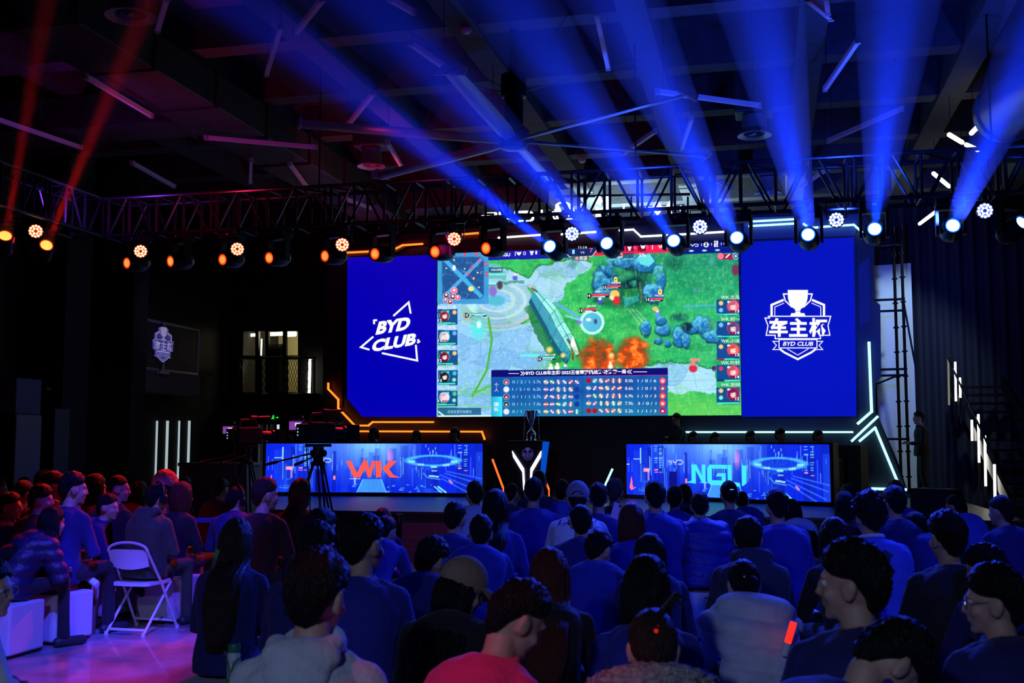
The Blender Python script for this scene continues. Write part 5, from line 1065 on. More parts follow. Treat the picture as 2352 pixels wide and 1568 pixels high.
def curtain_hair(mb, rows, seed=0, wave=.006, na=30):
    """rows: list of (fn(angle)->outer point, fn->inner point); angle -1..1 around the back"""
    vs = []; n = na + 1
    for i, (fo, fi) in enumerate(rows):
        for j in range(n):
            a = -1 + 2 * j / na; k = wave * (mnoise.noise(Vector((a * 9 + seed, i * .22, seed))) + .6 * mnoise.noise(Vector((a * 22 + seed, i * .3, 3))))
            o = fo(a); c = fi(a); d = (o - c).normalized(); vs.append(o + d * k)
        for j in range(n - 1, -1, -1): vs.append(fi(-1 + 2 * j / na))
    m = 2 * n; fs = []
    for i in range(len(rows) - 1):
        for j in range(m): fs.append((i * m + j, i * m + (j + 1) % m, (i + 1) * m + (j + 1) % m, (i + 1) * m + j))
    fs += [tuple(range(m - 1, -1, -1)), tuple(range((len(rows) - 1) * m, len(rows) * m))]
    mb.add(vs, fs)
PEOPLE = []
def hand(mb, w, d, up, s, side, curl=.5):
    """palm, four unequal fingers and a thumb; d points along the hand, up is the back of the hand"""
    d = Vector(d).normalized(); up = (Vector(up) - d * Vector(up).dot(d)).normalized(); x = d.cross(up) * side
    limb(mb, [w + d * .01 * s, w + d * .075 * s], [.026 * s, .034 * s])
    for k, (o, l) in enumerate(((-.027, .072), (-.009, .080), (.009, .075), (.026, .060))):
        b = w + d * .085 * s + x * o * s; m = b + (d * math.cos(curl * .6) - up * math.sin(curl * .6)) * l * .5 * s; e = m + (d * math.cos(curl * 1.6) - up * math.sin(curl * 1.6)) * l * .5 * s
        limb(mb, [b - d * .02 * s, m, e], [.0095 * s, .009 * s, .0078 * s], 8)
    b = w + d * .03 * s - x * .026 * s; m = b + (d * .7 - x * .7) * .036 * s; limb(mb, [b, m, m + (d * .9 - x * .25 - up * .3).normalized() * .032 * s], [.012 * s, .011 * s, .009 * s], 8)
def person(px, ytop, hw, label, top='navy', hair='short', hc='black', turn=0, pitch=4, roll=0, yaw=0, bulk=1.0, kind='plain', hat=None, extra=(), stool=True, female=False, hz=.52, stand=None, arms='lap', leg='sit', trousers='trousers', dist=None, L=.3, cap='tan', group='audience seated before the stage', detail=None, shift=0, fl=0.0, smin=.97):
    d = dist or .19 * FOC / hw; T_ = PD(px, ytop, d); det = 3 if hw > 70 else (2 if hw > 48 else 1)
    if detail: det = detail
    fdir = Vector((-3.6, 22)) - Vector((T_.x, T_.y)); ang = math.atan2(fdir.y, fdir.x) - math.pi / 2 + R(yaw)
    Rz = Matrix.Rotation(ang, 3, 'Z')
    s = 1.0; kf = .9 if female else 1.0; TL, HH = .515, .255
    if stand is not None: fl = stand; leg = 'stand'; s = (T_.z - fl) / 1.72; hz = fl + .92 * s; HH = .275
    else:
        hz = hz + fl; need = T_.z - hz
        if need < .76: s = max(smin, need / .76)
        if need > .76: s = min(1.10, need / .76); hz = T_.z - .76 * s if need / .76 > 1.10 else hz
    zc = T_.z - hz - (HH - .205) * s - .205 * s * math.cos(R(pitch))   # height of the neck base over the hip
    def spine(ln, n=24):
        p = Vector((0, 0, 0)); out = [(p.copy(), ln * .4)]
        for i in range(n):
            a = ln * (.4 + 1.2 * (i + .5) / n); p = p + Vector((0, math.sin(a), math.cos(a))) * (TL * s / n); out.append((p.copy(), ln * (.4 + 1.2 * (i + 1) / n)))
        return out
    lo, hi = R(2), R(75)
    for _ in range(24):
        m = (lo + hi) / 2
        if spine(m)[-1][0].z > zc: lo = m
        else: hi = m
    ln = (lo + hi) / 2; SPN = spine(ln)
    def sp(t):
        if t <= 0: return SPN[0][0] + Vector((0, math.sin(SPN[0][1]), math.cos(SPN[0][1]))) * t * TL * s, SPN[0][1]
        k = min(1, t) * (len(SPN) - 1); i = min(int(k), len(SPN) - 2); u = k - i; return SPN[i][0].lerp(SPN[i + 1][0], u), SPN[i][1] + (SPN[i + 1][1] - SPN[i][1]) * u
    c7, aT = sp(1.0)
    Rh = Matrix.Rotation(R(turn), 3, 'Z') @ Matrix.Rotation(R(-pitch), 3, 'X') @ Matrix.Rotation(R(roll), 3, 'Y')
    nk = Vector((0, math.sin(aT * .6 + .25), math.cos(aT * .6 + .25))) * .052 * s
    sk = c7 + nk; Hc = sk + Rh @ Vector((0, .012, .095)) * s
    crown = Hc + Rh @ Vector((0, -.005, .145)) * s
    off = Vector((T_.x, T_.y, 0)) - Rz @ Vector((crown.x, crown.y, 0)); off.z = hz
    w_ = lambda p: off + Rz @ p
    fh_ = lambda p: w_(Hc + Rh @ p)
    base = Vector((off.x, off.y, fl))
    root = thing('person', base, label, 'person', group)
    vb = (.014, .011, .0085)[det - 1]; vc = (.020, .016, .012)[det - 1]
    # ---- body: one continuous surface
    wd = [(-.16, .165, .145), (0, .172, .14), (.25, .158, .125), (.5, .168, .128), (.7, .182, .132), (.81, .172, .118), (.90, .130, .095), (.96, .088, .076), (1.02, .062, .062)]
    if female: wd = [(t, a * .9, b * .92) for t, a, b in wd]
    def torso(mb, k, kd=None, lo=-1, n=20):
        rings = []; kd = kd or k
        for t, a, b in wd:
            if t < lo: continue
            c, an = sp(t); nn = Vector((0, math.cos(an), -math.sin(an))); hump = .012 * s if .5 <= t <= .9 else 0
            rings.append([w_(c - nn * hump + Vector((1, 0, 0)) * (a * k * s * math.copysign(abs(math.cos(q)) ** .85, math.cos(q))) + nn * (b * kd * s * math.copysign(abs(math.sin(q)) ** .85, math.sin(q)))) for q in [2 * math.pi * j / n for j in range(n)]])
        mb.loft(rings)
    shx = .172 * s * kf; S_, E_, W_ = {}, {}, {}
    for sd in (-1, 1):
        c, an = sp(.83); S_[sd] = c + Vector((sd * shx, 0, -.005))
        if arms == 'lap': E_[sd] = S_[sd] + Vector((sd * .075, .05 + .05 * math.sin(ln), -.27)) * s; W_[sd] = Vector((sd * .07 * s, max(.24, E_[sd].y + .12), max(.10, E_[sd].z - .02)))
        elif arms == 'phone': E_[sd] = S_[sd] + Vector((sd * .05, .10, -.24)) * s; W_[sd] = S_[sd] + Vector((-sd * .08, .30, -.16)) * s
        elif arms == 'down': E_[sd] = S_[sd] + Vector((sd * .04, -.01, -.29)) * s; W_[sd] = E_[sd] + Vector((sd * .0, .06, -.25)) * s
        elif arms == 'front': E_[sd] = S_[sd] + Vector((sd * .05, .02, -.28)) * s; W_[sd] = E_[sd] + Vector((-sd * .12, .21, .03)) * s
        elif arms == 'crossed': E_[sd] = S_[sd] + Vector((sd * .09, .09, -.25)) * s; W_[sd] = E_[sd] + Vector((-sd * .24, .13, .05 + .04 * sd)) * s
        elif arms == 'raised': E_[sd] = S_[sd] + Vector((sd * .12, .16, -.14 if sd < 0 else -.25)) * s; W_[sd] = E_[sd] + (Vector((.05, .20, .05)) if sd < 0 else Vector((-.22, .14, .02))) * s
    if leg == 'sit':
        K_ = {q: Vector((q * .13 * s, .42 * s, .02)) for q in (-1, 1)}; A_ = {q: Vector((q * .12 * s, .44 * s, -(hz - fl) + .09)) for q in (-1, 1)}
    elif leg == 'out':
        K_ = {q: Vector((q * .12 * s, .44 * s, .0)) for q in (-1, 1)}; A_ = {q: Vector((q * .10 * s, .80 * s, -(hz - fl) + .10)) for q in (-1, 1)}
    else:
        K_ = {q: Vector((q * .10 * s, .02, -.44 * s)) for q in (-1, 1)}; A_ = {q: Vector((q * .11 * s, -.01 + .04 * q, -(hz - fl) + .09)) for q in (-1, 1)}
    b = MB(); torso(b, .86)
    limb(b, [w_(c7 - Vector((0, 0, .03))), w_(sk + Vector((0, .005, .02)))], [.058 * s * kf, .054 * s * kf]); head_shape(b, fh_, s, 1.0)
    for q in (-1, 1):
        limb(b, [w_(S_[q]), w_(E_[q]), w_(W_[q])], [.048 * s, .038 * s, .026 * s])
        dd = (W_[q] - E_[q]).normalized(); hand(b, w_(W_[q]), Rz @ dd, Rz @ Vector((0, -dd.z, dd.y)) if abs(dd.z) < .9 else Rz @ Vector((q, 0, 0)), s, q * -1, .6)
        limb(b, [w_(Vector((q * .09 * s, 0, -.02))), w_(K_[q]), w_(A_[q])], [.075 * s, .052 * s, .036 * s])
    bo = b.build('body', SKIN, root); sculpt(bo, vb, 3)
    # ---- clothing
    k = 1.06 * bulk; j = MB(); torso(j, k, k * 1.02)
    ar = (.064, .052, .042) if kind != 'puffer' else (.085, .072, .055)
    if kind == 'puffer' and bulk < 1.05: ar = (.075, .062, .05)
    for q in (-1, 1):
        ins = Vector((-q * .02, 0, 0)); v = kind == 'vest'
        limb(j, [w_(c7 + Vector((q * .035, 0, -.035)) * s), w_(S_[q].lerp(c7, .45) + Vector((0, 0, .0))), w_(S_[q] + Vector((-q * .015, 0, -.008)))], [.05 * s, .056 * s, .064 * s * min(bulk, 1.12)])
        if v: limb(j, [w_(S_[q]), w_(S_[q] + Vector((q * .03, 0, -.03)))], [.08 * s, .08 * s])
        else: limb(j, [w_(S_[q]), w_(E_[q]), w_(W_[q] - (W_[q] - E_[q]) * .1)], [a * s * (.5 + .5 * bulk) for a in ar])
    def nring(rad, rt, dz, back=0.0, tilt=.35, n=18, mb=None):
        pts = []
        for i in range(n + 1):
            a = 2 * math.pi * i / n; pts.append(w_(c7 + Vector((rad * math.cos(a), rad * math.sin(a) + .015 - back * .0, dz + tilt * rad * -math.sin(a) * -.6)) * s))
        for p, q in zip(pts[:-1], pts[1:]): limb(mb or j, [p, q], [rt * s, rt * s], 8)
    if kind in ('plain', 'puffer', 'vest'): nring(.066, .018 if kind == 'plain' else .03, -.012 if kind == 'plain' else .01)
    if kind == 'collar': nring(.072, .020, .0); nring(.080, .016, .02)
    if kind == 'hood':
        hd_ = MB(); nring(.082, .030, -.012, tilt=.9, mb=hd_)
        bk, an = sp(.84); nn = Vector((0, math.cos(an), -math.sin(an)))
        rot = Matrix.Rotation(-an - .1, 3, 'X')
        for cx, cy, cz, rx, ry, rz in ((0, -.100, .045, .125, .050, .060), (0, -.118, -.01, .105, .042, .075), (0, -.128, -.075, .060, .030, .060), (-.085, -.055, .085, .040, .05, .032), (.085, -.055, .085, .040, .05, .032)):
            hb = MB().ball((0, 0, 0), (rx, ry, rz), n=10); hd_.add([w_(bk + rot @ (Vector((cx, cy, cz)) + Vector(p)) * s * (.5 + .5 * bulk)) for p in hb.v], hb.f)
    fm = fabric(top, FB[top]) if kind != 'puffer' else mat('quilted_' + top, FB[top], .5, bump=.4, bscale=30)
    jo = j.build({'hood': 'hooded_top', 'puffer': 'padded_jacket', 'vest': 'padded_vest', 'collar': 'jacket'}.get(kind, 'sweatshirt'), fm, root); sculpt(jo, vc, 4, .016 if kind in ('plain', 'hood', 'collar') else .010, .13)
    if kind == 'hood': sculpt(hd_.build('hood', fm, jo), vc * .8, 7, .016, .09)
    if kind in ('puffer', 'vest'):
        QUILT.append(jo)
    if kind == 'vest':
        v = MB()
        for q in (-1, 1): limb(v, [w_(S_[q]), w_(E_[q]), w_(W_[q] - (W_[q] - E_[q]) * .1)], [.066 * s, .056 * s, .045 * s])
        sculpt(v.build('knit_sleeves', fabric('pale', FB['pale']), root), vc, 3, .012, .1)
    tr_ = MB()
    for q in (-1, 1):
        limb(tr_, [w_(Vector((q * .085 * s, -.02, -.015))), w_(K_[q]), w_(A_[q] + Vector((0, 0, .0)))], [.098 * s, .072 * s, .056 * s])
    limb(tr_, [w_(Vector((-.07, -.02, .02)) * s), w_(Vector((.07, -.02, .02)) * s)], [.115 * s, .115 * s]); 
    sculpt(tr_.build('trousers', fabric(trousers, FB[trousers]), root), .02, 3)
    for q in (-1, 1):
        sh_ = MB(); a = A_[q]; limb(sh_, [w_(Vector((a.x, a.y - .05, -(hz - fl) + .045))), w_(Vector((a.x + q * .02, a.y + .17 * s, -(hz - fl) + .04)))], [.042, .04]); so = sh_.build('shoe', mat('dark_shoe', (.03, .03, .035), .5), root, True)
    # ---- hair
    hm = hairmat(hc); h = MB(); sd = px * .37; ic = (3, 4, 5)[det - 1]
    if hair == 'short': scalp(h, fh_, s, .016, ic, None, .011, sd)
    elif hair == 'buzz': scalp(h, fh_, s, .006, ic, None, .002, sd)
    elif hair == 'thick': scalp(h, fh_, s, .021, ic, ([-90, -50, -20, 0, 35, 90], [-.95, -.82, -.30, .0, .12, .42]), .012, sd, 8)
    elif hair == 'curly': scalp(h, fh_, s, .032, 5 if det == 3 else 4, ([-90, -45, 0, 35, 90], [-.9, -.7, -.22, .12, .42]), .030, sd, 17)
    elif hair in ('bun', 'bunlow', 'pony', 'up'):
        scalp(h, fh_, s, .012, ic, ([-90, -45, 0, 35, 90], [-.92, -.7, -.15, .2, .5]), .005, sd)
        if hair == 'bun':
            k = MB().ball((0, 0, 0), (.055, .045, .05), n=10); h.add([fh_((Vector(p) * (1 + .12 * mnoise.noise(Vector(p) * 60)) + Vector((0, -.085, .075))) * s) for p in k.v], k.f)
        if hair == 'bunlow':
            k = MB().ball((0, 0, 0), (.052, .04, .045), n=10); h.add([fh_((Vector(p) * (1 + .12 * mnoise.noise(Vector(p) * 60)) + Vector((0.01, -.11, .01))) * s) for p in k.v], k.f)
        if hair == 'up':
            for q in range(9):
                a = .6 + .16 * q; t0 = Vector((.02, -.06, .12)); limb(h, [fh_((t0 + Vector((0, 0, -.01))) * s), fh_((t0 + Vector((.02 + .005 * q, -.02, .015 + .006 * q))) * s), fh_((t0 + Vector((.045 + .006 * q, -.03 + .02 * math.sin(q * 2), .03 + .02 * math.cos(q * 1.7)))) * s)], [.014 * s, .008 * s, .003 * s], 6)
        if hair == 'pony': limb(h, [fh_(Vector((0, -.10, .05)) * s), fh_(Vector((0, -.15, .02)) * s), fh_(Vector((0, -.15, -.12)) * s), fh_(Vector((0.01, -.13, -.22)) * s)], [.03 * s, .035 * s, .03 * s, .01 * s])
    elif hair in ('long', 'bob'):
        scalp(h, fh_, s, .020, ic, ([-90, -45, 0, 35, 90], [-.75, -.62, -.35, .10, .42]), .007, sd, 7)
        rows = []; span = 1.75 if hair == 'long' else 2.25
        def hrow(z, rx, ry, th=.03):
            fo = lambda a: fh_(Vector((rx * math.sin(a * span), -.008 - ry * math.cos(a * span), z)) * s)
            fi = lambda a: fh_(Vector(((rx - th) * math.sin(a * span), -.008 - (ry - th) * math.cos(a * span), z)) * s)
            return fo, fi
        for z, rx, ry in ((.085, .080, .100), (.05, .094, .114), (.0, .100, .120), (-.05, .102, .118), (-.10, .100, .108)): rows.append(hrow(z, rx, ry))
        if hair == 'bob': rows += [hrow(-.135, .098, .100), hrow(-.155, .088, .088)]
        else:
            n_ = max(3, int(L / .05)); bz, by = [], []
            for i in range(40):
                t = -.16 + 1.16 * i / 39; c, an = sp(t); bb = (interp(t, [q[0] for q in wd], [q[2] for q in wd]) * bulk * 1.08 + .016) * s; bz.append(c.z + bb * math.sin(an)); by.append(c.y - bb * math.cos(an))
            od = np.argsort(bz); bz = np.array(bz)[od]; by = np.minimum.accumulate(np.array(by)[od][::-1])[::-1]
            for i in range(1, n_ + 1):
                u = i / n_; zz_ = Hc.z - .115 * s - L * u * s; t = 1.0
                for _ in range(40):
                    if sp(t)[0].z > zz_ and t > -.15: t -= .03
                    else: break
                c, an = sp(t); aa = .105 * s * (1 - .35 * max(0, u - .55)) ; tp = 1 - .5 * max(0, u - .75) * 4 * .6
                yb_ = interp(zz_, bz, by) - .06 * s; e = Hc.y - .10 * s; m = min(1, u * 3.5); y0 = min(e * (1 - m) + yb_ * m, yb_); x0 = Hc.x * (1 - m) + c.x * m; th = .028 * s * tp
                fo = (lambda a, y0=y0, zz_=zz_, x0=x0, tp=tp, aa=aa: w_(Vector((x0 + aa * tp * math.sin(a * 1.45), y0 + .10 * s * (1 - math.cos(a * 1.45)), zz_))))
                fi = (lambda a, y0=y0, zz_=zz_, x0=x0, tp=tp, th=th, aa=aa: w_(Vector((x0 + (aa * tp - th * .6) * math.sin(a * 1.45), y0 + th + .10 * s * (1 - math.cos(a * 1.45)), zz_))))
                rows.append((fo, fi))
        curtain_hair(h, rows, sd, .012, 34)
    if hat in ('cap', 'capback'):      # the crown of the hair is pressed flat under the cap
        cc = fh_(Vector((0, -.008, .0))); up_ = Rz @ (Rh @ Vector((0, 0, 1))); nv = []
        for p in h.v:
            p = Vector(p); z = (p - cc).dot(up_)
            nv.append(tuple(cc.lerp(p, .84 if z > .05 * s else 1.0 - .16 * max(0, min(1, z / (.05 * s))))))
        h.v = nv
    if h.v: h.build('hair', hm, root, True)
    # ---- things worn
    if hat == 'cap' or hat == 'capback':
        m = MB(); vs, fs = ico(4); out = []
        for n in vs:
            kz = max(0, min(1, (n.z - .02) / .08)); p = Vector((n.x * .101, n.y * .122 - .008, n.z * .132 + .024)); q = Vector((n.x * .07, n.y * .09 - .008, n.z * .09 + .0)); out.append(fh_(q.lerp(p, kz) * s))
        cp = m.add(out, fs).build('cap', fabric(cap, FB[cap]), root, True)
        br = MB(); r0, r1 = [], []
        for i in range(13):
            a = -1 + i / 6; r0.append(fh_(Vector((.096 * math.sin(a * 1.25), -.008 + .116 * math.cos(a * 1.25), .048)) * s)); r1.append(fh_(Vector((.098 * math.sin(a * 1.1), .075 + .145 * math.cos(a * 1.1) ** .8, .018 - .03 * abs(a) ** 2)) * s))
        upv = Rz @ (Rh @ Vector((0, 0, .008)))
        br.loft([r0, r1, [p - upv for p in r1], [p - upv for p in r0]], closed=False, cap=False); br.build('brim', fabric(cap, FB[cap]), cp, True)
        MB().ball(fh_(Vector((0, -.008, .150)) * s), .007 * s, n=5).build('button', fabric(cap, FB[cap]), cp, True)
        if hat == 'capback':
            g = MB(); limb(g, [fh_(Vector((.045 * math.cos(a), -.122 + .01 * math.sin(a) * 0, .03 + .035 * math.sin(a))) * s) for a in [math.pi * i / 8 for i in range(9)]], [.006 * s] * 9, 6); g.build('strap_opening', m_blackp, cp, True)
            g = MB(); limb(g, [fh_(Vector((x, -.124, .028)) * s) for x in (-.05, 0, .05)], [.007 * s] * 3, 6); g.build('strap', fabric(cap, FB[cap]), cp, True)
    if hat == 'beanie':
        m = MB(); vs, fs = ico(4); out = []
        for n in vs:
            kz = max(0, min(1, (n.z + .12) / .1)); t = .03 + .012 * mnoise.noise(n * 9); p = Vector((n.x * (.08 + t), n.y * (.10 + t) - .008, n.z * (.115 + t) + .03 + .03 * max(0, abs(n.x) - .5) * (n.z > 0))); q = Vector((n.x * .06, n.y * .08, n.z * .09)); out.append(fh_(q.lerp(p, kz) * s))
        m.add(out, fs).build('fluffy_hat', mat('pink_plush', (.85, .45, .55), .9, bump=1, bscale=120), root, True)
    if 'phones' in extra:
        g = MB(); limb(g, [fh_(Vector((.098 * math.cos(a), .0, .01 + .150 * math.sin(a))) * s) for a in [math.pi * i / 12 for i in range(13)]], [.010 * s] * 13, 8)
        hp = g.build('headphones', m_blackp, root, True)
        for q in (-1, 1): MB().lathe([(.03 * s, -.012), (.042 * s, -.008), (.042 * s, .012), (.02 * s, .02)], fh_(Vector((q * .098, -.002, -.008)) * s), 16, (Rz @ Rh) @ Matrix.Rotation(R(90 * q), 3, 'Y')).build('ear_cup', m_blackp, hp, True, 40)
    if 'glasses' in extra:
        g = MB()
        for q in (-1, 1):
            g.path([fh_(Vector((q * .076, -.01, .008)) * s), fh_(Vector((q * .072, .085, .010)) * s)], .0022 * s, 6)
            g.path([fh_(Vector((q * .036 + .024 * math.cos(a), .098, .002 + .020 * math.sin(a))) * s) for a in [2 * math.pi * i / 14 for i in range(15)]], .0022 * s, 6)
        g.path([fh_(Vector((-.012, .102, .006)) * s), fh_(Vector((.012, .102, .006)) * s)], .0022 * s, 6); g.build('glasses', mat('glasses_frame', (.5, .5, .55), .2, .8), root)
    if 'mask' in extra:
        m = MB(); vs, fs = ico(3); m.add([fh_(Vector((n.x * .058, .052 + n.y * .052, -.058 + n.z * .048)) * s) for n in vs], fs); m.build('face_mask', mat('mask_white', (.8, .8, .82), .7), root, True)
    if 'eyes' in extra:
        for q in (-1, 1):
            e = MB().ball(fh_(Vector((q * .030, .078, .006)) * s), .0125 * s, n=8).build('eye', mat('eye_white', (.6, .58, .56), .3), root, True)
            MB().ball(fh_(Vector((q * .030, .087, .006)) * s), .006 * s, n=6).build('iris', m_blackp, e, True)
    if 'clip' in extra: g = MB(); g.rbox(fh_(Vector((.0, -.125, .045)) * s), (.045, .012, .012), .004, Rz @ Rh); g.build('hair_clip', mat('clip_silver', (.7, .7, .75), .2, 1), root)
    if 'redtie' in extra:
        g = MB()
        for i in range(5): g.ball(fh_(Vector((.005 + .004 * i, -.112 + .014 * i, .055 + .014 * i)) * s), .0075 * s, n=5)
        g.build('hair_tie', emis('red_beads', (1.0, .02, .0), .5), root, True)
    if 'fur' in extra:
        f = MB(); vs, fs = ico(5)
        for (cx, cy, cz, rx, ry, rz) in ((0, -.06, .03, .20, .085, .075), (-.14, .02, .0, .09, .10, .06), (.14, .02, .0, .09, .10, .06)):
            f.add([w_(c7 + Vector((cx, cy, cz)) * s + Vector((n.x * rx, n.y * ry, n.z * rz)) * s * (1 + .16 * mnoise.noise(n * 11 + Vector((cx * 9, 0, 0))) + .10 * mnoise.noise(n * 30))) for n in vs], fs)
        f.build('fur_collar', mat('fur_beige', (.42, .38, .36), .95, bump=1.0, bscale=110, var=.4, vscale=50), root, True)
    if 'whitecollar' in extra: g = MB(); limb(g, [w_(c7 + Vector((.075 * math.cos(a), .07 * math.sin(a) + .01, .012 - .02 * math.sin(a))) * s) for a in [2 * math.pi * i / 16 for i in range(17)]], [.013 * s] * 17, 8); g.build('rib_collar', fabric('white', FB['white']), root, True)
    info = dict(root=root, head=w_(Hc), c7=w_(c7), hands={q: w_(W_[q]) for q in (-1, 1)}, w=w_, sp=sp, s=s, hz=hz, base=base, S=S_, wd=wd, Rz=Rz, bulk=bulk, fh=fh_)
    if stool and stand is None: PEOPLE.append((info, label, shift))
    return info
# ---------------------------------------------------------------- the audience, left side
P_ = person
def dat(px, py, Y): return (PY(px, py, Y) - O).dot(FW)
P_(0, 1102, 34, 'person with short hair cut by the left edge, upper of two', turn=-35, top='maroon', hc='brown')
P_(58, 1098, 30, 'person in back row at far left, only reddish hair top showing', top='maroon', hc='brown')
P_(57, 1110, 48, 'person with thick dark hair, second row at far left', hair='thick', dist=11.4, top='black', hc='brown')
P_(104, 1085, 36, 'person with tall dark hair in the back left row', hair='thick', top='black', hc='brown')
P_(127, 1088, 43, 'person with red-rimmed short hair and pale shirt collar at left', turn=-40, top='maroon', extra=('whitecollar',), hc='brown')
P_(172, 1091, 49, 'person in black sweatshirt with neat short hair looking right', turn=-35, top='navy')
P_(221, 1095, 42, 'person with chin-length dark hair and glasses looking right', hair='bob', turn=-30, top='rust', female=True, extra=('glasses',))
P_(274, 1095, 43, 'person with buzz cut looking right, cheek lit violet', hair='buzz', turn=-48, top='black', extra=('glasses',))
P_(320, 1108, 37, 'person with a short bob between buzz cut and pink hat', hair='bob', top='rust', female=True)
P_(382, 1092, 42, 'person wearing a fluffy pink plush hat', hair='bob', hat='beanie', top='black', female=True)
P_(425, 1098, 33, 'person half hidden behind reddish hair near the counter', top='maroon', hc='brown')
P_(420, 1113, 44, 'person with glowing reddish brown hair beside the pink hat', hair='bob', hc='red', top='black', turn=-30, female=True)
P_(28, 1135, 56, 'person with glasses and dark blue sweatshirt at far left', turn=-55, top='mid', extra=('glasses',), yaw=-8, dist=10.3)
P_(98, 1120, 52, 'person with dark hair, pale cheek turned right, at left', turn=-50, top='maroon', hair='thick', yaw=-6, dist=10.2)
P_(124, 1166, 56, 'person in dark quilted jacket on the nearest white cube stool', hair='long', L=.18, top='puff', kind='puffer', bulk=1.18, female=True, dist=9.3, yaw=-14, shift=.06)
P_(250, 1137, 50, 'person with orange collar and striped trousers, legs stretched right', turn=-32, top='navy', yaw=-38, leg='out', trousers='black', dist=10.5)
P_(363, 1117, 54, 'person with headphones seated on the front white folding chair', extra=('phones',), top='olive', kind='hood', bulk=1.22, dist=10.2, stool=False, yaw=-6, hz=.55, turn=-8, cap='olive', trousers='olive')
P_(545, 1123, 56, 'person with headphones operating the camera on the left tripod', extra=('phones',), top='navy', bulk=1.1, dist=10.9, stool=False, yaw=35, turn=-50, hz=.55, trousers='mid')
P_(510, 1103, 36, 'person with red-lit hair behind the left camera tripod', top='maroon', hc='brown')
P_(612, 1104, 50, 'person in dark top looking right between the two tripods', turn=-38, top='maroon', hc='brown')
P_(692, 1106, 44, 'person with long dark red hair behind the right tripod', hair='long', hc='red', L=.22, top='maroon', female=True, turn=-12)
P_(-16, 1290, 96, 'person in white jacket and glasses cut by the bottom left corner', turn=-62, top='white', extra=('glasses', 'eyes'), dist=4.9, yaw=-25, bulk=1.4)
P_(546, 1202, 84, 'person with very long hair seated beside the green bottle', hair='long', hc='brown', L=.46, top='navy', kind='collar', bulk=1.15, dist=6.25, shift=.10, female=True, yaw=4, smin=.9)
P_(741, 1176, 66, 'person with bluish wavy hair behind the grey hoodie', hair='thick', top='black', turn=-35)
P_(730, 1211, 84, 'person with dark hair and maroon tinted top behind grey hoodie', hair='thick', top='navy', turn=-28, bulk=1.1)
P_(739, 1284, 133, 'person in pale grey hooded sweatshirt in the front row', hair='thick', top='hoodgrey', kind='hood', bulk=.97, turn=-14, pitch=10)
P_(841, 1193, 90, 'large person with short hair and broad navy back near the hoodie', top='blue', bulk=1.12, turn=-28, pitch=6)
P_(880, 1168, 48, 'person with dark hair hidden behind a white-collared neighbour', top='navy')
P_(888, 1186, 52, 'person with white turtleneck collar under navy sweatshirt', top='blue', extra=('whitecollar',), turn=-24)
# ---------------------------------------------------------------- centre
P_(1090, 1111, 44, 'person in white hoodie leaning left in the far row', top='pale', kind='hood', bulk=1.1, turn=14, yaw=10)
P_(1048, 1157, 56, 'person in navy top in front of the white hoodie', top='mid', bulk=1.12, turn=-12, pitch=8)
P_(1106, 1186, 60, 'person with both ears showing and wide jacket collar', top='blue', kind='collar', bulk=1.15, pitch=2)
P_(1003, 1238, 74, 'person bending forward with tousled hair, ear lit violet', hair='thick', top='navy', turn=-34, pitch=16, bulk=1.1)
P_(1140, 1133, 56, 'person with long hair and fitted navy top in the centre', hair='long', L=.20, top='blue', female=True, turn=-14)
P_(1177, 1112, 38, 'person with shaved head beside the podium light', hair='buzz', top='navy', turn=-20)
P_(1226, 1103, 45, 'broad person in plain navy sweatshirt below the podium', top='blue', bulk=1.16, pitch=8)
P_(1238, 1083, 37, 'person with tallest head right below the podium', top='navy', hair='buzz')
P_(1291, 1107, 40, 'person in pale blue hooded jacket left of the grey cap', top='denim', kind='hood', turn=-10)
P_(1327, 1115, 50, 'person in white jacket lettered across the back and grey cap', hair='short', hat='capback', cap='grey', top='white', bulk=1.18)
P_(1335, 1165, 58, 'person with short hair and both ears before the white jacket', top='navy', bulk=1.1)
P_(1374, 1115, 47, 'person in navy top right of the grey cap', top='mid', bulk=1.08, pitch=6)
P_(1412, 1104, 42, 'person with short greyish hair near the pink phone', hc='grey', hair='short', top='black', turn=-10)
P_(1450, 1163, 60, 'person with a purple brown bob and blue cardigan', hair='bob', hc='red', top='blue', female=True)
P_(1385, 1220, 68, 'person in bright blue top looking down to the right', top='blue', bulk=1.14, turn=-30, pitch=26)
P_(1085, 1292, 96, 'person wearing a tan baseball cap over long black hair', hair='long', L=.20, hat='cap', cap='tan', top='black', female=True, turn=-62, pitch=22, bulk=1.08)
P_(1262, 1268, 92, 'person with long straight reddish hair left of centre front', hair='long', hc='red', L=.30, top='black', female=True)
P_(1235, 1352, 128, 'person in bright pink sweatshirt bending over to the right', hair='short', top='pink', bulk=1.16, turn=-18, pitch=34, yaw=-42)
P_(1497, 1402, 128, 'person with fur collar and messy red-tied updo at the bottom', hair='up', hc='brown', top='tan', extra=('fur', 'redtie'), female=True, pitch=14)
P_(1488, 1289, 106, 'person with big dark hair and navy shoulder, centre front', hair='bob', top='blue', turn=-18, pitch=12, female=True)
P_(1492, 1231, 72, 'person with dark hair and dark jacket behind the big hair', hair='long', L=.15, top='navy', female=True)
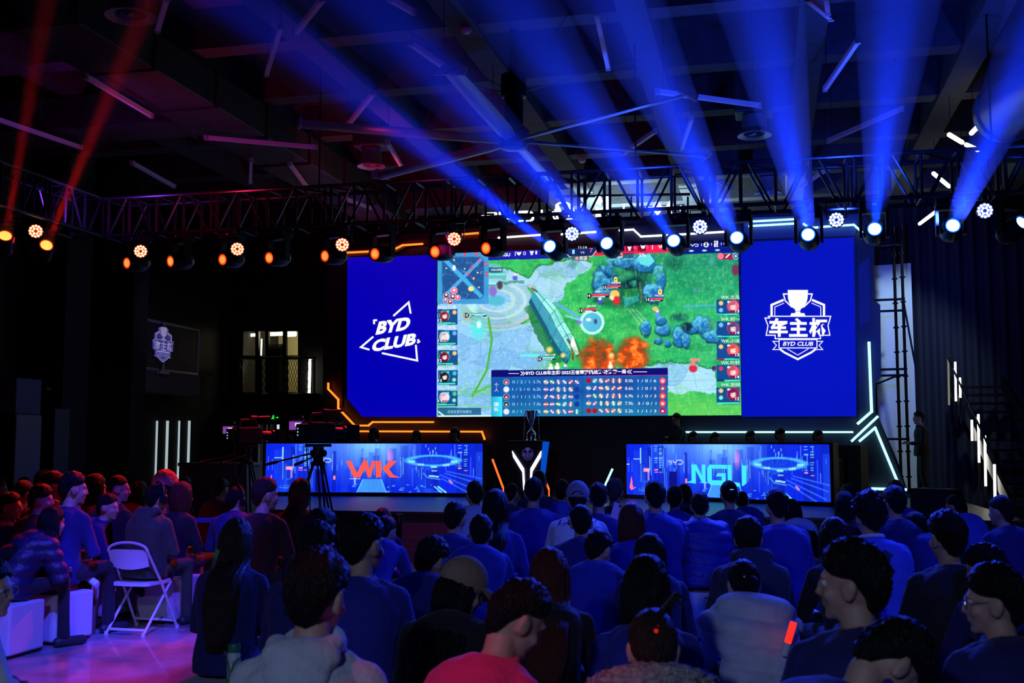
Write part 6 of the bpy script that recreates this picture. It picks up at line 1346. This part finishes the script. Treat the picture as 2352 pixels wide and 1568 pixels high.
# ---------------------------------------------------------------- right
P_(1504, 1111, 49, 'person in wide navy collared jacket before the right desk', top='blue', kind='collar', bulk=1.2, pitch=4)
P_(1550, 1121, 42, 'person in blue sweatshirt right of the wide collared jacket', top='blue', turn=-14, bulk=1.1)
P_(1571, 1115, 36, 'person with long dark hair near the right desk corner', hair='long', L=.2, top='navy', female=True)
P_(1606, 1134, 48, 'person in large shiny blue padded jacket', top='blue', kind='puffer', bulk=1.32, turn=-8, pitch=8)
P_(1673, 1109, 44, 'person with high hair bun and silver clip', hair='bun', extra=('clip',), top='navy', female=True)
P_(1704, 1127, 36, 'person with cropped hair right of the hair bun', hair='buzz', top='blue', turn=-20)
P_(1783, 1130, 54, 'broad person in crew neck blue sweatshirt right of the bun', top='blue', bulk=1.16, pitch=3)
P_(1817, 1148, 42, 'person with long hair and pale scarf beside blue sweatshirt', hair='long', L=.28, top='pale', female=True, bulk=1.05)
P_(1718, 1195, 70, 'person in dark jacket with pale fleece sleeve', hair='thick', top='char', kind='hood', bulk=1.2, turn=-14)
P_(1706, 1285, 82, 'person in pale quilted vest with hair in a low bun', hair='bunlow', top='vest', kind='vest', bulk=1.22, female=True, extra=('clip',), pitch=8)
P_(1947, 1116, 40, 'person with round dark head behind a long-haired one at right', top='blue')
P_(1939, 1133, 46, 'person with long hair falling on both sides, right side', hair='long', L=.26, top='navy', female=True)
JK = P_(1993, 1145, 64, 'person with curly hair and pale blue varsity jacket with white collar', hair='curly', top='denim', kind='plain', bulk=1.22, extra=('whitecollar',), turn=4)
P_(2054, 1109, 40, 'person farthest right of the roof-shaped light, head before it', hair='thick', top='blue')
P_(2052, 1124, 50, 'person with thick round hair below the roof-shaped light', hair='thick', top='navy')
P_(1915, 1197, 70, 'person with long glossy hair in front of varsity jacket', hair='long', L=.25, top='black', female=True)
P_(2100, 1177, 50, 'person looking left with ear showing, right of varsity jacket', top='mid', turn=28)
P_(1953, 1261, 124, 'person in dark top turned left showing ear and cheek', hair='thick', top='navy', turn=62, pitch=2, bulk=1.15, extra=('eyes',))
P_(2190, 1138, 40, 'person in pale-edged top below the wedge monitor', top='denim', turn=24)
P_(2170, 1186, 80, 'person with tousled hair and bulky black coat at right', hair='thick', top='black', bulk=1.28, turn=10)
P_(2296, 1144, 52, 'person with short hair and dark back below the stair lights', top='navy', turn=24, bulk=1.15)
P_(2258, 1256, 84, 'person with dark glossy hair behind the one in face mask', hair='thick', top='navy', turn=30)
P_(2276, 1310, 118, 'person with glasses facing left at the bottom right', hair='thick', top='navy', turn=66, pitch=4, bulk=1.15, extra=('eyes', 'glasses'), detail=3)
P_(2352, 1330, 90, 'person cut by the right edge, dark hair only', hair='thick', top='navy')
P_(2124, 1462, 136, 'person hunched forward in bright navy jacket at bottom right corner', hair='thick', top='blue', kind='collar', bulk=1.35, turn=4, pitch=60, yaw=-78, detail=3, dist=3.3)
# ---------------------------------------------------------------- on the stage
SM = P_(2108, 944, 24, 'person standing at the right end of the stage in dark clothes', stand=STZ, dist=20.4, top='black', arms='front', yaw=12, stool=False, group='people on the stage', detail=2)
SF = P_(1553, 948, 24, 'person standing behind the right desk with arms folded', stand=STZ, dist=21.7, top='char', arms='crossed', yaw=25, turn=15, stool=False, group='people on the stage', detail=2)
P_(778, 958, 24, 'person standing in red light at the left end of the backdrop', stand=STZ, dist=22.3, top='maroon', arms='down', yaw=-120, stool=False, group='people on the stage', detail=2)
for i, (x, y) in enumerate(((660, 1000), (857, 985), (955, 991), (1043, 984))):
    P_(x, y, 22, 'seated player behind the left desk, %s from the left' % ord_[i], dist=22.1 - .1 * i, fl=STZ, yaw=180, top='black', group='players behind the desks', detail=1)
for i, (x, y) in enumerate(((1593, 993), (1643, 995), (1725, 991), (1793, 986), (1880, 990))):
    dd = 1 / (1 / 20.7 + (x - 1438) / 467 * (1 / 17.95 - 1 / 20.7)) + .95
    P_(x, y, 23, 'seated player behind the right desk, %s from the left' % ord_[i], dist=dd, fl=STZ, yaw=170, top='black', group='players behind the desks', detail=1)
flush_sculpt()
# back lettering and print on two jackets
for o in [o for o in bpy.data.objects if o.type == 'EMPTY' and 'lettered across' in str(o.get('label'))]:
    tgt = [c for c in o.children if c.name.startswith('sweatshirt')][0]
    v, f = text_mesh('ANARCHY', .02); xs = [p[0] for p in v]; wds = max(xs)
    a, b = PD(1281, 1206, 9.0), PD(1374, 1203, 9.0); out = []
    dg = bpy.context.evaluated_depsgraph_get(); me = tgt.data; off = ORG[o.name]
    for X, Y in v:
        p = a.lerp(b, X / wds) + Vector((0, 0, Y * .065)); d = (p - O).normalized(); ok, hit, n, _ = tgt.ray_cast(O - off, d); out.append((hit + off - d * .006) if ok else p)
    MB().add(out, f).build('back_lettering', m_blackp, o)
JO = JK['root']; tgt = [c for c in JO.children if c.name.startswith('sweatshirt')][0]; off = ORG[JO.name]
def on_back(pts):
    out = []
    for x, y in pts:
        d = ray(x, y).normalized(); ok, hit, n, _ = tgt.ray_cast(O - off, d)
        if not ok: return None
        out.append(hit + off - d * .008)
    return out
pm = {'black': MB(), 'white': MB(), 'yellow': MB()}
def blot(k, x, y, rx, ry, n=16, wob=.18, seed=0):
    for j in range(3):
        r0, r1 = j / 3, (j + 1) / 3; 
        for i in range(n):
            a, b = 2 * math.pi * i / n, 2 * math.pi * (i + 1) / n; g = lambda q, r: (x + rx * r * math.cos(q) * (1 + wob * math.sin(q * 5 + seed)), y + ry * r * math.sin(q) * (1 + wob * math.sin(q * 5 + seed)))
            q = on_back([g(a, r0), g(a, r1), g(b, r1), g(b, r0)])
            if q: pm[k].add(q, [(0, 1, 2, 3)])
blot('black', 1995, 1263, 26, 17, seed=1); blot('black', 2032, 1278, 18, 14, seed=3); blot('black', 2040, 1312, 14, 16, seed=2); blot('yellow', 2030, 1324, 9, 10, wob=.05)
for k, nm, mm in (('black', 'back_print', mat('print_black', (.01, .01, .012), .6)), ('yellow', 'back_print_yellow', mat('print_yellow', (.6, .5, .02), .6))):
    if pm[k].v: pm[k].build(nm, mm, JO)
# ================================================================= stools, chairs, gear
m_cube = mat('white_cube_plastic', (.70, .70, .72), .45, var=.05)
def make_stool(label):
    t = thing('cube_stool', (0, 0, 0), label, 'stool', 'white cube stools under the audience'); ORG[t.name] = Vector((0, 0, 0))
    MB().rbox((0, 0, .225), (.43, .43, .39), .018).build('body', m_cube, t); MB().box((0, 0, .015), (.38, .38, .03)).build('foot', m_blackp, t)
    MB().rbox((0, -.2155, .375), (.09, .004, .012), .0015).build('hand_slot', m_blackp, t); return t
proto = None
for info, lab, shift in PEOPLE:
    b = info['base'].copy(); b -= FH * shift; lb = 'white stool under ' + lab
    if proto is None: proto = make_stool(lb); o = proto
    else: o = dup(proto, label=lb)
    o.location = b; o.rotation_euler.z = info['Rz'].to_euler().z + (0 if shift == 0 else R(24 if 'quilted' in lab else -6))
def rot_add(mb, M, loc, fn):
    k = MB(); fn(k); mb.add([Vector(loc) + M @ Vector(p) for p in k.v], k.f)
m_chair = mat('white_painted_chair', (.78, .78, .80), .35)
def folding_chair(loc, ang, label):
    t = thing('folding_chair', loc, label, 'chair', 'white folding chairs of the camera crew'); M = Matrix.Rotation(ang, 3, 'Z'); w_ = lambda p: Vector(loc) + M @ Vector(p)
    fr = MB(); 
    def tb(pts, r=.013): 
        for a, b in zip(pts[:-1], pts[1:]): fr.tube(w_(a), w_(b), r, n=8)
    # back-and-front-leg frame: from the front feet up to the top of the back
    arc = [(.20 * math.cos(a), -.235 - .0 * math.sin(a), .74 + .07 * math.sin(a)) for a in [math.pi * i / 10 for i in range(11)]]
    tb([(.215, .24, .01), (.205, -.02, .45), (.20, -.235, .74)]); tb([(-.215, .24, .01), (-.205, -.02, .45), (-.20, -.235, .74)]); tb(arc)
    tb([(.19, -.24, .01), (.19, .16, .43)]); tb([(-.19, -.24, .01), (-.19, .16, .43)]); tb([(-.19, -.215, .045), (.19, -.215, .045)]); tb([(-.21, .20, .075), (.21, .20, .075)]); fr.build('frame', m_chair, t, True, 50)
    vs = []; n, m_ = 13, 7
    for j in range(m_):
        for i in range(n): u = -1 + 2 * i / (n - 1); v = j / (m_ - 1); hgt = .60 - .03 * (1 - u * u) + v * (.20 + .06 * math.sqrt(max(0, 1 - u * u)) - .02 - .06); vs.append(w_((.195 * u, -.20 - .035 * (v) - .02 * (1 - u * u), hgt)))
    k = MB().add(vs, [(j * n + i, j * n + i + 1, (j + 1) * n + i + 1, (j + 1) * n + i) for j in range(m_ - 1) for i in range(n - 1)]); d = M @ Vector((0, .012, 0)); q = len(k.v); k.add([Vector(p) + d for p in k.v[:q]], [tuple(f) for f in k.f[:]]); k.build('backrest', m_chair, t, True)
    st = MB(); pr = [(-.19, -.17), (-.15, -.21), (0, -.225), (.15, -.21), (.19, -.17), (.2, .14), (.16, .2), (-.16, .2), (-.2, .14)]
    st.prism([w_((x, y, .455)) for x, y in pr], (0, 0, 1), .03); st.build('seat', m_chair, t)
    for x, y in ((.215, .24), (-.215, .24), (.19, -.24), (-.19, -.24)): MB().tube(w_((x, y, 0)), w_((x, y, .03)), .018, n=8).build('foot_cap', m_white, t)
    return t
for o in [o for o in bpy.data.objects if o.type == 'EMPTY' and o.name.startswith('person') and 'headphones' in str(o.get('label'))]:
    front = 'front white' in o['label']; b = ORG[o.name] - FH * .04 + RT * (0 if front else .12)
    folding_chair((b.x, b.y, 0), YAW + R(-16 if front else 10), 'white folding chair under the ' + ('olive jacketed cameraman at front left' if front else 'cameraman by the left tripod'))
# video cameras
def video_camera(px, py, d, yawd, label, scale=1.0):
    c = PD(px, py, d); A = YAW + R(yawd); M = Matrix.Rotation(A, 3, 'Z'); w_ = lambda p: c + M @ (Vector(p) * scale)
    t = thing('video_camera', (c.x, c.y, 0), label, 'camera', 'broadcast cameras on tripods')
    MB().rbox(w_((0, 0, 0)), (.13 * scale, .34 * scale, .19 * scale), .02, M).build('body', m_blackp, t)
    MB().rbox(w_((0, -.21, 0)), (.10 * scale, .09 * scale, .15 * scale), .012, M).build('battery', m_blackp, t)
    ln = MB(); M2 = M @ Matrix.Rotation(R(-90), 3, 'X'); ln.lathe([(.05, 0), (.055, .02), (.055, .14), (.07, .16), (.07, .22), (.05, .22), (.045, .2)], w_((0, .17, 0)), 20, M2); ln.build('lens', m_blackp, t, True, 35)
    MB().box(w_((0, .42, .0)), (.19 * scale, .10 * scale, .15 * scale), M).build('matte_box', m_blackp, t)
    hd = MB(); hd.path([w_((0, -.12, .10)), w_((0, -.10, .17)), w_((0, .10, .18)), w_((0, .14, .10))], .014); hd.build('handle', m_blackp, t)
    MB().tube(w_((.05, .05, .2)), w_((.05, .27, .21)), .014, n=10).tube(w_((.05, .0, .2)), w_((.05, .08, .2)), .022, n=10).build('microphone', m_blackp, t)
    mc = w_((-.20, -.10, .06)); mm = Matrix.Rotation(YAW + R(yawd * .2), 3, 'Z'); mon = MB().rbox(mc, (.155 * scale, .03, .115 * scale), .008, mm).build('monitor', m_blackp, t)
    MB().box(mc + mm @ Vector((0, -.017, .002)), (.125 * scale, .003, .08 * scale), mm).build('screen', emis('viewfinder_violet', (.22, .05, .35), 1.0), mon)
    MB().box(mc + mm @ Vector((.02 * scale, -.0195, .012)), (.05 * scale, .002, .03 * scale), mm).build('screen_picture', emis('viewfinder_white', (.75, .8, 1.0), 1.0), mon)
    MB().bar(mc, w_((-.06, 0, .07)), .02, .02).build('monitor_arm', m_blackp, t)
    MB().box(mc + mm @ Vector((.02, -.01, .085 * scale)), (.10 * scale, .05, .02), mm).build('monitor_hood', m_blackp, t)
    k = MB(); 
    for i in range(3): k.box(w_((-.02, -.257, -.03 + .03 * i)), (.012, .003, .012), M)
    k.build('status_light', emis('status_blue', (.4, .8, 1.0), 1.0), t)
    hz_ = MB(); hz_.rbox(w_((0, 0, -.125)), (.12 * scale, .24 * scale, .03), .008, M).tube(w_((0, 0, -.14)), w_((0, 0, -.27)), .055, .05, n=14).tube(w_((-.08, 0, -.20)), w_((.08, 0, -.20)), .035, n=12); hz_.build('fluid_head', m_blackp, t, True, 40)
    pb_ = MB(); pb_.tube(w_((-.06, -.02, -.2)), w_((-.20, -.48, -.30)), .009).tube(w_((-.165, -.37, -.277)), w_((-.20, -.48, -.30)), .016); pb_.build('pan_bar', m_black, t)
    pb_ = MB(); pb_.tube(w_((.06, -.02, -.2)), w_((.16, -.46, -.30)), .009).tube(w_((.135, -.35, -.275)), w_((.16, -.46, -.30)), .016); pb_.build('pan_bar', m_black, t)
    top = w_((0, 0, -.27)); MB().lathe([(.07, 0), (.075, .03), (.05, .05)], top - Vector((0, 0, .05)), 14).build('bowl', m_black, t)
    for i in range(3):
        a = A + R(90 + 120 * i); e = Vector((top.x + .48 * math.cos(a), top.y + .48 * math.sin(a), .02)); s0 = top + Vector((.05 * math.cos(a), .05 * math.sin(a), -.03)); n_ = Vector((-math.sin(a), math.cos(a), 0)) * .022; mid = s0.lerp(e, .5)
        lg = MB().tube(s0 + n_, mid + n_, .011).tube(s0 - n_, mid - n_, .011).tube(s0.lerp(e, .42), e, .012); lg.box(mid, (.06, .06, .05)); lg.build('leg', m_black, t)
        MB().tube(e + Vector((0, 0, -.02)), e + Vector((0, 0, .02)), .025, n=8).build('foot', m_black, t)
    sp_ = MB(); cz = Vector((top.x, top.y, .38))
    for i in range(3): a = A + R(90 + 120 * i); sp_.tube(cz, (top.x + .38 * math.cos(a), top.y + .38 * math.sin(a), .38 + .06), .009)
    sp_.build('spreader', m_black, t); cb = MB(); cb.path([w_((.03, -.2, -.05)), w_((.10, -.25, -.25)), w_((.05, -.15, -.55)), w_((.0, -.1, -.9))], .006, 6); cb.build('cable', m_blackp, t)
    return t
video_camera(568, 1000, 12.2, -38, 'black broadcast camera with violet viewfinder on the left tripod'); video_camera(732, 992, 10.9, -34, 'black broadcast camera on the taller right tripod before the left desk', 1.05)
# queue barrier
bt = MB(); posts = []
for i, (x, d) in enumerate(((372, 10.9), (652, 11.2), (916, 11.2))):
    g = PD(x, 1300, d); t = thing('barrier_post', (g.x, g.y, 0), 'slim black queue barrier post, ' + ('behind the front folding chair', 'between the camera tripods', 'at the purple-lit steps')[i], 'barrier', 'queue barrier posts')
    MB().lathe([(.17, 0), (.17, .02), (.03, .05)], (g.x, g.y, 0), 24).build('base', m_blackp, t, True, 30); MB().tube((g.x, g.y, .03), (g.x, g.y, .92), .028, n=12).build('post', m_black, t); MB().tube((g.x, g.y, .88), (g.x, g.y, .97), .038, n=14).build('cassette', m_blackp, t); posts.append(Vector((g.x, g.y, .925)))
bo_ = MB().bar(posts[0], posts[1], .004, .05); tag(bo_.build('barrier_belt', mat('navy_belt', (.02, .02, .2), .7)), 'navy barrier belt stretched between the two left barrier posts', 'barrier')
# bottle with strap
bp = PD(537, 1551, 5.97); bp.z = .42; bt = thing('water_bottle', bp, 'white bottle in a green sleeve with green strap on the stool', 'bottle')
MB().lathe([(.034, .012), (.036, .02), (.036, .145), (.031, .16), (.031, .17)], bp, 24).build('flask', mat('cream_flask', (.75, .72, .62), .3), bt, True, 35)
MB().lathe([(.034, .160), (.036, .165), (.036, .195), (.033, .203), (.002, .205)], bp, 24, cap=False).build('lid', mat('green_lid', (.02, .22, .10), .4), bt, True, 35)
sv = MB().lathe([(.002, .0), (.037, .0), (.0385, .006), (.0385, .022), (.037, .022)], bp, 24, cap=False)
for s in (-1, 1):
    a0 = -math.pi / 2 + s * .15 - YAW * 0; 
    sv.path([bp + Vector((.0385 * math.cos(a), .0385 * math.sin(a), z)) for a, z in ((a0, .02), (a0, .07), (a0 + s * .25, .10), (a0 + s * .7, .125), (a0 + s * 1.4, .13))], .0045, 6)
sv.build('sleeve_trim', mat('green_sleeve', (.03, .30, .05), .6), bt, True)
pn = MB(); 
for s in (-1, 1):
    r = []
    for z in (.02, .07, .12): r.append([bp + Vector((.0375 * math.cos(a), .0375 * math.sin(a), z)) for a in [-math.pi / 2 + s * (.2 + 1.6 * i / 8) for i in range(9)]])
    pn.loft(r, closed=False, cap=False)
pn.build('sleeve_panel', mat('silver_mesh', (.5, .5, .5), .6, bump=.6, bscale=300), bt, True)
stp = MB(); wj = [o for o in bpy.data.objects if o.name.startswith('person') and 'very long hair' in str(o.get('label'))][0]; woff = ORG[wj.name]; wj = [c for c in wj.children if c.name.startswith('jacket')][0]
def on_jacket(x, y, e=.012):
    d = ray(x, y).normalized(); ok, hit, n, _ = wj.ray_cast(O - woff, d); return (hit + woff - d * e) if ok else PD(x, y, 5.85)
l0 = on_jacket(508, 1478, .03)
ct = MB().path([bp + Vector((-.038, 0, .13)), l0], .004, 6).path([bp + Vector((.038, 0, .13)), on_jacket(572, 1480, .02)], .004, 6); ct.build('chrome_clip', mat('chrome', (.8, .8, .8), .15, 1), bt)
lp_ = [l0] + [on_jacket(x, y) for x, y in ((503, 1450), (497, 1420), (491, 1380), (487, 1345), (488, 1310), (494, 1280), (500, 1262))]
for a, b in zip(lp_[:-1], lp_[1:]): stp.bar(a, b, .022, .004, FH)
stp.build('strap', mat('green_strap', (.04, .32, .02), .6), bt)
# loose things
def phone(px, py, d, col, label, ang=0, es=.0):
    c = PD(px, py, d); M = Matrix.Rotation(YAW + R(ang), 3, 'Z') @ Matrix.Rotation(R(18), 3, 'Y') @ Matrix.Rotation(R(-20), 3, 'X'); t = thing('phone', c - Vector((0, 0, .07)), label, 'phone')
    MB().rbox(c, (.074, .009, .155), .004, M).build('case', mat('phone_%s' % label[:4].strip(), col, .35), t); MB().rbox(c + M @ Vector((.022, -.006, .055)), (.02, .004, .03), .002, M).build('camera_bump', m_blackp, t); return t
phone(1415, 1173, 10.0, (.85, .5, .6), 'pink phone held up near the greyish haired head'); phone(653, 1247, 10.4, (.8, .5, .7), 'violet phone in front of the left tripod cameraman', 30)
g = PD(300, 1232, 11.4); pbg = thing('tote_bag', (g.x, g.y, g.z - .08), 'small white bag lit red beside the front cameraman', 'bag')
MB().rbox(g, (.14, .10, .17), .02, Matrix.Rotation(YAW, 3, 'Z')).build('sack', mat('white_canvas', (.75, .7, .7), .8), pbg); k = MB(); limb(k, [g + Vector((-.05, 0, .08)), g + Vector((-.03, 0, .15)), g + Vector((.03, 0, .15)), g + Vector((.05, 0, .08))], [.006] * 4, 6); k.build('handle', mat('white_canvas', (.75, .7, .7), .8), pbg)
k = thing('side_box', (g.x, g.y, 0), 'dark box under the small white bag', 'box'); MB().rbox((g.x, g.y, (g.z - .085) / 2), (.4, .35, g.z - .085), .01).build('carton', m_blackp, k)
g = PD(199, 1435, 9.9); z1 = PD(199, 1352, 9.9).z; gb = thing('paper_bag', (g.x, g.y, 0), 'brown paper bag between the two white cube stools', 'bag')
MB().rbox((g.x, g.y, .19), (.15, .11, .38), .008, Matrix.Rotation(YAW + R(20), 3, 'Z')).build('sack', mat('brown_paper', (.12, .06, .05), .8, var=.15), gb); k = MB(); 
for s in (-1, 1): limb(k, [Vector((g.x - .04, g.y + s * .04, .37)), Vector((g.x - .03, g.y + s * .04, .43)), Vector((g.x + .03, g.y + s * .04, .43)), Vector((g.x + .04, g.y + s * .04, .37))], [.004] * 4, 6)
k.build('handle', mat('brown_paper', (.12, .06, .05), .8, var=.15), gb)
g = PD(205, 1342, 9.75); g.z = max(.385, g.z); wt_ = thing('plastic_bottle', g, 'clear plastic bottle lying on the brown paper bag', 'bottle'); d_ = Vector((.75, -.2, -.35)).normalized()
wt_.location = (g.x, g.y, g.z); ORG[wt_.name] = g
M = d_.to_track_quat('Z', 'Y').to_matrix(); m_pet = mat('clear_bottle', (.75, .8, .95), .12, spec=.8)
MB().lathe([(.012, -.11), (.014, -.09), (.032, -.05), (.032, -.02), (.030, 0), (.032, .02), (.032, .10), (.026, .11)], g + Vector((0, 0, .05)), 16, M).build('bottle_body', m_pet, wt_, True, 40); MB().lathe([(.014, -.13), (.014, -.108)], g + Vector((0, 0, .05)), 12, M).build('bottle_cap', mat('bottle_cap_white', (.8, .7, .75), .4), wt_)
g = PD(1816, 1452, 5.2); ls = thing('light_stick', g - Vector((0, 0, .06)), 'glowing red light stick beside the pale quilted vest', 'light stick'); d_ = Vector((.3, .1, .95)); MB().tube(g - d_ * .05, g + d_ * .05, .016, n=10).build('tube', emis('stick_red', (1.0, .02, .01), 1.6), ls); MB().tube(g - d_ * .11, g - d_ * .05, .018, n=10).build('grip', m_white, ls)
# emblem sign hung on the balcony
p0, p1 = PX(351, 800, -12.5), PX(397, 800, -12.5); zt_, zb2 = PX(374, 750, -12.5).z, PX(374, 832, -12.5).z
es_ = thing('emblem_sign', (-12.5, (p0.y + p1.y) / 2, zb2), 'pale violet cup emblem sign mounted on the balcony railing', 'sign')
esh = Sheet(lambda x, y: Vector((-12.5, p0.y + (x - 1565) / 595 * (p1.y - p0.y), zt_ - (y - 205) / 615 * (zt_ - zb2))), (1, -.15, 0))
esh.poly('plate', [(1570, 455), (1605, 440), (1625, 435), (1625, 340), (1735, 290), (1735, 240), (1775, 212), (1950, 212), (1990, 240), (1990, 290), (2100, 340), (2100, 435), (2156, 440), (2140, 600), (2070, 640), (2090, 735), (2000, 740), (1862, 820), (1722, 740), (1640, 730), (1660, 640), (1585, 600)], 0.0)
esh.get('plate').add([tuple(Vector(p) - Vector((.03, 0, 0))) for p in esh.get('plate').v], [f for f in esh.get('plate').f])
emblem(esh, 'emb', lambda x, y: (x, y), lift=.012); esh.flush(es_, {'emb': 'emblem'}, {'plate': mat('sign_violet_blue', (.14, .13, .62), .5, emit=(.14, .12, .62), es=.12), 'emb': mat('sign_pale_violet', (.62, .58, .95), .5, emit=(.6, .55, .95), es=.3)})
pm_ = MB().tube((-12.55, (p0.y + p1.y) / 2, zt), (-12.55, (p0.y + p1.y) / 2, zb), .015); pm_.build('mount_pole', m_black, es_)
spot('sign_spot', (-8.5, 17.0, 6.0), (-12.5, 20.6, 3.8), 90, (.6, .5, 1.0), R(26), .6, .05)
